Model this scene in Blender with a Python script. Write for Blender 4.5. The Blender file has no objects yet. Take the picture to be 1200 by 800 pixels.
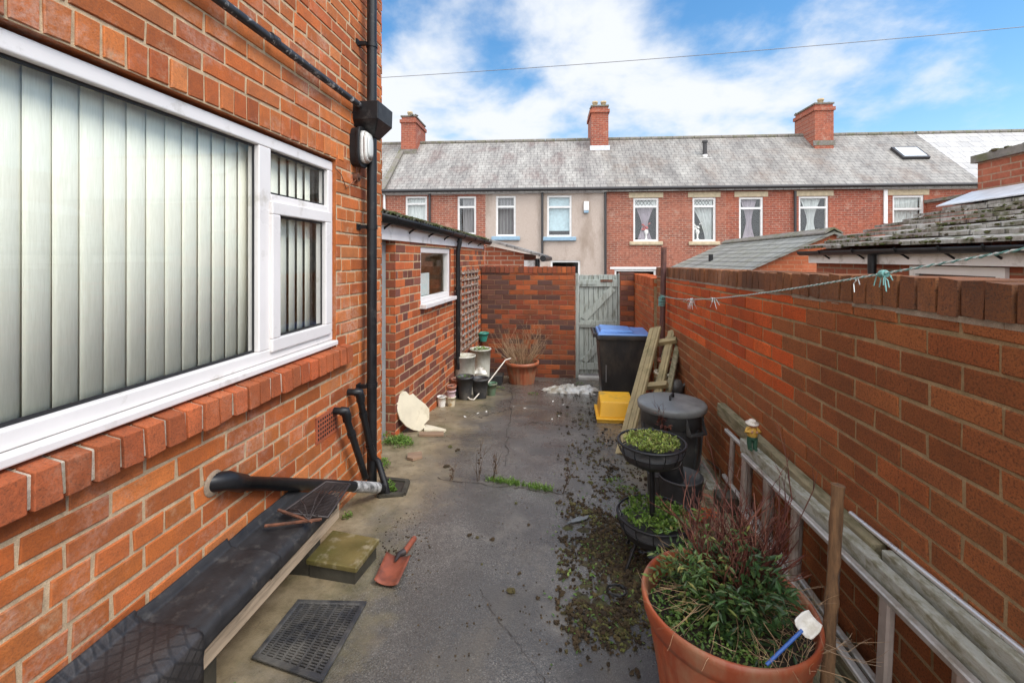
import bpy, math, random
from mathutils import Vector, Matrix
rad = math.radians
SC = bpy.context.scene
COL = SC.collection

# ------------------------------------------------------------------ camera, sky, sun, exposure
CAMZ = 1.6
FP, HOR, VPX = 533.0, 303.0, 666.0            # focal length, horizon and yard vanishing point in 1200 px units
TH = math.atan((VPX - 600) / FP)
CT, ST = math.cos(TH), math.sin(TH)
cd = bpy.data.cameras.new('camera')
cam = bpy.data.objects.new('camera', cd); COL.objects.link(cam)
cam.location = (0, 0, CAMZ); cam.rotation_euler = (rad(90), 0, TH)
cd.sensor_width = 36; cd.sensor_fit = 'HORIZONTAL'; cd.lens = 36 * FP / 1200
cd.shift_y = -(400 - HOR) / 1200
cd.clip_start = 0.02; cd.clip_end = 3000
SC.camera = cam

SUN_EL, SUN_AZ = 50, 116                       # degrees; azimuth clockwise from +Y
wd = bpy.data.worlds.new('World'); SC.world = wd; wd.use_nodes = True
wt = wd.node_tree; wt.nodes.clear()
def wn(t, **k):
    n = wt.nodes.new(t)
    for a, v in k.items(): setattr(n, a, v)
    return n
sky = wn('ShaderNodeTexSky'); sky.sky_type = 'NISHITA'; sky.sun_disc = False
sky.sun_elevation = rad(SUN_EL); sky.sun_rotation = rad(SUN_AZ); sky.air_density = 1.4; sky.dust_density = 0.4; sky.ozone_density = 3.0
tc = wn('ShaderNodeTexCoord'); sp = wn('ShaderNodeSeparateXYZ'); wt.links.new(tc.outputs['Generated'], sp.inputs[0])
def wm(op, a, b=None, clamp=False):
    n = wn('ShaderNodeMath', operation=op, use_clamp=clamp)
    for i, v in enumerate((a, b)):
        if v is None: continue
        if isinstance(v, (int, float)): n.inputs[i].default_value = v
        else: wt.links.new(v, n.inputs[i])
    return n.outputs[0]
zz = wm('ADD', wm('MAXIMUM', sp.outputs['Z'], 0.0), 0.34)
cx = wn('ShaderNodeCombineXYZ')
wt.links.new(wm('DIVIDE', sp.outputs['X'], zz), cx.inputs[0]); wt.links.new(wm('DIVIDE', sp.outputs['Y'], zz), cx.inputs[1])
def cloudnoise(scale, detail, rough, dist, off):
    mp = wn('ShaderNodeMapping'); mp.inputs['Location'].default_value = off
    wt.links.new(cx.outputs[0], mp.inputs[0])
    nz = wn('ShaderNodeTexNoise'); nz.inputs['Scale'].default_value = scale; nz.inputs['Detail'].default_value = detail
    nz.inputs['Roughness'].default_value = rough; nz.inputs['Distortion'].default_value = dist
    wt.links.new(mp.outputs[0], nz.inputs['Vector']); return nz.outputs['Fac']
c1 = cloudnoise(2.7, 9, 0.56, 0.15, (5.3, 2.15, 0.0))
c2 = cloudnoise(0.9, 2, 0.5, 0.0, (7.3, 1.2, 0.0))
# clearer sky toward +X, extra cloud added behind the camera as fill light
csum = wm('ADD', wm('MULTIPLY', c1, 0.75), wm('MULTIPLY', c2, 0.45))
csum = wm('ADD', wm('SUBTRACT', csum, wm('MULTIPLY', sp.outputs['X'], 0.10)), wm('MULTIPLY', wm('MAXIMUM', wm('MULTIPLY', sp.outputs['Y'], -1.0), 0.0), 0.25))
cr = wn('ShaderNodeValToRGB'); cr.color_ramp.interpolation = 'EASE'
cr.color_ramp.elements[0].position = 0.50; cr.color_ramp.elements[0].color = (0, 0, 0, 1)
cr.color_ramp.elements[1].position = 0.70; cr.color_ramp.elements[1].color = (1, 1, 1, 1)
wt.links.new(csum, cr.inputs[0])
hs = wn('ShaderNodeHueSaturation'); hs.inputs['Saturation'].default_value = 1.3; hs.inputs['Value'].default_value = 0.92
wt.links.new(sky.outputs[0], hs.inputs['Color'])
mx = wn('ShaderNodeMix', data_type='RGBA'); wt.links.new(cr.outputs[0], mx.inputs[0])
back = wm('MULTIPLY', wm('SUBTRACT', 0.55, sp.outputs['Y'], True), 1.25, True)  # clouds overhead and behind the camera made brighter, added as fill light
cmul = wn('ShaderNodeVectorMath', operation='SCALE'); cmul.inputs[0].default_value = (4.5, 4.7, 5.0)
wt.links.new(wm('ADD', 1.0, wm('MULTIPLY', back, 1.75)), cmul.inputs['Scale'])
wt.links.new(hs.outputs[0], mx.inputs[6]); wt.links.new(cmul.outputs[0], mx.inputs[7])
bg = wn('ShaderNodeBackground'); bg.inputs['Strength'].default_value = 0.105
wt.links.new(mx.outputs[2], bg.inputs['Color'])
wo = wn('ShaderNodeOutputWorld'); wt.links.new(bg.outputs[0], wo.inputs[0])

sd = bpy.data.lights.new('sun', 'SUN'); sd.energy = 1.5; sd.angle = rad(25); sd.color = (1.0, 0.95, 0.88)
so = bpy.data.objects.new('sun', sd); COL.objects.link(so)
az, el = rad(SUN_AZ), rad(SUN_EL)
sdir = Vector((math.sin(az) * math.cos(el), math.cos(az) * math.cos(el), math.sin(el)))
so.rotation_euler = sdir.to_track_quat('Z', 'Y').to_euler()
vs = SC.view_settings; vs.view_transform = 'Standard'; vs.look = 'None'; vs.gamma = 1; vs.exposure = 1.0; vs.use_curve_mapping = False
SC.cycles.max_bounces = 7; SC.cycles.transparent_max_bounces = 12

# ------------------------------------------------------------------ where things stand: pixels of a 1200 x 800 view to world points
def interp(t, pts):
    if t <= pts[0][0]: return pts[0][1]
    for (a, va), (b, vb) in zip(pts, pts[1:]):
        if t <= b:
            k = (t - a) / (b - a); return va + (vb - va) * k
    return pts[-1][1]
GK = [(-3, 1.44), (1, 1.46), (2, 1.50), (3, 1.545), (4.1, 1.585), (5.2, 1.70), (6.2, 1.80), (7.3, 1.905), (11, 1.97)]
def gz(y):                                     # ground height of the sloping yard
    s = 0
    for k in range(-3, 4): s += interp(y + k * 0.15, GK)
    return CAMZ - s / 7
def Wz(px, py, zc):
    x = (px - 600) / FP * zc; u = (HOR - py) / FP * zc
    return Vector((x * CT - zc * ST, x * ST + zc * CT, CAMZ + u))
def WX(px, py, X):
    return Wz(px, py, X / ((px - 600) / FP * CT - ST))
def WY(px, py, Y):
    return Wz(px, py, Y / ((px - 600) / FP * ST + CT))
def WG(px, py, dz=0.0):                        # point on the ground
    zc = 3.0
    for _ in range(60):
        p = Wz(px, py, zc); t = (CAMZ - gz(p.y) - dz) * FP / (py - HOR)
        zc = 0.5 * zc + 0.5 * t
    return Wz(px, py, zc)
PHI = rad(1.75)                                # the outbuilding stands slightly askew to the house
XO = -1.52
OPV = Vector((XO, 3.86, 0))
def OB(px, py, off=0.0):                       # pixel on the outbuilding's front (pushed out by off), in its own unturned frame
    n = Vector((math.cos(PHI), -math.sin(PHI), 0)); c = Vector((0, 0, CAMZ)); d = Wz(px, py, 1.0) - c
    t = ((OPV + n * off) - c).dot(n) / d.dot(n); p = c + d * t
    return Matrix.Rotation(PHI, 3, 'Z') @ (p - OPV) + OPV
def OBx(y): return XO + (y - OPV.y) * math.tan(PHI)
def G(x, y): return Vector((x, y, gz(y)))

# ------------------------------------------------------------------ materials
def lin(c):
    return tuple((v / 12.92 if v <= 0.04045 else ((v + 0.055) / 1.055) ** 2.4) for v in c)
class NT:
    def __init__(s, name):
        s.m = bpy.data.materials.new(name); s.m.use_nodes = True; s.t = s.m.node_tree; s.t.nodes.clear()
        s.out = s.n('ShaderNodeOutputMaterial')
    def n(s, t, **k):
        n = s.t.nodes.new(t)
        for a, v in k.items(): setattr(n, a, v)
        return n
    def put(s, sock, v):
        if v is None: return
        if isinstance(v, bpy.types.NodeSocket): s.t.links.new(v, sock)
        elif isinstance(v, (tuple, list)) and len(v) == 3 and sock.type == 'RGBA': sock.default_value = (*v, 1)
        else: sock.default_value = v
    def math(s, op, a, b=None, clamp=False):
        n = s.n('ShaderNodeMath', operation=op, use_clamp=clamp); s.put(n.inputs[0], a); s.put(n.inputs[1], b); return n.outputs[0]
    def mix(s, f, a, b, blend='MIX'):
        n = s.n('ShaderNodeMix', data_type='RGBA', blend_type=blend); s.put(n.inputs[0], f); s.put(n.inputs[6], a); s.put(n.inputs[7], b); return n.outputs[2]
    def ramp(s, f, stops, interp='LINEAR'):
        n = s.n('ShaderNodeValToRGB'); r = n.color_ramp; r.interpolation = interp
        while len(r.elements) < len(stops): r.elements.new(0.5)
        for e, (p, c) in zip(r.elements, stops):
            e.position = p; e.color = (*c, 1) if not isinstance(c, (int, float)) else (c, c, c, 1)
        s.put(n.inputs[0], f); return n.outputs[0]
    def coord(s, kind='Object', scale=(1, 1, 1)):
        if not hasattr(s, 'tc'): s.tc = s.n('ShaderNodeTexCoord')
        if scale == (1, 1, 1): return s.tc.outputs[kind]
        mp = s.n('ShaderNodeMapping'); mp.inputs['Scale'].default_value = scale
        s.t.links.new(s.tc.outputs[kind], mp.inputs[0]); return mp.outputs[0]
    def noise(s, scale, detail=4, rough=0.55, vec=None, dist=0.0, col=False):
        n = s.n('ShaderNodeTexNoise'); n.inputs['Scale'].default_value = scale; n.inputs['Detail'].default_value = detail
        n.inputs['Roughness'].default_value = rough; n.inputs['Distortion'].default_value = dist
        s.put(n.inputs['Vector'], vec if vec is not None else s.coord()); return n.outputs['Color' if col else 'Fac']
    def vor(s, scale, vec=None, feature='F1', out='Distance'):
        n = s.n('ShaderNodeTexVoronoi', feature=feature); n.inputs['Scale'].default_value = scale
        s.put(n.inputs['Vector'], vec if vec is not None else s.coord()); return n.outputs[out]
    def bump(s, h, strength=0.3, dist=0.01, nrm=None):
        n = s.n('ShaderNodeBump'); n.inputs['Strength'].default_value = strength; n.inputs['Distance'].default_value = dist
        s.put(n.inputs['Height'], h)
        if nrm is not None: s.put(n.inputs['Normal'], nrm)
        return n.outputs[0]
    def bsdf(s, col, rough=0.7, nrm=None, **k):
        b = s.n('ShaderNodeBsdfPrincipled'); s.put(b.inputs['Base Color'], col); s.put(b.inputs['Roughness'], rough)
        if nrm is not None: s.put(b.inputs['Normal'], nrm)
        for a, v in k.items(): s.put(b.inputs[a.replace('_', ' ')], v)
        s.t.links.new(b.outputs[0], s.out.inputs[0]); return b
    def attr(s, name, out='Color'):
        a = s.n('ShaderNodeAttribute', attribute_name=name); return a.outputs[out]
    def sep(s, v):
        n = s.n('ShaderNodeSeparateXYZ'); s.put(n.inputs[0], v); return n.outputs

def simple(name, col, rough=0.6, var=0.25, scale=9.0, bump=0.15, bscale=60, metallic=0.0, dirt=None, dirt_amt=0.5, dscale=5, spec=0.5, stretch=(1, 1, 1), tint=None, **k):
    """A painted / plastic / stone surface: base colour with uneven tone, optional dirt patches, fine relief."""
    t = NT(name); v = t.coord('Object', stretch)
    n1 = t.noise(scale, 5, 0.6, v)
    dark = tuple(c * (1 - var) for c in col); lite = tuple(min(1, c * (1 + var)) for c in col)
    c = t.ramp(n1, [(0.3, dark), (0.7, lite)])
    if tint is not None:
        c = t.mix(t.ramp(t.noise(scale * 0.37, 3, 0.6, v), [(0.42, 0.0), (0.62, 1.0)]), c, tint)
    if dirt is not None:
        d = t.ramp(t.noise(dscale, 8, 0.68, v), [(0.62 - dirt_amt * 0.3, 0.0), (0.70 - dirt_amt * 0.12, 1.0)])
        c = t.mix(t.math('MULTIPLY', d, 0.85), c, dirt)
    n2 = t.noise(bscale, 4, 0.6, v)
    r = t.math('ADD', t.math('MULTIPLY', t.math('SUBTRACT', n1, 0.5), 0.35), rough, True)
    t.bsdf(c, r, t.bump(n2, bump, 0.004), Metallic=metallic, Specular_IOR_Level=spec, **k)
    return t.m

def brick_mat(name, A, B=None, grain=1.0, pale=0.0, dark=0.0, rough=0.8, paleC=(0.62, 0.45, 0.36), darkC=(0.05, 0.035, 0.03), grit=0.35, spread=0.55, relief=0.55, smear=None):
    """Brick faces: every brick takes its own tone from the corner attribute 'bcol' (r, g random, b = which set of tones)."""
    t = NT(name); at = t.sep(t.attr('bcol'))
    c = t.ramp(at[0], [(i / max(1, len(A) - 1), a) for i, a in enumerate(A)])
    if B is not None:
        cb = t.ramp(at[0], [(i / max(1, len(B) - 1), a) for i, a in enumerate(B)])
        c = t.mix(at[2], c, cb)
    # per-brick lightness
    vv = t.math('ADD', t.math('MULTIPLY', at[1], spread), 1 - spread * 0.5)
    hsv = t.n('ShaderNodeHueSaturation'); t.put(hsv.inputs['Color'], c); t.put(hsv.inputs['Value'], vv); c = hsv.outputs[0]
    # burnt and rubbed marks on the faces, offset brick by brick
    off = t.n('ShaderNodeVectorMath', operation='ADD'); t.put(off.inputs[0], t.coord())
    sc_ = t.n('ShaderNodeVectorMath', operation='SCALE'); t.put(sc_.inputs[0], t.attr('bcol')); sc_.inputs['Scale'].default_value = 37.0
    t.put(off.inputs[1], sc_.outputs[0]); v = off.outputs[0]
    m = t.noise(14, 5, 0.6, v)
    c = t.mix(t.ramp(m, [(0.35, 0.42 * grain), (0.62, 0.0)]), c, t.mix(0.55, c, darkC))
    fine = t.noise(150, 5, 0.8)
    c = t.mix(t.math('MULTIPLY', t.ramp(fine, [(0.36, 1.0), (0.52, 0.0)]), grit), c, darkC)
    if pale:
        p = t.ramp(t.noise(3.2, 8, 0.7), [(0.53, 0.0), (0.66, 1.0)])
        p2 = t.ramp(t.noise(60, 3, 0.7), [(0.35, 0.0), (0.6, 1.0)])
        c = t.mix(t.math('MULTIPLY', t.math('MULTIPLY', p, p2), pale), c, paleC)
    if dark:
        c = t.mix(t.math('MULTIPLY', t.ramp(t.noise(1.7, 7, 0.66), [(0.46, 0.0), (0.62, 1.0)]), dark), c, darkC)
    if smear is not None:
        sm_ = t.math('MULTIPLY', t.ramp(t.noise(5.5, 9, 0.75), [(0.57, 0.0), (0.66, 1.0)]), t.ramp(t.noise(34, 5, 0.7), [(0.40, 0.0), (0.62, 1.0)]))
        c = t.mix(t.math('MULTIPLY', sm_, 0.6), c, smear)
    h = t.math('ADD', t.math('MULTIPLY', t.noise(45, 6, 0.7), 0.6), t.math('MULTIPLY', fine, 0.55))
    t.bsdf(c, rough, t.bump(h, relief, 0.006), Specular_IOR_Level=0.3)
    return t.m

def mortar_mat(name, col, var=0.3, moss=0.0):
    t = NT(name); n = t.noise(25, 6, 0.7); f = t.noise(320, 3, 0.7)
    c = t.ramp(n, [(0.3, tuple(a * (1 - var) for a in col)), (0.7, tuple(a * (1 + var) for a in col))])
    c = t.mix(t.math('MULTIPLY', t.ramp(f, [(0.4, 1.0), (0.55, 0.0)]), 0.4), c, tuple(a * 0.45 for a in col))
    if moss: c = t.mix(t.math('MULTIPLY', t.ramp(t.noise(4, 8, 0.7), [(0.5, 0.0), (0.62, 1.0)]), moss), c, (0.10, 0.11, 0.03))
    t.bsdf(c, 0.92, t.bump(t.math('ADD', n, f), 0.6, 0.006), Specular_IOR_Level=0.2); return t.m

M = {}
M['brick_house'] = brick_mat('orange_pressed_brick', [(0.46, 0.112, 0.026), (0.55, 0.148, 0.033), (0.60, 0.180, 0.044), (0.43, 0.098, 0.025), (0.64, 0.215, 0.065)], pale=0.45, dark=0.14, rough=0.72, grit=0.35, spread=0.5, smear=(0.50, 0.36, 0.23), relief=0.8)
M['mortar_house'] = mortar_mat('sandy_mortar', (0.58, 0.43, 0.27))
M['brick_out'] = brick_mat('outbuilding_brick', [(0.44, 0.10, 0.03), (0.52, 0.125, 0.035), (0.47, 0.11, 0.032)], [(0.20, 0.065, 0.042), (0.25, 0.08, 0.045), (0.17, 0.06, 0.045)], rough=0.72, grit=0.2)
M['mortar_out'] = mortar_mat('pale_sandy_mortar', (0.56, 0.40, 0.24))
M['brick_end'] = brick_mat('end_wall_brick', [(0.34, 0.07, 0.022), (0.40, 0.10, 0.025), (0.27, 0.055, 0.022), (0.36, 0.085, 0.022)], [(0.11, 0.045, 0.033), (0.15, 0.06, 0.038), (0.09, 0.045, 0.04)], dark=0.35, rough=0.8)
M['mortar_end'] = mortar_mat('weathered_mortar', (0.24, 0.13, 0.075))
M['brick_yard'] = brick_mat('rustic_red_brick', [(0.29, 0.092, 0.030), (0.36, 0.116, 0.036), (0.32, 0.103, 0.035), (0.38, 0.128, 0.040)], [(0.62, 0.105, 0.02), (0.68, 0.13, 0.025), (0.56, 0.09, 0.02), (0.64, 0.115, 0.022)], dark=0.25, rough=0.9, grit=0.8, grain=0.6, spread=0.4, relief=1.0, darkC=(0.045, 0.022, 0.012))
M['mortar_yard'] = mortar_mat('brown_mortar', (0.36, 0.262, 0.145), moss=0.3)
M['upvc'] = simple('white_upvc', (0.74, 0.70, 0.67), 0.32, 0.05, 3, 0.02, 20, dirt=(0.5, 0.46, 0.40), dirt_amt=0.12)
M['upvc2'] = simple('white_painted_board', (0.82, 0.78, 0.75), 0.45, 0.07, 4, 0.05, 20, dirt=(0.42, 0.38, 0.33), dirt_amt=0.3)
M['blackp'] = simple('black_plastic_pipe', (0.012, 0.012, 0.013), 0.42, 0.3, 12, 0.08, 90, dirt=(0.06, 0.055, 0.05), dirt_amt=0.10, spec=0.35)
M['blackr'] = simple('dusty_black_plastic', (0.030, 0.030, 0.032), 0.5, 0.35, 9, 0.12, 70, dirt=(0.11, 0.10, 0.085), dirt_amt=0.45)
M['blackpeel'] = simple('peeling_black_paint', (0.025, 0.025, 0.027), 0.42, 0.3, 12, 0.2, 90, dirt=(0.66, 0.64, 0.60), dirt_amt=0.22, dscale=22)
M['gasket'] = simple('black_glazing_bead', (0.012, 0.012, 0.013), 0.5, 0.2)
def glass_mat(name, tint=(0.985, 0.995, 0.985), refl=1.0):
    t = NT(name); tr = t.n('ShaderNodeBsdfTransparent'); tr.inputs[0].default_value = (*tint, 1)
    gl = t.n('ShaderNodeBsdfGlossy'); gl.inputs['Roughness'].default_value = 0.01; gl.inputs['Color'].default_value = (refl, refl, refl, 1)
    lw = t.n('ShaderNodeLayerWeight'); lw.inputs[0].default_value = 0.5
    frs = t.math('ADD', t.math('MULTIPLY', t.math('POWER', lw.outputs['Facing'], 4.0), 0.50), 0.03, True)
    wob = t.bump(t.noise(1.3, 2, 0.5), 0.08, 0.02); t.put(gl.inputs['Normal'], wob)
    mx = t.n('ShaderNodeMixShader'); t.put(mx.inputs[0], frs); t.put(mx.inputs[1], tr.outputs[0]); t.put(mx.inputs[2], gl.outputs[0])
    t.t.links.new(mx.outputs[0], t.out.inputs[0]); return t.m
M['glass'] = glass_mat('window_glass')
M['glassfar'] = simple('dark_far_glass', (0.045, 0.048, 0.052), 0.06, 0.3, 1.5, 0.0, spec=0.8)

# ------------------------------------------------------------------ mesh building
class MB:
    def __init__(s): s.v = []; s.f = []; s.mi = []; s.c = []; s.cur = 0; s.sm = []; s.smooth = False; s.bc = (0.5, 0.5, 0.0)
    def add(s, vs, fs, m=None):
        o = len(s.v); s.v += [tuple(p) for p in vs]; s.c += [s.bc] * len(vs)
        for f in fs: s.f.append([o + i for i in f]); s.mi.append(s.cur if m is None else m); s.sm.append(s.smooth)
    def hexa(s, p, m=None):                    # 8 points: bottom ring then top ring
        s.add(p, [(3, 2, 1, 0), (4, 5, 6, 7), (0, 1, 5, 4), (1, 2, 6, 5), (2, 3, 7, 6), (3, 0, 4, 7)], m)
    def box(s, a, b, m=None):
        x0, y0, z0 = a; x1, y1, z1 = b
        s.hexa([(x0, y0, z0), (x1, y0, z0), (x1, y1, z0), (x0, y1, z0), (x0, y0, z1), (x1, y0, z1), (x1, y1, z1), (x0, y1, z1)], m)
    def frame_box(s, O, U, V, N, u0, u1, v0, v1, n0, n1, m=None):
        P = lambda u, v, n: O + U * u + V * v + N * n
        s.hexa([P(u0, v0, n0), P(u1, v0, n0), P(u1, v0, n1), P(u0, v0, n1), P(u0, v1, n0), P(u1, v1, n0), P(u1, v1, n1), P(u0, v1, n1)], m)
    def bbox_bar(s, a, b, w, h, up=Vector((0, 0, 1)), m=None, bev=0.0):   # bar from a to b, w sideways, h along up
        a = Vector(a); b = Vector(b); d = (b - a).normalized(); side = d.cross(up)
        if side.length < 1e-6: side = d.cross(Vector((0, 1, 0)))
        side.normalize(); u = side.cross(d)
        e = min(w, h) * bev
        prof = [(-w / 2 + e, -h / 2), (w / 2 - e, -h / 2), (w / 2, -h / 2 + e), (w / 2, h / 2 - e), (w / 2 - e, h / 2), (-w / 2 + e, h / 2), (-w / 2, h / 2 - e), (-w / 2, -h / 2 + e)] if e else [(-w / 2, -h / 2), (w / 2, -h / 2), (w / 2, h / 2), (-w / 2, h / 2)]
        n = len(prof); vs = [p + side * x + u * y for p in (a, b) for x, y in prof]
        s.add(vs, [tuple(range(n - 1, -1, -1)), tuple(range(n, 2 * n))] + [(i, (i + 1) % n, n + (i + 1) % n, n + i) for i in range(n)], m)
    def tube(s, pts, r, n=8, caps=True, m=None):
        pts = [Vector(p) for p in pts]; k = len(pts); rs = r if isinstance(r, (list, tuple)) else [r] * k
        t0 = (pts[1] - pts[0]).normalized(); a = t0.orthogonal().normalized(); vs = []
        for i, p in enumerate(pts):
            t = (pts[min(i + 1, k - 1)] - pts[max(i - 1, 0)]).normalized()
            a = (a - t * a.dot(t)); a = a.normalized() if a.length > 1e-6 else t.orthogonal().normalized(); b = t.cross(a)
            vs += [p + (a * math.cos(2 * math.pi * j / n) + b * math.sin(2 * math.pi * j / n)) * rs[i] for j in range(n)]
        fs = [(i * n + j, i * n + (j + 1) % n, (i + 1) * n + (j + 1) % n, (i + 1) * n + j) for i in range(k - 1) for j in range(n)]
        sm = s.smooth; s.smooth = n > 5; s.add(vs, fs, m); s.smooth = False
        if caps: s.add(vs[:n], [tuple(range(n - 1, -1, -1))], m); s.add(vs[-n:], [tuple(range(n))], m)
        s.smooth = sm
    def lathe(s, prof, c=(0, 0, 0), n=32, rib=None, m=None, tilt=None, sx=1, sy=1):
        """profile [(r, z)...]; rib = (count, depth, r-index range)"""
        c = Vector(c); vs = []
        for i, (r, z) in enumerate(prof):
            for j in range(n):
                a = 2 * math.pi * j / n; rr = r
                if rib and rib[2] <= i <= rib[3]: rr = r * (1 + rib[1] * (0.5 + 0.5 * math.cos(a * rib[0])))
                p = Vector((rr * math.cos(a) * sx, rr * math.sin(a) * sy, z))
                if tilt is not None: p = tilt @ p
                vs.append(c + p)
        fs = [(i * n + j, i * n + (j + 1) % n, (i + 1) * n + (j + 1) % n, (i + 1) * n + j) for i in range(len(prof) - 1) for j in range(n)]
        sm = s.smooth; s.smooth = True; s.add(vs, fs, m)
        s.smooth = False
        if prof[0][0] > 1e-4: s.add(vs[:n], [tuple(range(n - 1, -1, -1))], m)
        if prof[-1][0] > 1e-4: s.add(vs[-n:], [tuple(range(n))], m)
        s.smooth = sm
    def prism(s, poly, O, U, V, N, d, m=None): # polygon in U,V pushed along N by d
        n = len(poly); O = Vector(O); a = [O + U * x + V * y for x, y in poly]; b = [p + N * d for p in a]
        s.add(a + b, [tuple(range(n - 1, -1, -1)), tuple(range(n, 2 * n))] + [(i, (i + 1) % n, n + (i + 1) % n, n + i) for i in range(n)], m)
    def blob(s, c, r, rng, sq=0.7, seg=6, rings=4, m=None, jit=0.25):
        vs = [Vector((0, 0, -r * sq))]; 
        for i in range(1, rings):
            p = math.pi * i / rings
            for j in range(seg):
                a = 2 * math.pi * (j + 0.5 * (i % 2)) / seg; k = r * (1 + rng.uniform(-jit, jit))
                vs.append(Vector((k * math.sin(p) * math.cos(a), k * math.sin(p) * math.sin(a), -k * math.cos(p) * sq)))
        vs.append(Vector((0, 0, r * sq))); L = len(vs) - 1; c = Vector(c); fs = []
        for j in range(seg):
            fs.append((0, 1 + (j + 1) % seg, 1 + j)); b = 1 + (rings - 2) * seg; fs.append((L, b + j, b + (j + 1) % seg))
        for i in range(rings - 2):
            b = 1 + i * seg
            for j in range(seg): fs.append((b + j, b + (j + 1) % seg, b + seg + (j + 1) % seg, b + seg + j))
        s.add([c + p for p in vs], fs, m)
    def leaf(s, p, d, l, w, rng, m=None, fold=0.25):
        d = Vector(d).normalized(); side = d.cross(Vector((rng.uniform(-.4, .4), rng.uniform(-.4, .4), 1))); 
        if side.length < 1e-4: side = Vector((1, 0, 0))
        side.normalize(); up = side.cross(d); p = Vector(p)
        mid = p + d * l * 0.5 - up * w * fold
        s.bc = (rng.random(), rng.random(), 0.0)
        s.add([p, mid + side * w * 0.5 + up * w * fold, p + d * l - up * l * 0.12, mid - side * w * 0.5 + up * w * fold, mid], [(0, 1, 4), (1, 2, 4), (4, 2, 3), (0, 4, 3)], m)
    def build(s, name, mats, parent=None, origin=None):
        me = bpy.data.meshes.new(name); off = Vector((0, 0, 0))
        if parent is None and s.v:
            xs, ys, zs = zip(*s.v)
            off = Vector(((min(xs) + max(xs)) / 2, (min(ys) + max(ys)) / 2, min(zs))) if origin is None else Vector(origin)
        me.from_pydata([tuple(Vector(p) - off) for p in s.v] if off.length else s.v, [], s.f)
        if not isinstance(mats, (list, tuple)): mats = [mats]
        for m in mats: me.materials.append(M[m] if isinstance(m, str) else m)
        me.polygons.foreach_set('material_index', s.mi); me.polygons.foreach_set('use_smooth', s.sm)
        a = me.attributes.new('bcol', 'FLOAT_COLOR', 'POINT')
        a.data.foreach_set('color', [x for c in s.c for x in (*c, 1.0)])
        me.update()
        o = bpy.data.objects.new(name, me); COL.objects.link(o); o.location = off
        if parent is not None:
            o.parent = parent
            pw = Matrix.Translation(parent.location) if parent.parent is None else Matrix.Identity(4)
            o.matrix_parent_inverse = pw.inverted()
        return o
def tag(o, label=None, cat=None, group=None, kind=None):
    if label: o['label'] = label
    if cat: o['category'] = cat
    if group: o['group'] = group
    if kind: o['kind'] = kind
    return o
def thing(name, label, cat, loc, group=None):
    o = bpy.data.objects.new(name, None); COL.objects.link(o); o.location = loc; o.empty_display_size = 0.1
    return tag(o, label, cat, group)
def copy_tree(o, parent=None):
    c = o.copy(); COL.objects.link(c)
    if parent is not None: c.parent = parent
    for ch in list(o.children): copy_tree(ch, c)
    return c
def smooth_bevel(o, w=0.004, seg=2):
    b = o.modifiers.new('bevel', 'BEVEL'); b.width = w; b.segments = seg; b.limit_method = 'ANGLE'; b.angle_limit = rad(40); return o
X3, Y3, Z3 = Vector((1, 0, 0)), Vector((0, 1, 0)), Vector((0, 0, 1))

def lay_bricks(mb, O, U, V, N, w, h, rng, course=0.0775, L=0.2325, j=0.0105, holes=(), cls=None, bond='stretcher', vfun=None, deep=0.012, jit=0.0013, mi=0, phase=0.0, top=None):
    """Individual bricks standing proud of a mortar bed at n = 0."""
    O = Vector(O); nc = int(math.ceil(h / course))
    for k in range(nc):
        v0, v1 = k * course + j / 2, min((k + 1) * course - j / 2, h)
        if v1 - v0 < 0.015: continue
        header = (bond == 'garden' and k % 5 == 2) or (bond == 'english' and k % 2)
        l = L / 2 if header else L
        u = -l * (0.5 if k % 2 else 0.0) - phase - (rng.random() * 0.02)
        if header: u = -L / 4 - phase
        while u < w:
            a, b = u + j / 2, u + l - j / 2; half = (not header) and bond == 'garden' and rng.random() < 0.12
            u += l
            parts = [(a, b)] if not half else [(a, (a + b) / 2 - j / 2), ((a + b) / 2 + j / 2, b)]
            for (p, q) in parts:
                p, q = max(p, 0.0), min(q, w); vm = (v0 + v1) / 2
                segs = [(p, q)]
                for (hu0, hu1, hv0, hv1) in holes:
                    if hv0 < vm < hv1:
                        ns = []
                        for (x, y) in segs:
                            if y <= hu0 or x >= hu1: ns.append((x, y))
                            else:
                                if x < hu0: ns.append((x, hu0))
                                if y > hu1: ns.append((hu1, y))
                        segs = ns
                for (x, y) in segs:
                    if y - x < 0.012: continue
                    t1 = v1
                    if top is not None:
                        t1 = min(v1, top((x + y) / 2))
                        if t1 - v0 < 0.015: continue
                    one_brick(mb, O, U, V, N, x, y, v0, t1, rng, cls, deep, jit, mi, vfun)
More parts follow.
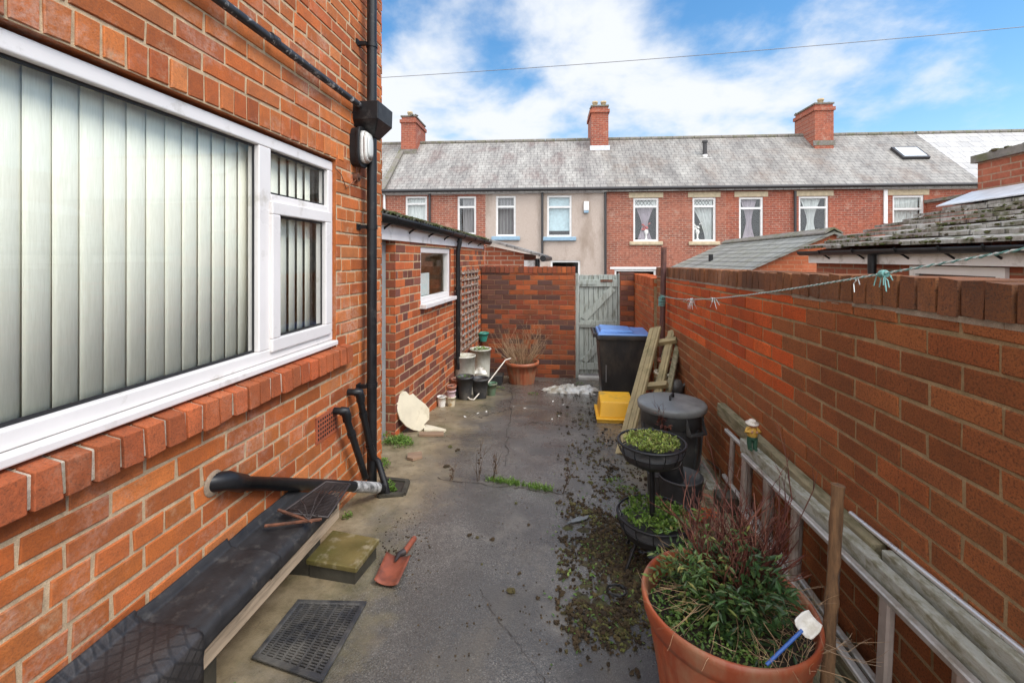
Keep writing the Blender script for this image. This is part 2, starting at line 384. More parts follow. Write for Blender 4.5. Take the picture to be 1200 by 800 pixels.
def one_brick(mb, O, U, V, N, x, y, v0, v1, rng, cls=None, deep=0.012, jit=0.0013, mi=0, vfun=None):
    J = lambda: rng.uniform(-jit, jit)
    c = cls((x + y) / 2, (v0 + v1) / 2) if cls else 0.0
    mb.bc = (rng.random(), rng.random(), c)
    d = deep + rng.uniform(-0.002, 0.002); e = 0.003
    tw = rng.uniform(-0.0012, 0.0012); sh = rng.uniform(-0.0015, 0.0015)
    q = [(x, v0), (y, v0), (y, v1), (x, v1)]; q = [(a + J(), b + J() + sh) for a, b in q]
    if jit > 0.0015 and rng.random() < 0.16:    # a chipped corner
        i = rng.randrange(4); cxx, cyy = (x + y) / 2, (v0 + v1) / 2; k_ = rng.uniform(.002, .0065)
        q[i] = (q[i][0] + math.copysign(k_, cxx - q[i][0]), q[i][1] + math.copysign(k_ * .7, cyy - q[i][1]))
    f = lambda a, b, n: O + U * a + V * (b + (vfun(a) if vfun else 0)) + N * n
    back = [f(a, b, -0.004) for a, b in q]
    rim = [f(a, b, d - e + (tw if i in (0, 3) else -tw)) for i, (a, b) in enumerate(q)]
    ins = [(q[0][0] + e, q[0][1] + e), (q[1][0] - e, q[1][1] + e), (q[2][0] - e, q[2][1] - e), (q[3][0] + e, q[3][1] - e)]
    fr = [f(a, b, d + (tw if i in (0, 3) else -tw)) for i, (a, b) in enumerate(ins)]
    fs = [(8, 9, 10, 11)] + [(i, (i + 1) % 4, 4 + (i + 1) % 4, 4 + i) for i in range(4)] + [(4 + i, 4 + (i + 1) % 4, 8 + (i + 1) % 4, 8 + i) for i in range(4)]
    mb.add(back + rim + fr, fs, mi)
def wall_sheet(mb, O, U, V, N, w, h, holes, mi, n=0.0):
    """Flat sheet with rectangular holes."""
    us = sorted({0.0, w, *[a for hh in holes for a in hh[:2]]}); vs_ = sorted({0.0, h, *[a for hh in holes for a in hh[2:]]})
    us = [a for a in us if 0 <= a <= w]; vs_ = [a for a in vs_ if 0 <= a <= h]
    for a, b in zip(us, us[1:]):
        for c, d in zip(vs_, vs_[1:]):
            if any(hh[0] - 1e-6 <= a and b <= hh[1] + 1e-6 and hh[2] - 1e-6 <= c and d <= hh[3] + 1e-6 for hh in holes): continue
            mb.add([O + U * a + V * c + N * n, O + U * b + V * c + N * n, O + U * b + V * d + N * n, O + U * a + V * d + N * n], [(0, 1, 2, 3)], mi)
# ------------------------------------------------------------------ ground
def tarmac():
    t = NT('wet_tarmac'); v = t.coord()
    big = t.noise(0.9, 6, 0.6, v); med = t.noise(5, 6, 0.65, v); fine = t.noise(140, 3, 0.7, v)
    agg = t.vor(260, v, 'F1', 'Color'); ag = t.sep(agg)[0]
    base = t.ramp(ag, [(0.0, (0.045, 0.044, 0.042)), (0.6, (0.128, 0.116, 0.101)), (0.93, (0.190, 0.174, 0.152)), (1.0, (0.34, 0.315, 0.28))])
    base = t.mix(t.math('MULTIPLY', med, 0.6), base, (0.100, 0.091, 0.080))
    base = t.mix(t.ramp(t.noise(1.15, 7, 0.62, v), [(0.44, 0.6), (0.58, 0.0)]), base, (0.058, 0.053, 0.047))
    base = t.mix(t.ramp(t.noise(2.6, 6, 0.7, v), [(0.55, 0.0), (0.70, 0.5)]), base, (0.21, 0.19, 0.16))
    # silt and algae swept against the walls
    p = t.sep(v); ax = t.math('ABSOLUTE', t.math('ADD', p[0], 0.22))
    wob = t.math('MULTIPLY', t.math('SUBTRACT', t.noise(2.1, 7, 0.68, v), 0.5), 1.25)
    edge = t.math('ADD', ax, wob)
    silt = t.ramp(edge, [(0.58, 0.0), (0.95, 1.0)])
    siltc = t.ramp(t.noise(9, 6, 0.7, v), [(0.3, (0.135, 0.100, 0.052)), (0.5, (0.245, 0.190, 0.110)), (0.72, (0.35, 0.28, 0.175))])
    c = t.mix(t.math('MULTIPLY', silt, 0.88), base, siltc)
    alg = t.ramp(t.noise(1.6, 8, 0.7, t.coord('Object', (1, 1, 1))), [(0.50, 0.0), (0.62, 1.0)])
    left = t.ramp(t.math('ADD', p[0], t.math('MULTIPLY', wob, 0.5)), [(0.0, 1.0), (0.02, 1.0)])
    alge = t.math('MULTIPLY', alg, t.ramp(edge, [(0.50, 0.0), (0.92, 0.55)]))
    c = t.mix(alge, c, (0.070, 0.072, 0.020))
    # pale washed patches
    c = t.mix(t.math('MULTIPLY', t.ramp(t.noise(1.3, 6, 0.62, t.coord('Object', (1.0, 0.6, 1))), [(0.52, 0.0), (0.68, 1.0)]), 0.45), c, (0.17, 0.14, 0.095))
    dirt = t.ramp(t.noise(30, 6, 0.75, v), [(0.60, 0.0), (0.68, 1.0)])
    c = t.mix(t.math('MULTIPLY', dirt, 0.55), c, (0.030, 0.025, 0.018))
    wet = t.ramp(t.math('ADD', t.math('MULTIPLY', big, 0.7), t.math('MULTIPLY', med, 0.4)), [(0.46, 0.07), (0.63, 0.42)])
    r = t.math('ADD', wet, t.math('MULTIPLY', silt, 0.28), True)
    h = t.math('ADD', t.math('MULTIPLY', fine, 0.6), t.math('MULTIPLY', t.vor(170, v), 0.7))
    nb = t.bump(h, 0.42, 0.004)
    t.bsdf(c, r, nb, Specular_IOR_Level=0.5); return t.m
M['tarmac'] = tarmac()
M['earth'] = simple('lane_and_yards', (0.12, 0.11, 0.10), 0.85, 0.3, 3, 0.3, 40)
rng = random.Random(11)
mb = MB(); xs = [-1.75 + 0.05 * i for i in range(61)]; ys = [-1.6 + 0.07 * i for i in range(142)]
from mathutils import noise as mnoise
def bumpz(x, y):
    return 0.006 * mnoise.noise(Vector((x * 1.7, y * 1.7, 0))) + 0.0035 * mnoise.noise(Vector((x * 5, y * 5, 3)))
vs_ = [(x, y, gz(y) + bumpz(x, y)) for y in ys for x in xs]; nx = len(xs)
mb.smooth = True
mb.add(vs_, [(j * nx + i, j * nx + i + 1, (j + 1) * nx + i + 1, (j + 1) * nx + i) for j in range(len(ys) - 1) for i in range(nx - 1)])
tag(mb.build('yard_surface', 'tarmac', None, (0, 0, 0)), kind='structure')
mb = MB()                                       # one far-reaching sheet following the same fall, a little lower
yy = [-900, -40, -6, -1.6, 1, 2, 3, 4.2, 5.5, 6.5, 8.0, 10, 14, 60, 1500]; xx = [-1500, -60, -8, -1.5, 1.3, 8, 60, 1500]
mb.add([(x, y, gz(y) - 0.03) for y in yy for x in xx], [(j * 8 + i, j * 8 + i + 1, (j + 1) * 8 + i + 1, (j + 1) * 8 + i) for j in range(len(yy) - 1) for i in range(7)])
tag(mb.build('ground', 'earth', None, (0, 0, 0)), kind='structure')

# ------------------------------------------------------------------ the brick house on the left
XH = -1.38
YC = WX(447, 300, XH).y                         # its far corner
YO = -1.6
zt, zb = CAMZ + 0.578, CAMZ - 0.485             # window frame top / bottom
YR = WX(390, 300, XH - 0.025).y                 # right jamb of the window
YL = -0.62
house = thing('brick_house', 'orange brick house with a large white window and a black drainpipe at its corner', 'house', (XH - 1, 1.2, gz(1.2)))
mb = MB(); rng = random.Random(5)
kz = math.ceil((zt + 0.018 + 0.108 + 0.25) / 0.0785); O = Vector((XH - 0.005, YO, zt + 0.018 + 0.108 - kz * 0.0785 + 0.002)); H = 5.2; Wd = YC - YO; OZ = -O.z
hole = (YL - YO, YR - YO, zb - 0.045 + OZ, zt + 0.018 + OZ)
lint = (YL - YO - 0.2, YR - YO + 0.10, hole[3], hole[3] + 0.108)
sil = (YL - YO - 0.1, YR - YO + 0.075, zb - 0.145 + OZ, hole[2] + 0.005)
wall_sheet(mb, O, Y3, Z3, X3, Wd, H, [hole], 1)
lay_bricks(mb, O, Y3, Z3, X3, Wd, H, rng, 0.0785, 0.236, 0.0125, [hole, lint, sil], bond='garden', jit=0.0028, deep=0.005)
# rest of the shell: far end, back, near end, flat top
a, b = XH - 0.005, -6.0
for q in ([(a, YC, -0.8), (b, YC, -0.8), (b, YC, 4.95), (a, YC, 4.95)], [(b, YO, -0.8), (b, YC, -0.8), (b, YC, 4.95), (b, YO, 4.95)],
          [(a, YO, -0.8), (b, YO, -0.8), (b, YO, 4.95), (a, YO, 4.95)], [(a, YO, 4.95), (b, YO, 4.95), (b, YC, 4.95), (a, YC, 4.95)]):
    mb.add(q, [(0, 1, 2, 3)], 1)
# bricks on the far end return (just round the corner)
lay_bricks(mb, Vector((XH, YC, -0.25)), -X3, Z3, Y3, 1.2, H, rng, 0.0785, 0.236, 0.011)
# reveals of the window opening
d = 0.09
for (y0, y1, z0, z1) in ((YR, YR + 0.004, O.z + hole[2], O.z + hole[3]), (YL, YR, O.z + hole[3] - 0.004, O.z + hole[3])):
    mb.bc = (0.3, 0.4, 0); mb.box((XH - d, y0, z0), (XH - 0.006, y1, z1), 0)
mb.build('wall', ['brick_house', 'mortar_house'], house)
mb = MB(); rng = random.Random(8)               # brick-on-edge course over the window
u = lint[0]
while u < lint[1] - 0.03:
    one_brick(mb, O, Y3, Z3, X3, u + 0.005, min(u + 0.0725, lint[1]), lint[2] + 0.004, lint[3] - 0.006, rng, None, 0.007, 0.002, 0); u += 0.0775
mb.box((XH - 0.10, YL, O.z + lint[2] - 0.002), (XH - 0.004, YR, O.z + lint[2] + 0.006), 1)
mb.build('lintel', ['brick_house', 'mortar_house'], house)
M['mortar_white'] = mortar_mat('white_spotted_mortar', (0.52, 0.45, 0.36), var=.45, moss=.5)
M['brick_sill'] = brick_mat('sill_brick', [(0.42, 0.10, 0.035), (0.50, 0.13, 0.045), (0.46, 0.10, 0.033)], pale=0.4, dark=0.5, rough=0.88, grit=0.65, relief=1.0, paleC=(0.52, 0.30, 0.20), darkC=(0.10, 0.045, 0.025))
mb = MB(); rng = random.Random(9)               # brick-on-edge sill, top sloping outwards
y = YL - 0.1
xf = XH + 0.052; top0, top1, bot = zb - 0.030, zb - 0.052, zb - 0.150
mb.hexa([(XH - 0.07, YL - 0.1, bot + 0.006), (xf - 0.010, YL - 0.1, bot + 0.006), (xf - 0.010, YR + 0.07, bot + 0.006), (XH - 0.07, YR + 0.07, bot + 0.006), (XH - 0.07, YL - 0.1, top0 - 0.006), (xf - 0.013, YL - 0.1, top1 - 0.006), (xf - 0.013, YR + 0.07, top1 - 0.006), (XH - 0.07, YR + 0.07, top0 - 0.006)], 1)
while y < YR + 0.06:
    j = lambda: rng.uniform(-0.0025, 0.0025)
    w = 0.0640; o = rng.uniform(-0.003, 0.005); mb.bc = (rng.random(), rng.random(), 0); t = rng.uniform(-.003, .003)
    p = [(XH - 0.07, y, bot), (xf + o, y + j(), bot + j()), (xf + o + j(), y + w + j(), bot + j()), (XH - 0.07, y + w, bot),
         (XH - 0.07, y, top0), (xf + o - .004, y + j(), top1 + t), (xf + o - .004 + j(), y + w + j(), top1 + t + j()), (XH - 0.07, y + w, top0)]
    mb.hexa(p, 0); y += 0.0775
smooth_bevel(mb.build('window_sill', ['brick_sill', 'mortar_white'], house), 0.003)

# the window: fixed light, fanlight over an opening sash
xo, xi = XH - 0.025, XH - 0.085                # front and back of the frame
ym0, ym1 = WX(304, 300, xo).y, WX(318, 300, xo).y
ztr = WX(318, 227, xo).z; F = 0.055
mb = MB()
mb.box((xi, YL, zt - F), (xo, YR - 0.002, zt)); mb.box((xi, YL, zb), (xo, YR - 0.002, zb + F))
mb.box((xi, YR - F, zb + F), (xo, YR - 0.002, zt - F)); mb.box((xi, YL, zb + F), (xo, YL + F, zt - F))
mb.box((xi, ym0, zb + F), (xo - 0.001, ym1, zt - F)); mb.box((xi, ym1, ztr - 0.05), (xo - 0.001, YR - F, ztr))
win = smooth_bevel(mb.build('window', 'upvc', house), 0.006, 3)
mb = MB(); mb.box((xi, YL - 0.02, zb - 0.030), (XH + 0.012, YR - 0.002, zb - 0.002))
smooth_bevel(mb.build('window_ledge', 'upvc', win), 0.006, 3)
mb = MB()                                       # sash, standing slightly proud
s0, s1, sz0, sz1 = ym1 - 0.012, YR - F + 0.014, zb + F - 0.014, ztr - 0.036; sw = 0.062; xs_ = xo + 0.016
mb.box((xi + 0.01, s0, sz1 - sw), (xs_, s1, sz1)); mb.box((xi + 0.01, s0, sz0), (xs_, s1, sz0 + sw))
mb.box((xi + 0.01, s0, sz0 + sw), (xs_, s0 + sw, sz1 - sw)); mb.box((xi + 0.01, s1 - sw, sz0 + sw), (xs_, s1, sz1 - sw))
smooth_bevel(mb.build('sash', 'upvc', win), 0.006, 3)
panes = [(YL + F, ym0, zb + F, zt - F, -0.03), (ym1, YR - F, ztr, zt - F, -0.03), (s0 + sw, s1 - sw, sz0 + sw, sz1 - sw, -0.014)]
for (a, b, c, e, dx) in panes:
    mb = MB(); mb.box((xo + dx - 0.022, a - 0.004, c - 0.004), (xo + dx, b + 0.004, e + 0.004)); mb.build('pane', 'glass', win)
mb = MB()
for (a, b, c, e, dx) in panes:
    g = 0.012; x0, x1 = xo + dx + 0.001, xo + dx + 0.005
    mb.box((x0, a, e - g), (x1, b, e)); mb.box((x0, a, c), (x1, b, c + g)); mb.box((x0, a, c + g), (x1, a + g, e - g)); mb.box((x0, b - g, c + g), (x1, b, e - g))
mb.build('glazing_seal', 'gasket', win)

# vertical blind hanging in the room
def blind_mat():
    t = NT('cream_blind_fabric'); v = t.coord('Object', (260, 260, 18)); n = t.noise(1, 3, 0.6, v)
    c = t.ramp(n, [(0.3, (0.72, 0.70, 0.59)), (0.7, (0.82, 0.80, 0.70))])
    b = t.bsdf(c, 0.85, t.bump(n, 0.2, 0.002), Specular_IOR_Level=0.2); return t.m
M['blind'] = blind_mat()
bl = thing('vertical_blind', 'cream vertical slat blind hanging inside the large white window', 'blind', (XH - 0.16, 1.2, zb))
mb = MB(); mb.box((XH - 0.145, YL, zt - 0.045), (XH - 0.09, YR, zt - 0.005)); mb.build('headrail', 'upvc', bl)
rng = random.Random(4); y = -0.3; slats = []
zs0, zs1 = zb + 0.030, zt - 0.045
while y < YR - 0.05:
    mb = MB(); mb.smooth = True
    op = 0.0 if y < ym0 else 0.05 + min(1, (y - ym0) / 0.5) * 0.10
    ang = rad(7.5) + op + rng.uniform(-0.035, 0.035); w = 0.0895; k = 6
    ca, sa = math.cos(ang), math.sin(ang); vs_ = []
    for z in (zs0 + rng.uniform(-.003, .003), (zs0 + zs1) / 2, zs1):
        for i in range(k + 1):
            tt = i / k - 0.5; bow = 0.0085 * (1 - 4 * tt * tt)
            vs_.append((XH - 0.112 - tt * w * sa + bow * ca, y + tt * w * ca + bow * sa * 0.4, z))
    mb.add(vs_, [(r * (k + 1) + i, r * (k + 1) + i + 1, (r + 1) * (k + 1) + i + 1, (r + 1) * (k + 1) + i) for r in range(2) for i in range(k)])
    s = mb.build('slat', 'blind', bl); sdm = s.modifiers.new('thick', 'SOLIDIFY'); sdm.thickness = 0.0012
    slats.append((y, ang)); y += 0.0745
mb = MB()
for (a, b) in zip(slats, slats[1:]):            # bead chain that links the slats' feet
    p = Vector((XH - 0.112 + 0.016, a[0] - 0.02, zs0 + 0.012)); q = Vector((XH - 0.112 + 0.016, b[0] - 0.02, zs0 + 0.012)); m_ = (p + q) / 2 - Z3 * 0.009
    mb.tube([p, m_, q], 0.0013, 4)
mb.build('bead_chain', 'blind', bl)

# drainpipe, hopper and the horizontal overflow pipe
XPc = -1.305; pc = WX(435.8, 300, XPc); pr = 0.0325
mb = MB(); mb.smooth = True
zg = gz(pc.y)
mb.tube([(pc.x, pc.y, zg - 0.03), (pc.x, pc.y, CAMZ + 0.86)], pr, 20); mb.tube([(pc.x, pc.y, CAMZ + 1.0), (pc.x, pc.y, 4.9)], pr, 20)
pipe = mb.build('drainpipe', 'blackp', house)
for py in (266, 452, 52):
    z = WX(434, py, XPc).z; mb = MB(); mb.tube([(pc.x, pc.y, z - 0.014), (pc.x, pc.y, z + 0.014)], pr + 0.005, 20)
    mb.box((XH - 0.005, pc.y - 0.05, z - 0.012), (pc.x - pr * 0.6, pc.y - 0.028, z + 0.012)); mb.box((XH - 0.004, pc.y - 0.075, z - 0.02), (XH + 0.008, pc.y - 0.02, z + 0.02))
    mb.build('bracket', 'blackp', pipe)
hz1, hz0 = CAMZ + 1.015, CAMZ + 0.80
mb = MB(); T = [(-0.135, -0.13), (0.135, -0.13), (0.135, 0.12), (-0.135 + 0.06, 0.12)]
def ring(sx, sy, z): return [(pc.x - 0.005 + sx * a, pc.y + sy * b, z) for a, b in ((-0.5, -0.5), (0.5, -0.5), (0.5, 0.5), (-0.5, 0.5))]
r0, r1, r2 = ring(0.085, 0.085, hz0), ring(0.20, 0.24, hz0 + 0.10), ring(0.205, 0.245, hz1)
mb.add(r0 + r1 + r2 + ring(0.175, 0.215, hz1) + ring(0.17, 0.21, hz1 - 0.08), [(3, 2, 1, 0)] + [(4 * k + i, 4 * k + (i + 1) % 4, 4 * k + 4 + (i + 1) % 4, 4 * k + 4 + i) for k in range(4) for i in range(4)] + [(16, 17, 18, 19)])
smooth_bevel(mb.build('hopper', 'blackp', pipe), 0.006)
zp = WX(258, 0, XH + 0.045).z
mb = MB(); mb.smooth = True
mb.tube([(XH + 0.045, -1.0, zp + 0.012), (XH + 0.045, pc.y - 0.06, zp - 0.012), (XH + 0.055, pc.y - 0.02, zp - 0.05)], 0.0195, 16)
for y in (0.4, 1.9): mb.tube([(XH + 0.045, y, zp), (XH + 0.045, y + 0.05, zp)], 0.023, 16)
mb.build('overflow_pipe', 'blackpeel', house)

# airbrick low in the wall
def at_wall(px, py, n=0.0): return WX(px, py, XH + n)
c = at_wall(383, 497); M['terracotta_vent'] = simple('terracotta_airbrick', (0.34, 0.085, 0.035), 0.8, 0.2)
mb = MB(); mb.box((XH - 0.01, c.y - 0.115, c.z - 0.075), (XH + 0.004, c.y + 0.115, c.z + 0.075))
for i in range(9):
    for k in range(5): mb.box((XH + 0.0035, c.y - 0.10 + i * 0.0235, c.z - 0.058 + k * 0.025), (XH + 0.0048, c.y - 0.10 + i * 0.0235 + 0.012, c.z - 0.058 + k * 0.025 + 0.014), 1)
mb.build('air_vent', ['terracotta_vent', 'gasket'], house)

# waste pipes at the foot of the wall
p0 = at_wall(246, 570, -0.01); e0 = WX(262, 572, XH + 0.085); gp = WG(455, 572, 0.05)
M['mortar_patch'] = mortar_mat('grey_mortar_patch', (0.36, 0.27, 0.19))
mb = MB(); mb.smooth = True
pa = at_wall(250, 566, 0.0); pe = Vector((XH + 0.10, pa.y + 0.04, pa.z - 0.012))
ge = Vector((gp.x - 0.13, gp.y + 0.01, gz(gp.y) + 0.075))
_d = (ge - pa).normalized(); path = [Vector((XH - 0.03, pa.y - .015, pa.z + .004)), Vector((XH + 0.036, pa.y + 0.028, pa.z)), pa + _d * 0.15 + X3 * .012, pa + _d * 0.155 + X3 * .012, pa.lerp(ge, .62) - Z3 * .012, ge + Vector((0.10, 0, -0.03))]
mb.tube(path, [0.036, 0.036, 0.036, 0.029, 0.029, 0.029], 18)
wp = mb.build('soil_pipe', 'blackp', house)
mb = MB(); mb.smooth = True
mb.lathe([(0.050, 0), (0.044, 0.005), (0.034, 0.007)], (0, 0, 0), 18, tilt=Matrix.Rotation(rad(90), 3, 'Y'))
mb.v = [(v[0] + XH + 0.002, v[1] + pa.y, v[2] + pa.z) for v in mb.v]; mb.build('mortar_collar', 'mortar_patch', wp)
mb = MB(); q0 = path[4] + (path[5] - path[4]) * 0.42; mb.tube([q0, q0 + (path[5] - path[4]) * 0.44], 0.0325, 18); mb.build('paint_smear', simple('scraped_grey_paint', (0.45, 0.44, 0.42), 0.6, 0.3, 20, dirt=(0.03, 0.03, 0.03), dirt_amt=0.7, dscale=18), wp)
for (a_, mid, end, nm) in (((389, 481), (398, 500), (430, 574), 0), ((406, 459), (414, 475), (428, 546), 1)):
    mb = MB(); w0 = at_wall(*a_, -0.01); 
    n1 = Vector((XH + 0.06, w0.y, w0.z)); n2 = n1 + Vector((0.012, 0.02, -0.05))
    if nm == 0:
        e = ge + Vector((-0.02, -0.02, 0.04)); pts = [w0, n1 - Vector((0.02, 0, 0)), n1 + Vector((0.004, 0.002, -0.008)), n2, e]
    else:
        k1 = Vector((XH + 0.085, w0.y + 0.16, gz(w0.y) + 0.22)); e = Vector((gp.x - 0.02, gp.y + 0.0, gz(gp.y) + 0.07)); pts = [w0, n1 - Vector((0.02, 0, 0)), n1 + Vector((0.004, 0.002, -0.008)), n2, k1, k1 + Vector((0.03, 0.03, -0.04)), e, e + Vector((0.012, 0.002, -0.05))]
    mb.tube(pts, 0.0205, 14)
    mb.tube([n1 - Vector((0.012, 0, 0)), n1 + Vector((0.016, 0.004, 0.0)), n1 + Vector((0.018, 0.012, -0.03)), n2 + (pts[4] - n2) * 0.03], 0.026, 14)
    s = pts[3] + (pts[4] - pts[3]) * 0.22; mb.tube([s, s + (pts[4] - pts[3]).normalized() * 0.03], 0.026, 14)
    if nm: mb.tube([k1 - (k1 - n2).normalized() * 0.09, k1 + Vector((0.008, 0.008, -0.01))], 0.026, 14)
    mb.build('waste_pipe', 'blackp', house)

# ------------------------------------------------------------------ outbuilding in line with the house
Y1 = OB(463.5, 400).y; YE = 7.28; Y2 = YE + .3
ob = thing('brick_outbuilding', 'low orange and brown brick outbuilding with a mossy roof and white fascia', 'outbuilding', (OPV.x, OPV.y, gz(4))); ob.rotation_euler.z = -PHI
zf0 = OB(463, 282).z; zf1 = CAMZ + 0.335
ZO = -0.72; O = Vector((XO - 0.004, Y1, ZO)); Ho = zf0 + 0.05 - ZO
wa, wb = OB(493, 320), OB(528.5, 320); wz0, wz1 = OB(528, 347).z, OB(528, 291.5).z
hole = (wa.y - Y1, wb.y - Y1, wz0 - ZO, wz1 - ZO)
rng = random.Random(21); mb = MB()
wall_sheet(mb, O, Y3, Z3, X3, Y2 - Y1, Ho, [hole], 1)
def chk(u, v):
    k = int(v / 0.079); i = int(u / 0.118); return 1.0 if (rng.random() < 0.42) else 0.0
lay_bricks(mb, O, Y3, Z3, X3, Y2 - Y1, Ho, rng, 0.079, 0.232, 0.0125, [hole], cls=chk, bond='garden', deep=0.004)
mb.add([(XO - 0.01, Y1, ZO), (XO - 0.16, Y1, ZO), (XO - 0.16, Y1, zf1), (XO - 0.01, Y1, zf1)], [(0, 1, 2, 3)], 1)
lay_bricks(mb, Vector((XO - 0.16, Y1, ZO)), X3, Z3, -Y3, 0.16, Ho, rng, 0.079, 0.232, 0.0125, cls=lambda u, v: 0.75 if rng.random() < .6 else 0.0, deep=0.006)
for q in ([(XO - 0.01, Y2, ZO), (XO - 2, Y2, ZO), (XO - 2, Y2, zf1 + 0.5), (XO - 0.01, Y2, zf1)], [(XO - 2, Y1 - .8, ZO), (XO - 2, Y2, ZO), (XO - 2, Y2, zf1 + .5), (XO - 2, Y1 - .8, zf1 + .5)]): mb.add(q, [(0, 1, 2, 3)], 1)
mb.box((XO - 0.10, hole[0] + Y1 - 0.004, ZO + hole[2]), (XO - 0.004, hole[0] + Y1, ZO + hole[3]), 0); mb.box((XO - 0.10, hole[1] + Y1, ZO + hole[2]), (XO - 0.004, hole[1] + Y1 + 0.004, ZO + hole[3]), 0)
mb.build('wall', ['brick_out', 'mortar_out'], ob)
mb = MB(); mb.box((XO - 0.03, YC + 0.015, zf0), (XO + 0.018, YE + 0.15, zf1 - 0.03)); smooth_bevel(mb.build('fascia', 'upvc2', ob), 0.003)
mb = MB(); gx = XO + 0.075; ny = 40                    # half-round gutter
prof = [(math.cos(rad(a)) * 0.055, math.sin(rad(a)) * 0.055) for a in range(180, 361, 20)]
gzf = lambda y: interp(y, [(YC, CAMZ + 0.350), (YE + .3, CAMZ + 0.285)])
vs_ = [(gx + x, y, gzf(y) + z) for y in (YC + 0.015, YE + 0.3) for x, z in prof]; k = len(prof)
mb.smooth = True; mb.add(vs_, [(i, i + 1, k + i + 1, k + i) for i in range(k - 1)]); mb.smooth = False
gut = mb.build('gutter', 'blackp', ob); gut.modifiers.new('t', 'SOLIDIFY').thickness = 0.004
for py in (3.6, 4.15, 4.7, 5.25, 5.8, 6.4, 7.0):
    mb = MB(); zc_ = gzf(py); mb.tube([(XO + 0.015, py, zc_ - 0.10), (XO + 0.03, py, zc_ - 0.085), (gx - 0.01, py, zc_ - 0.062), (gx + 0.05, py, zc_ - 0.035), (gx + 0.058, py, zc_ + 0.003)], 0.009, 8); mb.build('gutter_bracket', 'blackp', gut)
pp = OB(537.5, 330, 0.06)
mb = MB(); mb.smooth = True; mb.tube([(gx, pp.y, gzf(pp.y) - 0.03), (gx, pp.y, gzf(pp.y) - 0.10), (XO + 0.05, pp.y, gzf(pp.y) - 0.22), (XO + 0.05, pp.y, gz(pp.y) + 0.33)], 0.030, 14)
zq = OB(536, 338, 0.05).z; mb.tube([(XO + 0.05, pp.y, zq - .02), (XO + 0.05, pp.y, zq + 0.02)], 0.041, 14); mb.build('downpipe', 'blackp', ob)
M['mossroof'] = simple('mossy_roof_sheet', (0.07, 0.06, 0.05), 0.9, 0.4, 14, 0.5, 60, dirt=(0.08, 0.10, 0.02), dirt_amt=0.7, dscale=9)
mb = MB(); ny, nx_ = 190, 14; Ya, Yb = YC + 0.012, YE + 0.32
vs_ = []
for i in range(ny + 1):
    y = Ya + (Yb - Ya) * i / ny; w = 0.012 * math.sin(y * 2 * math.pi / 0.075)
    for k in range(nx_ + 1):
        x = gx + 0.005 - 1.6 * k / nx_; vs_.append((x, y, gzf(y) + 0.03 + (gx - x) * 0.27 + w))
mb.smooth = True; mb.add(vs_, [(i * (nx_ + 1) + k, (i + 1) * (nx_ + 1) + k, (i + 1) * (nx_ + 1) + k + 1, i * (nx_ + 1) + k + 1) for i in range(ny) for k in range(nx_)])
rf = mb.build('roof', 'mossroof', ob); rf.modifiers.new('t', 'SOLIDIFY').thickness = 0.012
M['moss'] = simple('green_brown_moss', (0.062, 0.075, 0.016), 0.95, 0.5, 30, 0.6, 150, tint=(0.060, 0.042, 0.018))
mb = MB(); rng = random.Random(31)
for _ in range(420):
    y = rng.uniform(Ya, Yb); x = gx + 0.01 - abs(rng.gauss(0, 0.12)); r = rng.uniform(0.012, 0.032); mb.blob((x, y, gzf(y) + 0.035 + (gx - x) * 0.27), r, rng, 0.55)
tag(mb.build('roof_moss', 'moss', rf), kind='stuff')
# outbuilding window
mb = MB(); y0, y1, z0, z1 = hole[0] + Y1 + .004, hole[1] + Y1 - .004, wz0 + .004, wz1 - .002; xo = XO - 0.02; xi = XO - 0.08; F = 0.06
mb.box((xi, y0, z1 - F), (xo, y1, z1)); mb.box((xi, y0, z0), (xo, y1, z0 + F)); mb.box((xi, y0, z0 + F), (xo, y0 + F, z1 - F)); mb.box((xi, y1 - F, z0 + F), (xo, y1, z1 - F))
w2 = smooth_bevel(mb.build('window', 'upvc', ob), 0.005)
mb = MB(); mb.box((xi + .02, y0 + F - .004, z0 + F - .004), (xi + .03, y1 - F + .004, z1 - F + .004)); mb.build('pane', 'glass', w2)
mb = MB(); mb.box((xi, y0 - 0.03, z0 - 0.045), (XO + 0.07, y1 + 0.03, z0 - 0.002)); smooth_bevel(mb.build('sill', 'upvc', w2), 0.005)
M['frost'] = simple('frosted_board', (0.62, 0.68, 0.66), 0.5, 0.05)
mb = MB(); mb.box((xi - 0.03, y0 + F, z0 + F), (xi - 0.02, y0 + F + (y1 - y0) * 0.45, z0 + F + (z1 - z0) * 0.42)); mb.build('screen', 'frost', w2)
mb = MB(); M['dim'] = simple('dim_room_wall', (0.13, 0.11, 0.10), 0.9, 0.2); mb.box((XO - 0.9, y0 - .5, z0 - .3), (XO - 0.88, y1 + .5, z1 + .2)); mb.box((XO - .86, y0 + .25, z0 - .2), (XO - .8, y0 + .45, z1)); mb.build('dark_room_backing', 'dim', ob)
# doorway between the two: grey timber frame and door
M['greypaint'] = simple('grey_frame_paint', (0.27, 0.28, 0.27), 0.5, 0.15, 8, 0.1, 50)
mb = MB(); yd0, yd1 = YC + 0.03, Y1 - 0.01
mb.box((XO - 0.20, yd1 - 0.10, ZO), (XO - 0.085, yd1, zf0)); mb.box((XO - 0.20, yd0, ZO), (XO - 0.085, yd0 + 0.07, zf0)); mb.box((XO - 0.20, yd0 + .07, zf0 - 0.08), (XO - 0.085, yd1 - .10, zf0))
df = smooth_bevel(mb.build('door_frame', 'greypaint', ob), 0.006)
mb = MB(); mb.box((XO - 0.19, yd0 + 0.07, ZO), (XO - 0.145, yd1 - .10, zf0 - 0.08)); mb.build('door', 'upvc2', df)

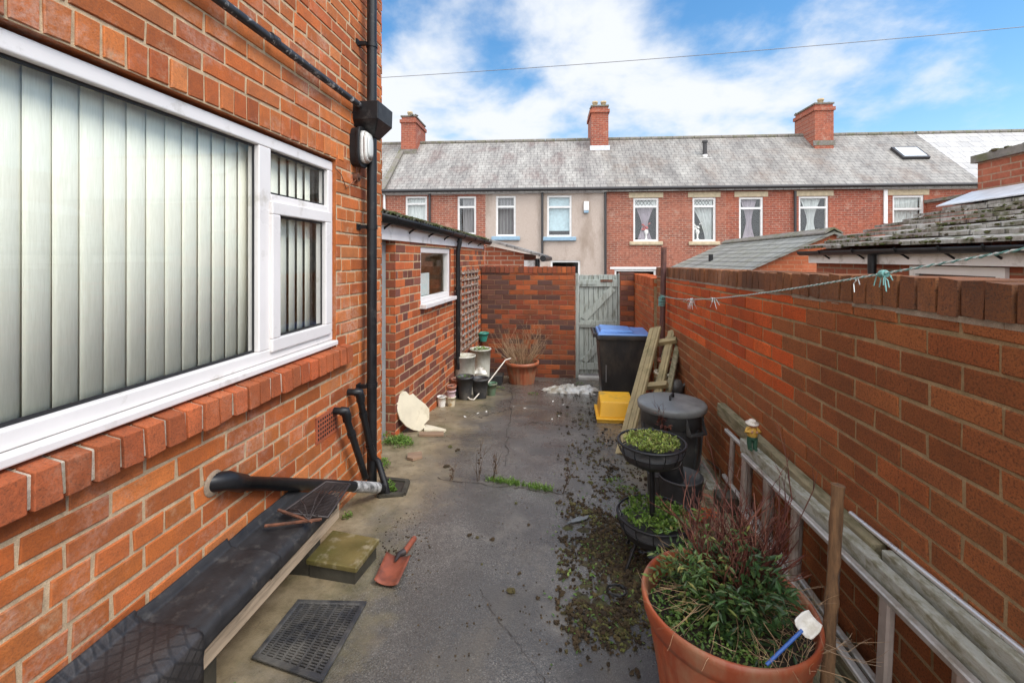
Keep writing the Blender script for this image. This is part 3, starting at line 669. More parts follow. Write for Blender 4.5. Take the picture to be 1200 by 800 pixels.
# ------------------------------------------------------------------ end wall, gate and pier
def coping(mb, O, U, V, N, w, rng, vfun=None, cls=None, pitch=0.0765, h=0.105, dep=0.226, mi=0, deep=0.014, jj=0.002):
    u = 0.0
    while u < w - 0.02:
        j = lambda: rng.uniform(-jj, jj); a, b = u + 0.005, min(u + pitch - 0.005, w); v = vfun((a + b) / 2) if vfun else 0
        mb.bc = (rng.random(), rng.random(), cls(u, h) if cls else 0.0); o = rng.uniform(-0.004, 0.004); zt_ = h + rng.uniform(-0.004, 0.003)
        P = lambda x, y, n: O + U * x + V * (y + v) + N * n
        f0, f1 = deep + o, deep - dep + o
        p = [P(a, 0.006, f1), P(b, 0.006, f1), P(b + j(), 0.006 + j(), f0), P(a + j(), 0.006 + j(), f0), P(a, zt_, f1), P(b, zt_, f1), P(b + j(), zt_ + j(), f0 - .003), P(a + j(), zt_ + j(), f0 - .003)]
        mb.hexa(p, mi); u += pitch
ew = thing('end_wall', 'dark mottled brick wall across the far end of the yard, beside the gate', 'wall', (-0.7, YE, gz(YE)))
xg0 = WY(674, 380, YE).x; zw = WY(615, 312.5, YE).z
mb = MB(); rng = random.Random(41); O = Vector((OBx(YE) + 0.012, YE, -0.72)); w = xg0 - O.x; h = zw - 0.105 - O.z
wall_sheet(mb, O, X3, Z3, -Y3, w, h, [], 1); mb.box((O.x, YE + 0.001, -0.72), (xg0, YE + 0.215, zw - 0.105), 1)
lay_bricks(mb, O, X3, Z3, -Y3, w, h, rng, 0.079, 0.232, 0.010, cls=lambda u, v: 1.0 if rng.random() * .7 + mnoise.noise(Vector((u * 1.6, v * 2.2, 4))) * .8 > .38 else 0.0, deep=0.004)
lay_bricks(mb, Vector((xg0, YE, -0.72)), Y3, Z3, X3, 0.215, h, rng, 0.079, 0.215, 0.010, deep=0.005)
mb.build('brickwork', ['brick_end', 'mortar_end'], ew)
mb = MB(); coping(mb, O + Z3 * h, X3, Z3, -Y3, w, rng, cls=lambda u, v: 0.5 if rng.random() < .3 else 0.0); mb.box((O.x, YE + 0.004, zw - 0.104), (xg0, YE + 0.20, zw - 0.012), 1)
mb.build('coping', ['brick_end', 'mortar_end'], ew)

M['gatewood'] = simple('grey_green_gate_paint', (0.33, 0.36, 0.325), 0.7, 0.16, 6, 0.3, 40, dirt=(0.13, 0.13, 0.095), dirt_amt=0.35, dscale=7, stretch=(6, 6, 0.7))
xg1 = WY(727, 380, YE).x; gate = thing('timber_gate', 'grey green boarded gate with Z bracing at the far end of the yard', 'gate', ((xg0 + xg1) / 2, YE + 0.06, gz(YE)))
zg0 = gz(YE) + 0.05; zg1 = WY(700, 322, YE).z; yg = YE + 0.07; ga, gb = xg0 + 0.065, xg1 - 0.035
n = 8; bw = (gb - ga) / n; rng = random.Random(3)
for i in range(n):
    mb = MB(); o = rng.uniform(-.002, .002); mb.box((ga + i * bw + 0.003, yg + o, zg0 + rng.uniform(-.01, .01)), (ga + (i + 1) * bw - 0.003, yg + 0.02 + o, zg1 + rng.uniform(-.008, .004))); smooth_bevel(mb.build('board', 'gatewood', gate), 0.003)
mb = MB(); mb.box((ga - .002, yg + 0.022, zg0 + .02), (gb + .002, yg + 0.026, zg1 - .02)); mb.build('backing', 'gasket', gate)
rails = [WY(700, 332, YE).z, WY(700, 380, YE).z, WY(700, 430, YE).z]
for z in rails: mb = MB(); mb.box((ga, yg - 0.026, z - 0.055), (gb, yg - 0.003, z + 0.055)); smooth_bevel(mb.build('rail', 'gatewood', gate), 0.004)
for z0, z1 in ((rails[1] + 0.055, rails[0] - 0.055), (rails[2] + 0.055, rails[1] - 0.055)):
    mb = MB(); mb.bbox_bar((ga + 0.07, yg - 0.0145, z0 + 0.02), (gb - 0.07, yg - 0.0145, z1 - 0.02), 0.023, 0.10, up=Vector((-1, 0, 0.5))); mb.build('brace', 'gatewood', gate)
for x0, x1 in ((xg0 + 0.004, ga - 0.008), (gb + 0.006, xg1 - 0.002)): mb = MB(); mb.box((x0, yg - 0.03, gz(YE) - 0.05), (x1, yg + 0.06, zg1 + 0.02)); smooth_bevel(mb.build('gate_post', 'gatewood', gate), 0.004)
M['rust'] = simple('rusty_iron', (0.16, 0.06, 0.03), 0.75, 0.5, 30, 0.4, 120, dirt=(0.06, 0.035, 0.025), dirt_amt=0.6, dscale=20)
mb = MB(); mb.box((gb - 0.27, yg - 0.032, rails[0] + 0.02), (gb - 0.08, yg - 0.027, rails[0] + 0.06)); mb.box((gb - 0.22, yg - 0.05, rails[0] + 0.025), (gb - 0.20, yg - 0.03, rails[0] + 0.055)); mb.build('bolt', 'rust', gate)
for z in rails[:2]: mb = MB(); mb.box((ga - 0.02, yg - 0.033, z - 0.02), (ga + 0.26, yg - 0.0275, z + 0.016)); mb.build('hinge', 'gatewood', gate)
mb = MB(); M['concrete'] = simple('pale_concrete', (0.42, 0.41, 0.38), 0.85, 0.2, 8, 0.4, 80, dirt=(0.16, 0.14, 0.09), dirt_amt=0.4); mb.box((xg0 + 0.05, YE - 0.10, gz(YE) - 0.06), (xg1 - 0.03, YE + 0.03, gz(YE) + 0.045)); smooth_bevel(tag(mb.build('gate_step', 'concrete'), 'pale concrete step below the grey green gate', 'step'), 0.008)

# ------------------------------------------------------------------ the yard wall on the right
XR = 1.07; YS = WX(770, 320, XR).y
yw = thing('yard_wall', 'long rustic red brick yard wall with mossy coping behind the ladder', 'wall', (XR + 0.1, 3, gz(3)))
rng = random.Random(55); Yn = -1.7; w = YS - Yn; O = Vector((XR, YS, -0.7))
zsl = lambda u: -0.011 * max(0.0, (YS - u) - 1.0)
ztop = CAMZ - 0.055; h = ztop - 0.108 - O.z
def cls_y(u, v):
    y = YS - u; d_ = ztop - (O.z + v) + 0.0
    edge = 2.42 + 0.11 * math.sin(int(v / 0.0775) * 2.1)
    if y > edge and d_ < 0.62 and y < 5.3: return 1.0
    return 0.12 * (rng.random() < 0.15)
mb = MB(); P = lambda u, v: O - Y3 * u + Z3 * (v + zsl(u))
us = [w * i / 30 for i in range(31)]
for a, b in zip(us, us[1:]):
    mb.add([P(a, 0), P(b, 0), P(b, h), P(a, h)], [(0, 1, 2, 3)], 1); q = [P(a, 0), P(b, 0), P(b, h), P(a, h)]; mb.add([p + X3 * 0.215 for p in q], [(3, 2, 1, 0)], 1)
mb.add([P(0, 0), P(0, h), P(0, h) + X3 * .215, P(0, 0) + X3 * .215], [(0, 1, 2, 3)], 1)
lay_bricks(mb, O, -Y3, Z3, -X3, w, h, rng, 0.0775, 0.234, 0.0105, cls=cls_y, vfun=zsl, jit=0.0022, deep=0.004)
lay_bricks(mb, Vector((XR + .215, YS, -0.7)), -X3, Z3, Y3, .215, h, rng, 0.0775, 0.234, 0.0105, deep=0.004)
mb.build('brickwork', ['brick_yard', 'mortar_yard'], yw)
mb = MB()
coping(mb, O + Z3 * (h + 0.003), -Y3, Z3, -X3, w, rng, vfun=zsl, cls=lambda u, v: (0.25 if YS - u > 3.2 else 0.0), pitch=0.0785, deep=0.011, dep=0.235, jj=0.0045)
for a, b in zip(us, us[1:]):
    q = [P(a, h), P(b, h), P(b, h + 0.092), P(a, h + 0.092)]; q = [p + X3 * 0.004 for p in q]; mb.hexa([q[0], q[1], q[1] + X3 * .21, q[0] + X3 * .21, q[3], q[2], q[2] + X3 * .21, q[3] + X3 * .21], 1)
    bed = [P(a, h - 0.008), P(b, h - 0.008), P(b, h + 0.010), P(a, h + 0.010)]; bed = [p - X3 * rng.uniform(0.004, 0.007) for p in bed]; mb.add(bed, [(0, 1, 2, 3)], 2)
M['brick_cope'] = brick_mat('lichen_coping_brick', [(0.22, 0.085, 0.032), (0.28, 0.11, 0.04), (0.24, 0.09, 0.036)], [(0.36, 0.13, 0.045), (0.40, 0.15, 0.055), (0.34, 0.12, 0.045)], pale=0.22, dark=0.5, rough=0.92, grit=0.8, relief=1.0, paleC=(0.42, 0.36, 0.30))
M['mortar_mossy'] = mortar_mat('mossy_dark_mortar', (0.12, 0.095, 0.05), moss=0.9)
M['mortar_bed'] = mortar_mat('pale_bed_mortar', (0.36, 0.30, 0.23))
mb.build('coping', ['brick_cope', 'mortar_mossy', 'mortar_bed'], yw)
XF = 1.03; ztf = CAMZ - 0.235
mb = MB(); O2 = Vector((XF, YE + .2, -0.72)); w2_ = YE + .2 - YS; h2 = ztf - 0.108 - O2.z; rng = random.Random(57)
wall_sheet(mb, O2, -Y3, Z3, -X3, w2_, h2, [], 1); lay_bricks(mb, O2, -Y3, Z3, -X3, w2_, h2, rng, 0.0775, 0.234, 0.0105, cls=lambda u, v: 0.35 + .3 * rng.random(), deep=0.006)
mb.box((XF + 0.001, YS, -0.72), (XF + .21, YE + .2, ztf - .108), 1)
coping(mb, O2 + Z3 * h2, -Y3, Z3, -X3, w2_, rng, cls=lambda u, v: .6, pitch=.0785, deep=.008, dep=.22); mb.box((XF + .004, YS, ztf - .107), (XF + .2, YE + .2, ztf - .015), 1)
mb.build('lower_brickwork', ['brick_yard', 'mortar_yard'], yw)
pier = thing('gate_pier', 'narrow brick pier between the gate and the long yard wall', 'pier', ((xg1 + XF) / 2, YE, gz(YE)))
mb = MB(); O = Vector((xg1, YE, -.72)); rng = random.Random(58); zpz = WY(735, 319, YE).z; h = zpz - O.z; w = XF - 0.012 - xg1
mb.box((xg1, YE + .001, -.72), (XF - .012, YE + .21, zpz - 0.006), 1); lay_bricks(mb, O, X3, Z3, -Y3, w, h, rng, .079, .232, .010, cls=lambda u, v: .8 * (rng.random() < .4), deep=.007); lay_bricks(mb, O + Y3 * .21, -Y3, Z3, -X3, .21, h, rng, .079, .21, .01, deep=.004)
mb.build('brickwork', ['brick_end', 'mortar_end'], pier)
# ------------------------------------------------------------------ the terrace across the back lane
TA = rad(2.6)
TD = Vector((math.cos(TA), math.sin(TA), 0)); TN = Vector((math.sin(TA), -math.cos(TA), 0))
TO = Wz(666, 303, 17.0); CP = Vector((0, 0, CAMZ))
def fac(px, py, n=0.0):
    d = Wz(px, py, 1.0) - CP; t = ((TO - CP).dot(TN) + n) / d.dot(TN); p = CP + d * t
    return (p - TO).dot(TD), p.z
def FPt(s, z, n=0.0): return TO + TD * s + TN * n + Z3 * (z - TO.z)
RD = 2.9                                        # eaves line to ridge, in plan
ZE = fac(600, 220.5)[1]; ZR = fac(640, 165.5, -RD)[1]; ZB = -0.6

def facade_vec(t):                              # metres along the terrace and upwards
    p = t.coord(); dt = t.n('ShaderNodeVectorMath', operation='DOT_PRODUCT'); t.put(dt.inputs[0], p); dt.inputs[1].default_value = TD
    s = t.sep(p); c = t.n('ShaderNodeCombineXYZ'); t.put(c.inputs[0], dt.outputs['Value']); t.put(c.inputs[1], s[2]); return c.outputs[0], p
def far_brick(name, c1, c2, c3, mort):
    t = NT(name); v, p = facade_vec(t); b = t.n('ShaderNodeTexBrick'); b.offset = 0.5
    t.put(b.inputs['Vector'], v); b.inputs['Scale'].default_value = 1; b.inputs['Brick Width'].default_value = 0.235; b.inputs['Row Height'].default_value = 0.08
    b.inputs['Mortar Size'].default_value = 0.009; b.inputs['Mortar Smooth'].default_value = 0.2; b.inputs['Bias'].default_value = -0.1
    t.put(b.inputs['Color1'], c1); t.put(b.inputs['Color2'], c2); t.put(b.inputs['Mortar'], mort)
    n = t.noise(1.1, 7, 0.65, p); c = t.mix(t.ramp(n, [(0.42, 0.0), (0.62, 0.75)]), b.outputs['Color'], c3)
    n2 = t.noise(11, 4, 0.7, p); c = t.mix(t.ramp(n2, [(0.35, 0.5), (0.55, 0.0)]), c, tuple(x * 0.4 for x in c1))
    pa = t.ramp(t.noise(2.3, 8, 0.7, p), [(0.56, 0.0), (0.66, 0.55)]); c = t.mix(pa, c, (0.42, 0.27, 0.20))
    t.bsdf(c, 0.85, t.bump(t.math('ADD', b.outputs['Fac'], n2), 0.4, 0.01)); return t.m
M['far_brick1'] = far_brick('terrace_brick_rose', (0.31, 0.085, 0.045), (0.20, 0.06, 0.04), (0.36, 0.13, 0.08), (0.36, 0.27, 0.20))
M['far_brick2'] = far_brick('terrace_brick_red', (0.32, 0.07, 0.035), (0.21, 0.05, 0.03), (0.36, 0.10, 0.05), (0.33, 0.22, 0.16))
def render_mat():
    t = NT('pebbledash_render'); p = t.coord(); n = t.noise(60, 3, 0.8); w = t.noise(1.2, 6, 0.65, t.coord('Object', (1, 1, 0.35)))
    c = t.ramp(n, [(0.3, (0.32, 0.25, 0.205)), (0.7, (0.54, 0.45, 0.385))]); c = t.mix(t.ramp(w, [(0.52, 0.0), (0.70, 0.65)]), c, (0.22, 0.16, 0.115))
    t.bsdf(c, 0.95, t.bump(n, 0.6, 0.02)); return t.m
M['dash'] = render_mat()
def slate(name, base, pale, amt, row=0.20, moss=0.0, warm=(0.13, 0.085, 0.075), frame=None, width=0.28):
    t = NT(name); p = t.coord()
    dirv = TD if frame is None else frame[0]; slope = frame[1] if frame is not None else None
    a = t.n('ShaderNodeVectorMath', operation='DOT_PRODUCT'); t.put(a.inputs[0], p); a.inputs[1].default_value = dirv
    s = t.sep(p); hgt = t.math('MULTIPLY', s[2], 1.55) if slope is None else t.math('MULTIPLY', s[2], slope)
    cv = t.n('ShaderNodeCombineXYZ'); t.put(cv.inputs[0], a.outputs['Value']); t.put(cv.inputs[1], hgt)
    b = t.n('ShaderNodeTexBrick'); t.put(b.inputs['Vector'], cv.outputs[0]); b.inputs['Scale'].default_value = 1; b.inputs['Brick Width'].default_value = width; b.inputs['Row Height'].default_value = row
    b.inputs['Mortar Size'].default_value = 0.010; b.inputs['Mortar Smooth'].default_value = 0.3
    d = tuple(x * 0.80 for x in base); l = tuple(x * 1.14 for x in base); t.put(b.inputs['Color1'], d); t.put(b.inputs['Color2'], l); t.put(b.inputs['Mortar'], tuple(x * 0.25 for x in base))
    mp = t.n('ShaderNodeMapping'); mp.inputs['Scale'].default_value = (1.0, 0.26, 1); t.put(mp.inputs[0], cv.outputs[0])
    n = t.noise(1.6, 8, 0.7, mp.outputs[0]); n2 = t.noise(9, 6, 0.75, mp.outputs[0])
    k = t.math('ADD', t.math('MULTIPLY', n, 0.62), t.math('MULTIPLY', n2, 0.42))
    c = t.mix(t.ramp(t.noise(0.9, 5, 0.6, cv.outputs[0]), [(0.48, 0.0), (0.66, 0.85)]), b.outputs['Color'], warm)
    c = t.mix(t.math('MULTIPLY', t.ramp(k, [(0.44, 0.0), (0.66, 1.0)]), amt), c, pale)
    c = t.mix(t.math('MULTIPLY', b.outputs['Fac'], 0.7), c, tuple(x * 0.3 for x in base))
    if moss: c = t.mix(t.math('MULTIPLY', t.ramp(t.noise(5, 8, 0.72, p), [(0.5, 0.0), (0.62, 1.0)]), moss), c, (0.075, 0.075, 0.022))
    t.bsdf(c, 0.62, t.bump(t.math('SUBTRACT', n2, b.outputs['Fac']), 0.5, 0.015)); return t.m
M['slate1'] = slate('lichened_slate', (0.170, 0.155, 0.143), (0.43, 0.41, 0.37), 0.8)
M['slate2'] = slate('brown_grey_slate', (0.165, 0.150, 0.135), (0.40, 0.38, 0.34), 0.7, warm=(0.145, 0.105, 0.080))
M['slate3'] = slate('pale_roof_tiles', (0.37, 0.355, 0.34), (0.46, 0.45, 0.44), 0.6, row=0.42, warm=(0.36, 0.34, 0.32), width=.42)
M['ridge'] = simple('grey_ridge_tile', (0.17, 0.15, 0.13), 0.8, 0.3, 12, 0.4, 60, dirt=(0.1, 0.1, 0.04), dirt_amt=0.5)
M['lead'] = simple('lead_flashing', (0.55, 0.56, 0.58), 0.5, 0.15)
M['stone'] = simple('cream_stone', (0.47, 0.38, 0.25), 0.85, 0.2, 10, 0.3, 50)
M['bluesill'] = simple('blue_painted_sill', (0.22, 0.33, 0.42), 0.6, 0.15, 10)
M['curtain'] = simple('net_curtain', (0.55, 0.56, 0.55), 0.9, 0.25, 6, 0.3, 10, stretch=(8, 8, 0.4))
M['curtain2'] = simple('grey_curtain', (0.30, 0.28, 0.29), 0.9, 0.35, 6, 0.3, 10, stretch=(10, 10, 0.3))
M['purple'] = simple('mauve_curtain', (0.40, 0.33, 0.38), 0.9, 0.3, 6, 0.3, 10, stretch=(9, 9, 0.3))
M['blueblind'] = simple('pale_blue_roller_blind', (0.42, 0.53, 0.58), 0.8, 0.12, 12, 0.1)
M['potclay'] = simple('buff_chimney_pot', (0.46, 0.34, 0.20), 0.85, 0.2)
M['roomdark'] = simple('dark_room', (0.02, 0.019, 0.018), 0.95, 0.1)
M['gutterfar'] = simple('dark_gutter', (0.03, 0.027, 0.027), 0.5, 0.2)
M['white_trim'] = simple('white_trim_paint', (0.72, 0.70, 0.67), 0.5, 0.08)
M['ornament'] = simple('white_ornament', (0.75, 0.72, 0.70), 0.4, 0.1)
M['redflower'] = simple('red_flowers', (0.45, 0.05, 0.04), 0.7, 0.3)

def fbox(mb, s0, s1, z0, z1, n0, n1, m=None):
    mb.frame_box(FPt(0, 0), TD, Z3, TN, s0, s1, z0, z1, n0, n1, m)
def chimney(root, pxa, pxb, pytop, n0=-RD + 0.75, n1=-RD - 0.85, pots=2, mat='far_brick2', name='chimney'):
    s0, zt_ = fac(pxa, pytop, n0); s1 = fac(pxb, pytop, n0)[0]
    mb = MB(); fbox(mb, s0, s1, ZR - 1.3, zt_ - 0.30, n1, n0); fbox(mb, s0 - .05, s1 + .05, zt_ - 0.30, zt_ - 0.16, n1 - .05, n0 + .05); fbox(mb, s0 + .02, s1 - .02, zt_ - 0.16, zt_ - 0.04, n1 + .02, n0 - .02)
    ch = mb.build(name, mat, root)
    mb = MB(); fbox(mb, s0 - .02, s1 + .02, zt_ - 0.04, zt_ + .02, n1 - .02, n0 + .02); rng = random.Random(int(pxa))
    for _ in range(14): mb.blob(FPt(rng.uniform(s0, s1), zt_ + .03, rng.uniform(n1, n0)), rng.uniform(.05, .11), rng, .5)
    mb.build('cap', 'ridge', ch)
    for i in range(pots):
        mb = MB(); c = FPt(s0 + (s1 - s0) * ((i + 0.5) / pots if n0 - n1 < 1.2 or pots > 1 else .5), zt_ + 0.0, n0 - 0.25); mb.lathe([(0.10, -0.05), (0.095, 0.16), (0.12, 0.17), (0.12, 0.24), (0.09, 0.24), (0.085, 0.05)], c, 12); mb.build('chimney_pot', 'potclay', ch)
    mb = MB(); fbox(mb, s0 - .06, s1 + .06, ZR - 0.62, ZR - 0.42, n0 - .02, n0 + .012); mb.build('flashing', 'lead' if pxa == 693 else 'ridge', ch)
    return ch
def house_window(root, x0, y0, x1, y1, transom=0.28, curtain=None, lintel=None, sill='stone', wall_n=0.0, arch=True):
    s0, zt_ = fac(x0, y0, wall_n); s1, zb_ = fac(x1, y1, wall_n); F = 0.075; nb, nf = wall_n - 0.12, wall_n - 0.035
    mb = MB(); fbox(mb, s0, s1, zt_ - F, zt_, nb, nf); fbox(mb, s0, s1, zb_, zb_ + F, nb, nf); fbox(mb, s0, s0 + F, zb_ + F, zt_ - F, nb, nf); fbox(mb, s1 - F, s1, zb_ + F, zt_ - F, nb, nf)
    ztr_ = zt_ - (zt_ - zb_) * transom
    if transom: fbox(mb, s0 + F, s1 - F, ztr_ - 0.035, ztr_ + 0.035, nb, nf + .004)
    w = mb.build('window', 'white_trim', root)
    mb = MB(); fbox(mb, s0 + F - .005, s1 - F + .005, zb_ + F - .005, zt_ - F + .005, nb + .03, nb + .04); mb.build('pane', 'glass', w)
    if curtain: curtain(w, s0 + F, s1 - F, zb_ + F, zt_ - F, ztr_, nb - 0.06)
    mb = MB(); q = [FPt(a, b, nb - 0.55) for a, b in ((s0 - .3, zb_ - .3), (s1 + .3, zb_ - .3), (s1 + .3, zt_ + .3), (s0 - .3, zt_ + .3))]; mb.add(q, [(0, 1, 2, 3)]); mb.build('dark_room_backing', 'roomdark', w)  # near-black sheet stands in for the unlit room behind the pane
    if sill:
        mb = MB(); e = 0.16 if sill == 'bluesill' else .14; fbox(mb, s0 - e, s1 + e, zb_ - 0.15 if sill == 'bluesill' else zb_ - .13, zb_ - .002, nf - .05, wall_n + (.10 if sill == 'bluesill' else .06)); smooth_bevel(mb.build('sill', sill, w), .02)
    if lintel:
        mb = MB(); fbox(mb, s0 - .16, s1 + .16, zt_ + .005, zt_ + (.20 if lintel == 'stone' else .09), nf - .05, wall_n + .015); mb.build('lintel', lintel, w)
    return (s0, s1, zb_, zt_)
def folds(mb, s0, s1, z0, z1, n, gather=None, amp=0.03, k=26):
    mb.smooth = True; rows = 10; vs_ = []
    for r in range(rows + 1):
        f = r / rows; z = z0 + (z1 - z0) * f
        for i in range(k + 1):
            s = s0 + (s1 - s0) * i / k
            if gather: s = gather(s, f)
            vs_.append(FPt(s, z, n + amp * math.sin(i * 1.9) + amp * .5 * math.sin(i * 3.1 + r * .2)))
    mb.add(vs_, [(r * (k + 1) + i, r * (k + 1) + i + 1, (r + 1) * (k + 1) + i + 1, (r + 1) * (k + 1) + i) for r in range(rows) for i in range(k)]); mb.smooth = False
def net(mat='curtain', a=0.0, b=1.0):
    def f(w, s0, s1, z0, z1, zt_, n):
        mb = MB(); folds(mb, s0 + (s1 - s0) * a - .03, s0 + (s1 - s0) * b + .03, z0 - .02, z1 + .02, n); mb.build('curtain', mat, w)
    return f
def slats(mat='curtain2'):
    def f(w, s0, s1, z0, z1, zt_, n):
        mb = MB(); k = 11
        for i in range(k): fbox(mb, s0 + (s1 - s0) * (i + .1) / k, s0 + (s1 - s0) * (i + .72) / k, z0 - .02, z1 + .02, n - .01, n)
        mb.build('blind', mat, w)
    return f
def roller(w, s0, s1, z0, z1, zt_, n):
    mb = MB(); fbox(mb, s0 - .02, s1 + .02, z0 + .16, z1 + .02, n - .01, n); mb.build('blind', 'blueblind', w)
def leaded(cur):
    def f(w, s0, s1, z0, z1, zt_, n):
        mb = MB(); k = 6; a0, a1 = zt_ + .04, z1
        mb.frame_box(FPt(0, 0), TD, Z3, TN, s0, s1, a0, a1, n + .03, n + .034)
        mb.build('frosted_light', 'curtain', w)
        mb = MB()
        for i in range(-2, k + 1):
            for sg in (1, -1):
                x0 = s0 + (s1 - s0) * i / k; x1 = x0 + (a1 - a0) * .7 * 1; p, q = (x0, x1) if sg > 0 else (x1, x0)
                if min(p, q) < s0 - .01 or max(p, q) > s1 + .01: continue
                mb.bbox_bar(FPt(p, a0, n + .045), FPt(q, a1, n + .045), .014, .006, up=TN)
        mb.build('leading', 'gutterfar', w); cur(w, s0, s1, z0, zt_ - .03, zt_, n)
    return f
def swag(side, mat, orn=None):
    def f(w, s0, s1, z0, z1, zt_, n):
        W_ = s1 - s0; mb = MB()
        def g(s, fr): 
            t = (s - s0) / W_; pull = 0.35 + 0.65 * fr ** 1.6
            return s1 - (1 - t) * W_ * pull if side > 0 else (s0 + t * W_ * pull if side < 0 else s0 + W_ / 2 + (t - .5) * W_ * (0.25 + .75 * abs(fr - .45) ** 1.3 * 1.6))
        folds(mb, s0 - .02, s1 + .02, z0 - .02, z1 + .03, n - .03, g); mb.build('curtain', mat, w)
        if orn:
            c = FPt(s0 + W_ * orn[0], z0, n + .03); mb = MB(); mb.lathe([(.07, 0), (.03, .05), (.03, .18), (.08, .28), (.06, .36), (.02, .37)], c, 10); v = mb.build('vase', 'ornament', w)
            mb = MB(); rng = random.Random(3)
            for _ in range(12): mb.blob(c + Vector((rng.uniform(-.14, .14), 0, rng.uniform(.36, .62))), rng.uniform(.03, .06), rng)
            mb.build('flowers', orn[1], v)
    return f

def terrace_house(name, label, pxa, pxb, wallmat, roofmat, ridge_a=None, ridge_b=None):
    s0 = fac(pxa, 220)[0]; s1 = fac(pxb, 220)[0]
    root = thing(name, label, 'house', FPt((s0 + s1) / 2, ZB, -3), 'terraced houses across the back lane')
    return root, s0, s1
def house_shell(root, s0, s1, wallmat, roofmat, holes, gut=True, fasc=True):
    mb = MB(); O = FPt(s0, ZB); hs_ = [(a - s0 + .004, b - s0 - .004, c - ZB + .004, d - ZB - .004) for a, b, c, d in holes]
    wall_sheet(mb, O, TD, Z3, TN, s1 - s0, ZE - ZB, hs_, 0)
    for a, b, c, d in holes:                    # reveals
        for q in ((a, a + .003, c, d), (b - .003, b, c, d), (a, b, d - .003, d)): fbox(mb, *q, -.14, -.001)
    q = lambda s, z, n: FPt(s, z, n)
    for s in (s0, s1): mb.add([q(s, ZB, 0), q(s, ZB, -2 * RD), q(s, ZE, -2 * RD), q(s, ZR - .08, -RD), q(s, ZE, 0)], [(0, 1, 2, 3, 4)])
    mb.add([q(s0, ZB, -2 * RD), q(s1, ZB, -2 * RD), q(s1, ZE, -2 * RD), q(s0, ZE, -2 * RD)], [(0, 1, 2, 3)])
    mb.build('wall', wallmat, root)
    mb = MB(); sl = (ZR - ZE) / RD; e = 0.16
    for sg in (1, -1):
        f = lambda s, n, dz=0.0: FPt(s, ZR - sl * abs(n + RD) + dz, n) 
        n_e = 0 + e if sg > 0 else -2 * RD - e
        p = [f(s0, n_e), f(s1, n_e), f(s1, -RD), f(s0, -RD)]
        mb.hexa([a - Z3 * .06 for a in p] + [a + Z3 * .02 for a in p])
    rf = mb.build('roof', roofmat, root)
    mb = MB(); s = s0
    while s < s1 - .1:
        mb.tube([FPt(s + .006, ZR + .01, -RD), FPt(min(s + .44, s1), ZR + .01, -RD)], .095, 10); s += .45
    mb.build('ridge_tiles', 'ridge', rf)
    if fasc:
        mb = MB(); fbox(mb, s0, s1, ZE - 0.22, ZE - 0.06, .004, .05); mb.build('fascia', fasc if isinstance(fasc, str) else 'white_trim', root)
    if gut:
        mb = MB(); mb.tube([FPt(s0, ZE - .08, e + .03), FPt(s1, ZE - .08, e + .03)], .06, 8); mb.build('gutter', 'gutterfar', root)
def dpipe(root, px, py0=224, py1=335, mat='gutterfar', n=.07):
    s, z0 = fac(px, py0, n); z1 = fac(px, py1, n)[1]; mb = MB(); mb.tube([FPt(s, z0, n), FPt(s, z1, n)], .045, 8); mb.build('downpipe', mat, root)

# seven houses of the row, leftmost first
r, s0, s1 = terrace_house('terraced_house', 'slate roofed end of the terrace showing beside the black hopper', 330, 449, 0, 0)
house_shell(r, s0, s1, 'far_brick1', 'slate2', [])
r, s0, s1 = terrace_house('terraced_house', 'rose brick terraced house without stone lintels, between hopper and pebbledash house', 449, 569, 0, 0)
h = [house_window(r, 475, 230, 500.5, 262, .28, net('curtain'), 'far_brick2', None), house_window(r, 536, 230, 558, 275, .28, net('curtain2', .25, 1), 'far_brick2', None)]
house_shell(r, s0, s1, 'far_brick1', 'slate1', h); dpipe(r, 503.5); dpipe(r, 450.5, 222, 246, 'white_trim')
chimney(r, 470, 487, 136, pots=1)
mb = MB(); f = lambda n, dz: FPt(s0, ZR - (ZR - ZE) / RD * abs(n + RD) + dz, n); a_, b_ = f(.16, .07), f(-RD, .07); mb.bbox_bar(a_, b_, .22, .14); mb.build('verge_coping', 'ridge', r)
sA = fac(520, 250, .1); mb = MB(); p = FPt(sA[0] - .17, 0, 0); s_, z_ = fac(510, 262, .2); mb.tube([FPt(s_, z_, .2), FPt(s_, z_ - .9, .2)], .09, 8); mb.build('flue', 'gutterfar', r)
r, s0, s1 = terrace_house('terraced_house', 'beige pebbledash terraced house with blue window sills', 569, 711, 0, 0)
h = [house_window(r, 581, 229.5, 604.5, 277, .27, slats(), None, 'bluesill'), house_window(r, 641, 229, 670, 277.5, .28, roller, None, 'bluesill'), house_window(r, 645, 305, 680, 345, 0, None, None, None)]
house_shell(r, s0, s1, 'dash', 'slate1', h); dpipe(r, 635.5, 222, 305); dpipe(r, 709.5, 222, 330)
chimney(r, 693, 713, 124, pots=2)
sb, zb_ = fac(684, 238, .06); mb = MB(); fbox(mb, sb, sb + .19, zb_ - .28, zb_ + .06, .003, .10); smooth_bevel(mb.build('alarm_box', 'white_trim', r), .02)
mb = MB(); fbox(mb, sb + .01, sb + .18, zb_ - .36, zb_ - .285, .003, .09); mb.build('alarm_base', 'bluesill', r)
r, s0, s1 = terrace_house('terraced_house', 'red brick terraced house with leaded fanlights and a vent pipe on its roof', 711, 851, 0, 0)
h = [house_window(r, 742, 232, 772, 283, .2, leaded(swag(0, 'purple', (.55, 'redflower'))), 'stone', 'stone'), house_window(r, 811.5, 231.5, 839, 283, .2, leaded(swag(1, 'curtain', (.22, 'ornament'))), 'stone', 'stone'), house_window(r, 720, 315.5, 769, 345, 0, None, 'white_trim', None)]
house_shell(r, s0, s1, 'far_brick1', 'slate2', h, fasc=False)
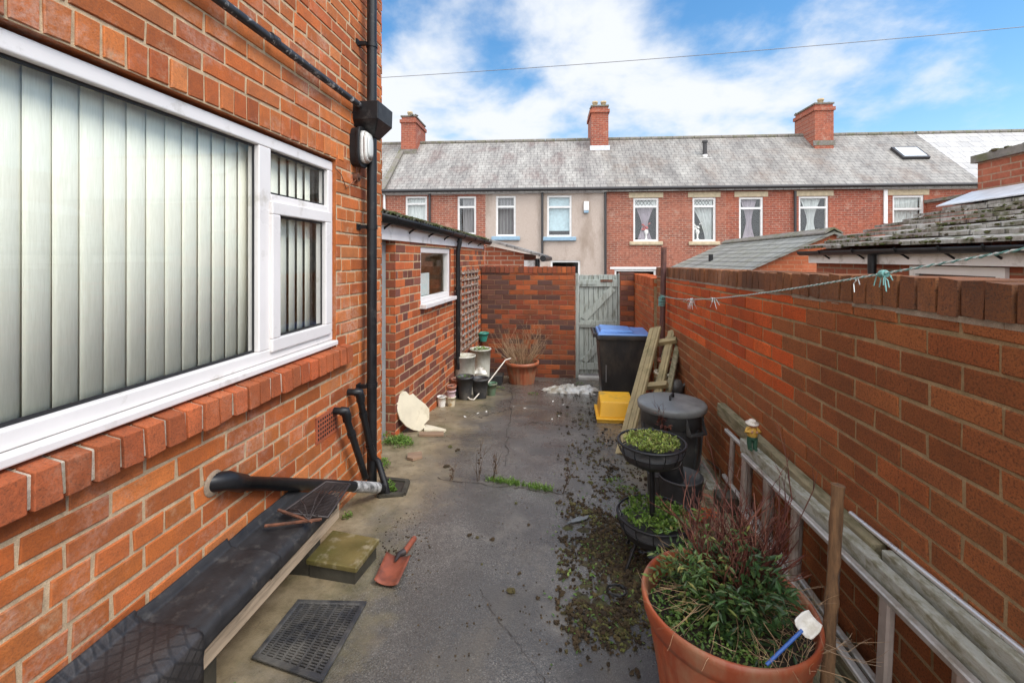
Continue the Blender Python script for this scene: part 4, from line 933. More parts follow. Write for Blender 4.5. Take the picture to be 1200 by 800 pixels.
sv, zv = fac(826, 182, -1.7); mb = MB(); mb.tube([FPt(sv, zv - .5, -1.7), FPt(sv, zv + .52, -1.7)], .08, 10); mb.tube([FPt(sv, zv + .50, -1.7), FPt(sv, zv + .58, -1.7)], .11, 10); vp = mb.build('vent_pipe', 'gutterfar', r)
mb = MB(); mb.tube([FPt(sv, zv - .2, -1.7), FPt(sv, zv + .02, -1.7)], .10, 10); mb.bbox_bar(FPt(sv - .22, zv - .14, -1.58), FPt(sv + .22, zv - .14, -1.58), .06, .03); mb.build('flashing', 'white_trim', vp)
r, s0, s1 = terrace_house('terraced_house', 'red brick terraced house with cream lintels, its wide chimney against the sky', 851, 1020, 0, 0)
h = [house_window(r, 866, 231, 894.5, 283, .25, swag(0, 'purple'), 'stone', 'stone'), house_window(r, 936, 230, 971, 283, .25, swag(0, 'curtain'), 'stone', 'stone')]
house_shell(r, s0, s1, 'far_brick2', 'slate2', h, fasc=False); dpipe(r, 932)
chimney(r, 955, 977, 121, n0=-RD + .9, n1=-RD - .6, pots=1)
r, s0, s1 = terrace_house('terraced_house', 'red brick terraced house with a tilted skylight and a brick rear offshoot', 1020, 1151, 0, 0)
h = [house_window(r, 1046, 229, 1083, 264, .45, net('curtain', 0, 1), 'stone', None)]
house_shell(r, s0, s1, 'far_brick2', 'slate2', h)
def roofp(px, py, lift=0.0):                    # a point of the front roof slope
    lo, hi = -RD, .2
    for _ in range(40):
        n = (lo + hi) / 2; s, z = fac(px, py, n)
        if z > ZR - (ZR - ZE) / RD * abs(n + RD): lo, hi = lo, hi; hi = n
        else: lo = n
    return FPt(s, z, n) 
sk = fac(1066, 190, -1.55); c = FPt(sk[0], ZR - (ZR - ZE) / RD * (RD - 1.55) + .06, -1.55); up_s = (-TN * RD + Z3 * (ZR - ZE)).normalized(); nr = TD.cross(up_s); nr = nr if nr.z > 0 else -nr
M['skyglass'] = simple('skylight_glass', (0.55, 0.58, 0.60), 0.08, 0.05)
mb = MB(); mb.frame_box(c, TD, up_s, nr, -.48, .48, -.42, .42, -.06, .07); sk_ = mb.build('skylight', 'gutterfar', r)
mb = MB(); mb.frame_box(c, TD, up_s, nr, -.40, .40, -.34, .34, .071, .085); mb.build('pane', 'skyglass', sk_)
# rear offshoot: flank wall with a lean-to roof edge
sa, _ = fac(1086, 240, 0); sb2 = sa + 2.6; nA, nB = .004, 3.2
zTop = fac(1087, 238, 0)[1]
mb = MB(); top = lambda n: zTop
q = lambda s, z, n: FPt(s, z, n)
for s in (sa, sb2): mb.add([q(s, ZB, nA), q(s, ZB, nB), q(s, top(nB), nB), q(s, top(nA), nA)], [(0, 1, 2, 3)])
mb.add([q(sa, ZB, nB), q(sb2, ZB, nB), q(sb2, top(nB), nB), q(sa, top(nB), nB)], [(0, 1, 2, 3)]); mb.build('offshoot_wall', 'far_brick2', r)
mb = MB(); p = [q(sa - .1, top(nA), nA), q(sb2 + .1, top(nA), nA), q(sb2 + .1, top(nB + .1), nB + .1), q(sa - .1, top(nB + .1), nB + .1)]; mb.hexa(p + [a + Z3 * .10 for a in p]); mb.build('offshoot_roof', 'ridge', r)
s_, z_ = fac(1040, 262, .06); s2_, z2_ = fac(1046, 229, .06); mb = MB(); fbox(mb, s_ - .10, s_ + .02, z_, z2_ + .2, .004, .05); mb.build('white_trim_board', 'white_trim', r)
r, s0, s1 = terrace_house('terraced_house', 'terraced house with a pale new roof beyond the skylight house', 1151, 1460, 0, 0)
house_shell(r, s0, s1, 'far_brick2', 'slate3', [])

# ------------------------------------------------------------------ neighbours' outbuildings
def near_brick(name, a, b, mort, ang):          # coursed brick for smaller surfaces facing any way
    t = NT(name); p = t.coord(); d = t.n('ShaderNodeVectorMath', operation='DOT_PRODUCT'); t.put(d.inputs[0], p); d.inputs[1].default_value = (math.cos(ang), math.sin(ang), 0)
    c_ = t.n('ShaderNodeCombineXYZ'); t.put(c_.inputs[0], d.outputs['Value']); t.put(c_.inputs[1], t.sep(p)[2])
    br = t.n('ShaderNodeTexBrick'); t.put(br.inputs['Vector'], c_.outputs[0]); br.inputs['Scale'].default_value = 1; br.inputs['Brick Width'].default_value = .235; br.inputs['Row Height'].default_value = .0785; br.inputs['Mortar Size'].default_value = .009
    br.inputs['Mortar Smooth'].default_value = .15; t.put(br.inputs['Color1'], a); t.put(br.inputs['Color2'], b); t.put(br.inputs['Mortar'], mort)
    n = t.noise(30, 6, .7); c = t.mix(t.ramp(n, [(.35, .4), (.6, 0.0)]), br.outputs['Color'], tuple(x * .4 for x in a))
    c = t.mix(t.ramp(t.noise(2.0, 7, .68), [(.52, 0.0), (.68, .5)]), c, tuple(min(1, x * 1.3 + .04) for x in a))
    t.bsdf(c, .85, t.bump(t.math('SUBTRACT', t.math('MULTIPLY', n, .5), br.outputs['Fac']), .6, .01)); return t.m
M['nb_y'] = near_brick('neighbour_brick', (0.33, 0.085, 0.035), (0.25, 0.06, 0.03), (0.30, 0.20, 0.13), rad(90))
M['nb_x'] = near_brick('orange_gable_brick', (0.42, 0.105, 0.032), (0.36, 0.085, 0.03), (0.38, 0.16, 0.08), 0.0)
M['nb_old'] = near_brick('pale_pointed_brick', (0.42, 0.11, 0.045), (0.34, 0.08, 0.035), (0.50, 0.36, 0.26), 0.0)

# (1) next door, mossy tiled lean-to
XN = 3.0; e0 = WX(944, 296, XN); e1y = 0.3; zE = CAMZ + .10
nb = thing('neighbour_outbuilding', 'neighbouring outbuilding with a moss covered tiled roof, white fascia and black gutter', 'outbuilding', (4, 3.5, -0.4))
mb = MB(); fw = 0.09; wx = XN + .10
zw0 = WX(1120, 325, wx).z; wA, wB = WX(1183, 320, wx).y, WX(1070, 320, wx).y; zwt = CAMZ - 0.062
O = Vector((wx, e0.y - .06, -.7)); Wl = e0.y - .06 - e1y
hole = (O.y - wB, O.y - wA, zwt - .75 - O.z, zwt - O.z)
wall_sheet(mb, O, -Y3, Z3, -X3, Wl, zE - .03 - O.z, [hole], 0)
mb.add([(wx, O.y, -.7), (wx + 2.3, O.y, -.7), (wx + 2.3, O.y, zE + .5), (wx, O.y, zE)], [(0, 1, 2, 3)]); mb.add([(wx, e1y, -.7), (wx + 2.3, e1y, -.7), (wx + 2.3, e1y, zE + .5), (wx, e1y, zE)], [(0, 1, 2, 3)])
mb.build('wall', 'nb_y', nb)
mb = MB(); mb.box((XN + .02, e1y, zE - .155), (wx - .003, e0.y - .03, zE - .02)); smooth_bevel(mb.build('fascia', 'upvc2', nb), .003)
mb = MB(); fr = .07
mb.box((wx - .03, wA, zwt - fr), (wx + .04, wB, zwt - .003)); mb.box((wx - .03, wA, zwt - .75), (wx + .04, wB, zwt - .75 + fr)); mb.box((wx - .03, wA, zwt - .75 + fr), (wx + .04, wA + fr, zwt - fr)); mb.box((wx - .03, wB - fr, zwt - .75 + fr), (wx + .04, wB, zwt - fr))
w3 = mb.build('window', 'upvc', nb); mb = MB(); mb.box((wx, wA + fr, zwt - .70), (wx + .008, wB - fr, zwt - fr)); mb.build('pane', 'glassfar', w3)
mb = MB(); mb.smooth = True; prof = [(math.cos(rad(a)) * .052, math.sin(rad(a)) * .052) for a in range(180, 361, 20)]; gx2 = XN - .045
vs_ = [(gx2 + x, y, zE - .01 + z) for y in (e0.y + .02, e1y) for x, z in prof]; k = len(prof); mb.add(vs_, [(i, i + 1, k + i + 1, k + i) for i in range(k - 1)]); mb.smooth = False
mb.add(vs_[:k], [tuple(range(k))]); g2 = mb.build('gutter', 'blackp', nb); g2.modifiers.new('t', 'SOLIDIFY').thickness = .004
for px in (970, 1010, 1062, 1115, 1170):
    y = WX(px, 300, XN).y; mb = MB(); mb.tube([(wx - .08, y, zE - .10), (gx2 + .02, y, zE - .068), (gx2 - .05, y, zE - .03), (gx2 - .056, y, zE)], .009, 6); mb.build('gutter_bracket', 'blackp', g2)
yd = WX(1022.5, 310, XN - .02).y; mb = MB(); mb.smooth = True; mb.tube([(gx2 + .02, yd, zE - .04), (gx2 + .02, yd, -.55)], .036, 14); mb.build('downpipe', 'blackp', nb)
xr2, zr2 = 4.95, CAMZ + .69; sl2 = (zr2 - zE) / (xr2 - gx2)
M['mosstile'] = slate('mossy_pale_tiles', (0.12, 0.095, 0.062), (0.74, 0.72, 0.68), 0.62, row=5, moss=0.9, frame=(Y3, 1.0), width=.30)
mb = MB(); rows = 9; rr = random.Random(71)
for i in range(rows):                           # overlapping courses of tiles, each tile its own piece
    xa = gx2 - .0 + (xr2 - gx2) * i / rows; xb = xa + (xr2 - gx2) / rows * 1.16; y = e0.y + .06; k = 0
    y += (-.15 if i % 2 else 0)
    while y > e1y:
        y2 = y - .30; z0 = zE + (xa - gx2) * sl2 + .056 + rr.uniform(-.008, .008); z1 = zE + (xb - gx2) * sl2 + .012
        p = [(xa, y, z0), (xa, y2 + .006, z0), (xb, y2 + .006, z1), (xb, y, z1)]
        mb.hexa([(a, b, c_ - .032) for a, b, c_ in p] + p); y = y2
rf = mb.build('roof', 'mosstile', nb)
mb = MB()
for _ in range(3000):
    i = rr.randrange(rows + 1); x = gx2 + (xr2 - gx2) * i / rows + abs(rr.gauss(0, .05)) * (1 if rr.random() < .4 else .3); y = rr.uniform(e1y, e0.y)
    if mnoise.noise(Vector((x * 1.2, y * 1.2, 5))) < -0.22: continue
    r_ = rr.uniform(.010, .034); mb.blob((x + .01, y, zE + (x - gx2) * sl2 + .035 + r_ * .1), r_, rr, .45)
tag(mb.build('roof_moss', 'moss', rf), kind='stuff')
mb = MB(); pz0, pz1 = CAMZ + .45, CAMZ + 1.18; py1 = e0.y - .04
mb.box((xr2 - .02, e1y, -.6), (xr2 + .5, py1, pz1 - .02)); mb.build('upper_wall', 'nb_y', nb)
mb = MB(); mb.box((xr2 - .06, e1y, pz1 - .02), (xr2 + .55, py1 + .05, pz1 + .07)); cp_ = mb.build('wall_capping', 'ridge', nb)
mb = MB()
for _ in range(260): mb.blob((xr2 - .05 + rr.uniform(0, .3), rr.uniform(2.2, py1), pz1 + .075), rr.uniform(.02, .05), rr, .5)
tag(mb.build('capping_moss', 'moss', cp_), kind='stuff')
mb = MB(); p = [(xr2 - .42, e1y, zE + (xr2 - .42 - gx2) * sl2 + .075), (xr2 - .42, py1 + .08, zE + (xr2 - .42 - gx2) * sl2 + .075), (xr2 - .024, py1 + .08, zr2 + .12), (xr2 - .024, e1y, zr2 + .12)]; mb.hexa(p + [(a, b, c_ + .012) for a, b, c_ in p]); mb.build('flashing', 'lead', nb)
# (2) gabled outbuilding further along, ridge running away from us
g = thing('gabled_outbuilding', 'gabled outbuilding with grey slate roof and orange brick gable beyond the long wall', 'outbuilding', (4.6, 11, -0.55))
YG = 8.9; pr_ = WY(975, 271, YG); pe = WY(863, 320, YG); YGe = 14.4; slg = (pr_.z - pe.z) / (pr_.x - pe.x)
Xe2 = 2 * pr_.x - pe.x
mb = MB(); mb.add([(pe.x + .1, YG, -.6), (Xe2 - .1, YG, -.6), (Xe2 - .1, YG, pe.z), (pr_.x, YG, pr_.z - .05), (pe.x + .1, YG, pe.z)], [(0, 1, 2, 3, 4)]); mb.add([(pe.x + .1, YGe, -.6), (Xe2 - .1, YGe, -.6), (Xe2 - .1, YGe, pe.z), (pr_.x, YGe, pr_.z - .05), (pe.x + .1, YGe, pe.z)], [(0, 1, 2, 3, 4)])
for x in (pe.x + .1, Xe2 - .1): mb.add([(x, YG, -.6), (x, YGe, -.6), (x, YGe, pe.z), (x, YG, pe.z)], [(0, 1, 2, 3)])
mb.build('wall', 'nb_x', g)
M['slate4'] = slate('worn_green_grey_slate', (0.17, 0.165, 0.15), (0.40, 0.40, 0.37), 0.6, row=.09, moss=.35, frame=(Y3, 1.0), width=.3, warm=(.16, .15, .11))
mb = MB()
for xs2 in (pe.x - .05, Xe2 + .05):
    z = pr_.z - abs(xs2 - pr_.x) * slg; p = [(xs2, YG - .08, z), (pr_.x, YG - .08, pr_.z), (pr_.x, YGe + .1, pr_.z), (xs2, YGe + .1, z)]
    mb.hexa([(a, b, c_ - .05) for a, b, c_ in p] + p)
rg = mb.build('roof', 'slate4', g)
mb = MB(); y = YG - .08
while y < YGe: mb.prism([(-.15, -.03), (0, .06), (.15, -.03), (.15, -.06), (0, .03), (-.15, -.06)], (pr_.x, y + .01, pr_.z + .01), X3, Z3, Y3, .42); y += .44
mb.build('ridge_tiles', 'ridge', rg)
yv = 13.0; xv = pe.x + .3; zv = pr_.z - abs(xv - pr_.x) * slg; vpp = WY(833, 314, 12.0); xv = min(vpp.x, pr_.x - .2); mb = MB(); zc_ = pr_.z - abs(xv - pr_.x) * slg; mb.tube([(xv, 12.0, zc_ - .05), (xv, 12.0, zc_ + .16)], .055, 10); mb.build('vent_pipe', 'blackp', rg)
# (3) next yard's outbuilding beyond the end wall
o3 = thing('lane_outbuilding', 'low brick outbuilding with a sloping sheet roof behind the end wall', 'outbuilding', (-1.0, 9.0, -.35))
YL_ = YE + .62; A_ = WY(572, 281, YL_); B_ = WY(614, 297, YL_); C_ = WY(634, 303, YL_)
mb = MB(); mb.add([(A_.x - .05, YL_, -.6), (B_.x, YL_, -.6), (B_.x, YL_, B_.z), (A_.x - .05, YL_, B_.z + (B_.x - A_.x + .05) * .22)], [(0, 1, 2, 3)]); mb.add([(B_.x, YL_, -.6), (B_.x, YL_ + 3, -.6), (B_.x, YL_ + 3, B_.z), (B_.x, YL_, B_.z)], [(0, 1, 2, 3)]); mb.build('wall', 'nb_old', o3)
mb = MB(); p = [(A_.x - .05, YL_ - .12, B_.z + (B_.x - A_.x + .05) * .29 + .03), (C_.x, YL_ - .12, C_.z + .03), (C_.x, YL_ + 3, C_.z + .03), (A_.x - .05, YL_ + 3, B_.z + (B_.x - A_.x + .05) * .29 + .03)]; mb.hexa(p + [(a, b, c_ + .045) for a, b, c_ in p]); mb.build('roof', 'slate1', o3)
mb = MB(); mb.tube([(C_.x + .04, YL_ - .12, C_.z), (C_.x + .04, YL_ + 3, C_.z)], .055, 8); mb.tube([(C_.x - .06, YL_ - .05, C_.z), (C_.x - .06, YL_ - .05, C_.z - .5)], .04, 8); mb.build('gutter', 'blackp', o3)
mb = MB(); mb.box((B_.x + .002, YL_ + .001, C_.z - .45), (C_.x - .02, YL_ + .06, C_.z - .03)); mb.build('fascia', 'upvc2', o3)

# overhead cable across the sky
a, b = Wz(380, 95, 13), Wz(1290, 23, 10.5)
mb = MB(); pts = [a.lerp(b, i / 24) - Z3 * 0.30 * (1 - (2 * i / 24 - 1) ** 2) * .35 for i in range(25)]
mb.tube(pts, .0085, 5); tag(mb.build('overhead_cable', simple('grey_cable', (0.16, 0.15, 0.15), .6)), 'thin grey telephone cable sagging across the sky above the roofs', 'cable')
# ================================================================== smaller things
def zc_of(p): return -p.x * ST + p.y * CT
def Wplane(px, py, P0, N):
    d = Wz(px, py, 1.0) - CP; return CP + d * ((P0 - CP).dot(N) / d.dot(N))
def ring_pts(c, r, n=40, tilt=None, a0=0, a1=360):
    out = []
    for i in range(n + 1):
        a = rad(a0 + (a1 - a0) * i / n); v = Vector((math.cos(a) * r, math.sin(a) * r, 0)); out.append(Vector(c) + (tilt @ v if tilt is not None else v))
    return out
def leaf_mat(name, A, B, C=None, rough=0.5, trans=0.25):
    t = NT(name); at = t.sep(t.attr('bcol')); st = [(0.0, A), (0.6, B)] + ([(1.0, C)] if C else [])
    c = t.ramp(at[0], st); h = t.n('ShaderNodeHueSaturation'); t.put(h.inputs['Color'], c); t.put(h.inputs['Value'], t.math('ADD', t.math('MULTIPLY', at[1], 0.8), 0.6)); c = h.outputs[0]
    b = t.bsdf(c, rough, None, Specular_IOR_Level=0.4)
    tl = t.n('ShaderNodeBsdfTranslucent'); t.put(tl.inputs[0], c); mx = t.n('ShaderNodeMixShader'); mx.inputs[0].default_value = trans
    t.put(mx.inputs[1], b.outputs[0]); t.put(mx.inputs[2], tl.outputs[0]); t.t.links.new(mx.outputs[0], t.out.inputs[0]); return t.m
M['weed'] = leaf_mat('fresh_weed_leaf', (0.08, 0.16, 0.022), (0.135, 0.24, 0.036), (0.20, 0.28, 0.06))
M['darkleaf'] = leaf_mat('dark_shrub_leaf', (0.024, 0.056, 0.017), (0.045, 0.098, 0.028), (0.105, 0.155, 0.042), 0.4)
M['midleaf'] = leaf_mat('ground_cover_leaf', (0.06, 0.13, 0.025), (0.11, 0.20, 0.035), (0.19, 0.23, 0.07))
M['yellowgreen'] = leaf_mat('yellow_green_seedling', (0.14, 0.20, 0.03), (0.22, 0.28, 0.05), (0.32, 0.28, 0.11))
M['redtwig'] = leaf_mat('red_brown_twig', (0.060, 0.017, 0.012), (0.115, 0.030, 0.020), (0.20, 0.085, 0.055), 0.6, 0.0)
M['drytwig'] = leaf_mat('dry_straw_twig', (0.24, 0.145, 0.075), (0.38, 0.25, 0.14), (0.50, 0.36, 0.23), 0.7, 0.0)
M['drybrown'] = leaf_mat('dead_brown_stem', (0.055, 0.035, 0.022), (0.10, 0.062, 0.036), (0.16, 0.11, 0.07), 0.8, 0.0)
M['midleaf2'] = leaf_mat('olive_shrub_leaf', (0.045, 0.085, 0.022), (0.085, 0.15, 0.035), (0.22, 0.19, 0.05), 0.4)
M['terra'] = simple('terracotta_plastic', (0.38, 0.085, 0.028), 0.5, 0.22, 7, 0.15, 60, dirt=(0.30, 0.16, 0.09), dirt_amt=0.62, dscale=8, stretch=(1, 1, .4), tint=(0.27, 0.055, 0.02))
M['terra_d'] = simple('old_terracotta', (0.30, 0.085, 0.04), 0.75, 0.2, 12, 0.2, 60, dirt=(0.30, 0.24, 0.18), dirt_amt=0.4)
M['soil'] = simple('dark_potting_soil', (0.035, 0.026, 0.018), 0.95, 0.5, 40, 0.8, 120)
M['dirtywhite'] = simple('grubby_white_plastic', (0.55, 0.54, 0.47), 0.45, 0.1, 5, 0.05, 40, dirt=(0.30, 0.27, 0.17), dirt_amt=0.55, dscale=6)
M['cupwhite'] = simple('white_cup', (0.74, 0.72, 0.66), 0.5, 0.05, dirt=(0.4, 0.36, 0.25), dirt_amt=0.2)
M['beige'] = simple('stained_cream_pot', (0.62, 0.56, 0.42), 0.55, 0.15, 20, dirt=(0.42, 0.24, 0.06), dirt_amt=0.5, dscale=22)
M['pink'] = simple('faded_pink_pot', (0.55, 0.40, 0.43), 0.55, 0.08)
M['greenpot'] = simple('dull_green_pot', (0.075, 0.16, 0.095), 0.5, 0.15, dirt=(0.15, 0.14, 0.09), dirt_amt=0.4)
M['tealpot'] = simple('teal_wall_pot', (0.035, 0.25, 0.19), 0.4, 0.12)
M['oldwood'] = simple('weathered_bare_timber', (0.42, 0.32, 0.22), 0.85, 0.22, 5, 0.5, 50, dirt=(0.17, 0.13, 0.085), dirt_amt=0.45, dscale=4, stretch=(9, 0.8, 9))
M['greywood'] = simple('green_grey_timber', (0.22, 0.19, 0.115), 0.85, 0.3, 8, 0.5, 60, dirt=(0.085, 0.08, 0.03), dirt_amt=0.6, dscale=6, stretch=(5, 1.4, 5))
M['flakywood'] = simple('flaking_pale_paint_timber', (0.40, 0.41, 0.36), 0.8, 0.22, 9, 0.5, 60, dirt=(0.13, 0.115, 0.055), dirt_amt=0.70, dscale=9, stretch=(4, 1.6, 4))
M['stakewood'] = simple('rough_brown_stake', (0.22, 0.12, 0.055), 0.9, 0.4, 8, 0.9, 30, dirt=(0.06, 0.035, 0.02), dirt_amt=0.6, dscale=7, stretch=(7, 7, 0.9))
M['deckwood'] = simple('grooved_green_decking', (0.31, 0.245, 0.125), 0.8, 0.18, 8, 0.3, 60, dirt=(0.15, 0.13, 0.055), dirt_amt=0.45, dscale=5)
M['alu'] = simple('dull_aluminium', (0.54, 0.52, 0.49), 0.42, 0.12, 9, 0.1, 70, 0.55, dirt=(0.30, 0.26, 0.20), dirt_amt=0.45, dscale=8)
M['rung'] = simple('dirty_aluminium_rung', (0.40, 0.34, 0.30), 0.5, 0.15, 14, 0.1, 70, 0.35, dirt=(0.22, 0.17, 0.13), dirt_amt=0.5, dscale=9)
M['rod'] = simple('bright_steel_rod', (0.66, 0.66, 0.66), 0.3, 0.08, 9, 0.05, 60, 0.6)
M['binblack'] = simple('black_bin_plastic', (0.020, 0.019, 0.019), 0.42, 0.25, 5, 0.15, 90, dirt=(0.065, 0.052, 0.04), dirt_amt=0.55, dscale=4, stretch=(1, 1, .5))
M['binblue'] = simple('blue_bin_lid', (0.11, 0.23, 0.52), 0.35, 0.1, 5, 0.05, 60)
M['yellow'] = simple('yellow_plastic', (0.82, 0.43, 0.02), 0.45, 0.08, 5, 0.05, 50, dirt=(0.45, 0.27, 0.05), dirt_amt=0.25)
M['dustgrey'] = simple('weathered_dark_plastic', (0.050, 0.052, 0.052), 0.5, 0.2, 6, 0.15, 90, dirt=(0.12, 0.12, 0.11), dirt_amt=0.4)
M['lidgrey'] = simple('wet_grey_lid', (0.14, 0.15, 0.15), 0.4, 0.15, 6, 0.12, 60, dirt=(0.22, 0.23, 0.22), dirt_amt=0.4)
M['felt'] = simple('black_rubber_sheet', (0.020, 0.0185, 0.0185), 0.60, 0.3, 14, 0.2, 60, dirt=(0.060, 0.054, 0.048), dirt_amt=0.25, dscale=18)
M['mossstone'] = simple('mossy_wet_slab', (0.155, 0.115, 0.042), 0.35, 0.35, 6, 0.3, 60, dirt=(0.30, 0.25, 0.16), dirt_amt=0.3, dscale=11, tint=(0.085, 0.080, 0.022))
M['darkstone'] = simple('dark_damp_concrete', (0.045, 0.04, 0.028), 0.7, 0.4, 12, 0.5, 60)
M['poleiron'] = simple('painted_rusty_pole', (0.085, 0.035, 0.03), 0.55, 0.3, 20, 0.25, 80, dirt=(0.15, 0.06, 0.035), dirt_amt=0.5)
M['teal'] = simple('teal_polypropylene', (0.16, 0.36, 0.33), 0.6, 0.2, 60)
M['ropewhite'] = simple('white_polypropylene', (0.60, 0.66, 0.64), 0.6, 0.15, 60)
M['board'] = simple('broken_cream_board', (0.66, 0.59, 0.44), 0.85, 0.1, 7, 0.2, 60, dirt=(0.45, 0.38, 0.25), dirt_amt=0.35)
M['brownpiece'] = simple('brown_tile_shard', (0.25, 0.16, 0.10), 0.85, 0.25)
M['trellis'] = simple('grey_brown_trellis', (0.27, 0.185, 0.135), 0.8, 0.3, 14, 0.2, 50, dirt=(0.60, 0.55, 0.50), dirt_amt=0.35, dscale=14)

def pot_prof(rt, rb, h, lip=0.012, lh=0.025, wall=0.006):
    return [(rb, 0), (rb + (rt - rb) * .5, h * .5), (rt - lip * .2, h - lh), (rt + lip, h - lh), (rt + lip, h), (rt - wall, h), (rt - wall - .004, h - .06 if h > .12 else h * .6)]
def pot(name, label, p, rt, rb, h, mat, cat='flower pot', soil=True, lip=0.008, rib=None, group=None, n=28, z=None, tilt=None, lh=.025):
    p = Vector(p); 
    if z is not None: p.z = z
    r = thing(name, label, cat, p, group)
    mb = MB(); mb.lathe(pot_prof(rt, rb, h, lip, lh), p, n, rib=rib, tilt=tilt); mb.build('pot_body', mat, r)
    if soil:
        mb = MB(); rs = random.Random(int(p.x * 900 + p.y * 77)); c = p + (tilt @ Vector((0, 0, h * .86)) if tilt is not None else Vector((0, 0, h * .86)))
        N_ = 14; vs_ = [c + Z3 * .006] + [c + Vector((math.cos(6.283 * i / N_), math.sin(6.283 * i / N_), 0)) * (rt - .012) + Z3 * rs.uniform(-.006, .006) for i in range(N_)]
        mb.add(vs_, [(0, 1 + i, 1 + (i + 1) % N_) for i in range(N_)]); mb.build('soil', 'soil', r)
    return r
def leaves(mb, c, rx, ry, h, n, l, w, rng, up=0.5, dense=1.0):
    for _ in range(n):
        a = rng.uniform(0, 6.283); q = math.sqrt(rng.random()); x, y = math.cos(a) * q, math.sin(a) * q
        z = h * (1 - q * q * .8) * rng.random() ** 0.6
        d = Vector((x + rng.uniform(-.8, .8), y + rng.uniform(-.8, .8), up + rng.uniform(-.4, .7)))
        mb.leaf((c[0] + x * rx, c[1] + y * ry, c[2] + z), d, l * rng.uniform(.6, 1.3), w * rng.uniform(.7, 1.3), rng)
def blades(mb, c, rx, ry, n, l, w, rng, lean=.5):
    for _ in range(n):
        a = rng.uniform(0, 6.283); q = math.sqrt(rng.random()); p = Vector((c[0] + math.cos(a) * q * rx, c[1] + math.sin(a) * q * ry, c[2]))
        d = Vector((math.cos(a) * lean * rng.uniform(.3, 1.4) + rng.uniform(-.3, .3), math.sin(a) * lean + rng.uniform(-.3, .3), 1)).normalized(); L = l * rng.uniform(.5, 1.2)
        s = d.cross(Vector((rng.uniform(-1, 1), rng.uniform(-1, 1), .1))).normalized() * w; m_ = p + d * L * .6; t_ = p + d * L + Vector((d.x, d.y, -.5)) * L * .18
        mb.bc = (rng.random(), rng.random(), 0); mb.add([p - s, p + s, m_ + s * .8, m_ - s * .8, t_], [(0, 1, 2, 3), (3, 2, 4)])
def twig(mb, p, d, L, r, rng, fork=2, wig=.25, n=5):
    pts = [Vector(p)]; d = Vector(d).normalized(); seg = 4
    for i in range(seg):
        d = (d + Vector((rng.uniform(-wig, wig), rng.uniform(-wig, wig), rng.uniform(-wig * .3, wig * .5))) * .5).normalized(); pts.append(pts[-1] + d * L / seg)
    mb.bc = (rng.random(), rng.random(), 0); mb.tube(pts, [r * (1 - .65 * i / seg) for i in range(seg + 1)], n, False)
    if fork > 0:
        for _ in range(rng.randint(1, 2)):
            k = rng.randint(1, seg); nd = (d + Vector((rng.uniform(-.8, .8), rng.uniform(-.8, .8), rng.uniform(-.1, .6)))).normalized(); twig(mb, pts[k], nd, L * rng.uniform(.35, .6), r * .6, rng, fork - 1, wig, n)

# ---- wall light with its cable
wl = WX(424, 173, XH + 0.05); wlt = thing('wall_light', 'oval bulkhead wall light with ribbed glass beside the drainpipe', 'wall light', (XH, wl.y, wl.z))
def oval(mb, x0, x1, ry, rz, k0=1.0, k1=1.0, n=28, m=None):
    vs_ = []
    for x, k in ((x0, k0), (x1, k1)):
        for i in range(n):
            a = 6.283185 * i / n; ca, sa = math.cos(a), math.sin(a); e = .62
            vs_.append((x, wl.y + ry * k * math.copysign(abs(ca) ** e, ca), wl.z + rz * k * math.copysign(abs(sa) ** e, sa)))
    mb.add(vs_, [(i, (i + 1) % n, n + (i + 1) % n, n + i) for i in range(n)] + [tuple(range(n - 1, -1, -1)), tuple(range(n, 2 * n))], m)
mb = MB(); oval(mb, XH - .002, XH + .045, .068, .125); oval(mb, XH + .04, XH + .062, .074, .132); smooth_bevel(mb.build('base', 'blackp', wlt), .004)
tg = NT('ribbed_lamp_glass'); tg.bsdf((0.62, 0.62, 0.58), .22, tg.bump(tg.math('SINE', tg.math('MULTIPLY', tg.sep(tg.coord())[1], 600)), .3, .003), Specular_IOR_Level=.6); M['lampglass'] = tg.m
mb = MB(); mb.smooth = True; 
for a, b, k0, k1 in ((.062, .085, .86, .84), (.085, .108, .84, .70), (.108, .116, .70, .40)): oval(mb, XH + a, XH + b, .068, .122, k0, k1)
mb.build('diffuser', 'lampglass', wlt)
sc_ = WX(417, 208, XH + .01); mb = MB(); mb.tube([(XH - .005, sc_.y, sc_.z), (XH + .03, sc_.y, sc_.z)], .028, 14); mb.tube([(XH + .03, sc_.y, sc_.z), (XH + .042, sc_.y, sc_.z)], .014, 10); se = mb.build('cable_gland', 'rust', wlt)
e_ = WX(392, 197, XH); mb = MB(); mb.tube([(XH + .003, e_.y, e_.z), (XH + .012, e_.y + .06, e_.z - .03), (XH + .006, e_.y + .13, e_.z - .10), (XH + .02, sc_.y - .02, sc_.z - .02)], .003, 5); mb.tube([(XH + .02, sc_.y, sc_.z), (XH + .02, wl.y - .02, wl.z - .12)], .004, 5); mb.build('cable', 'rust', wlt)

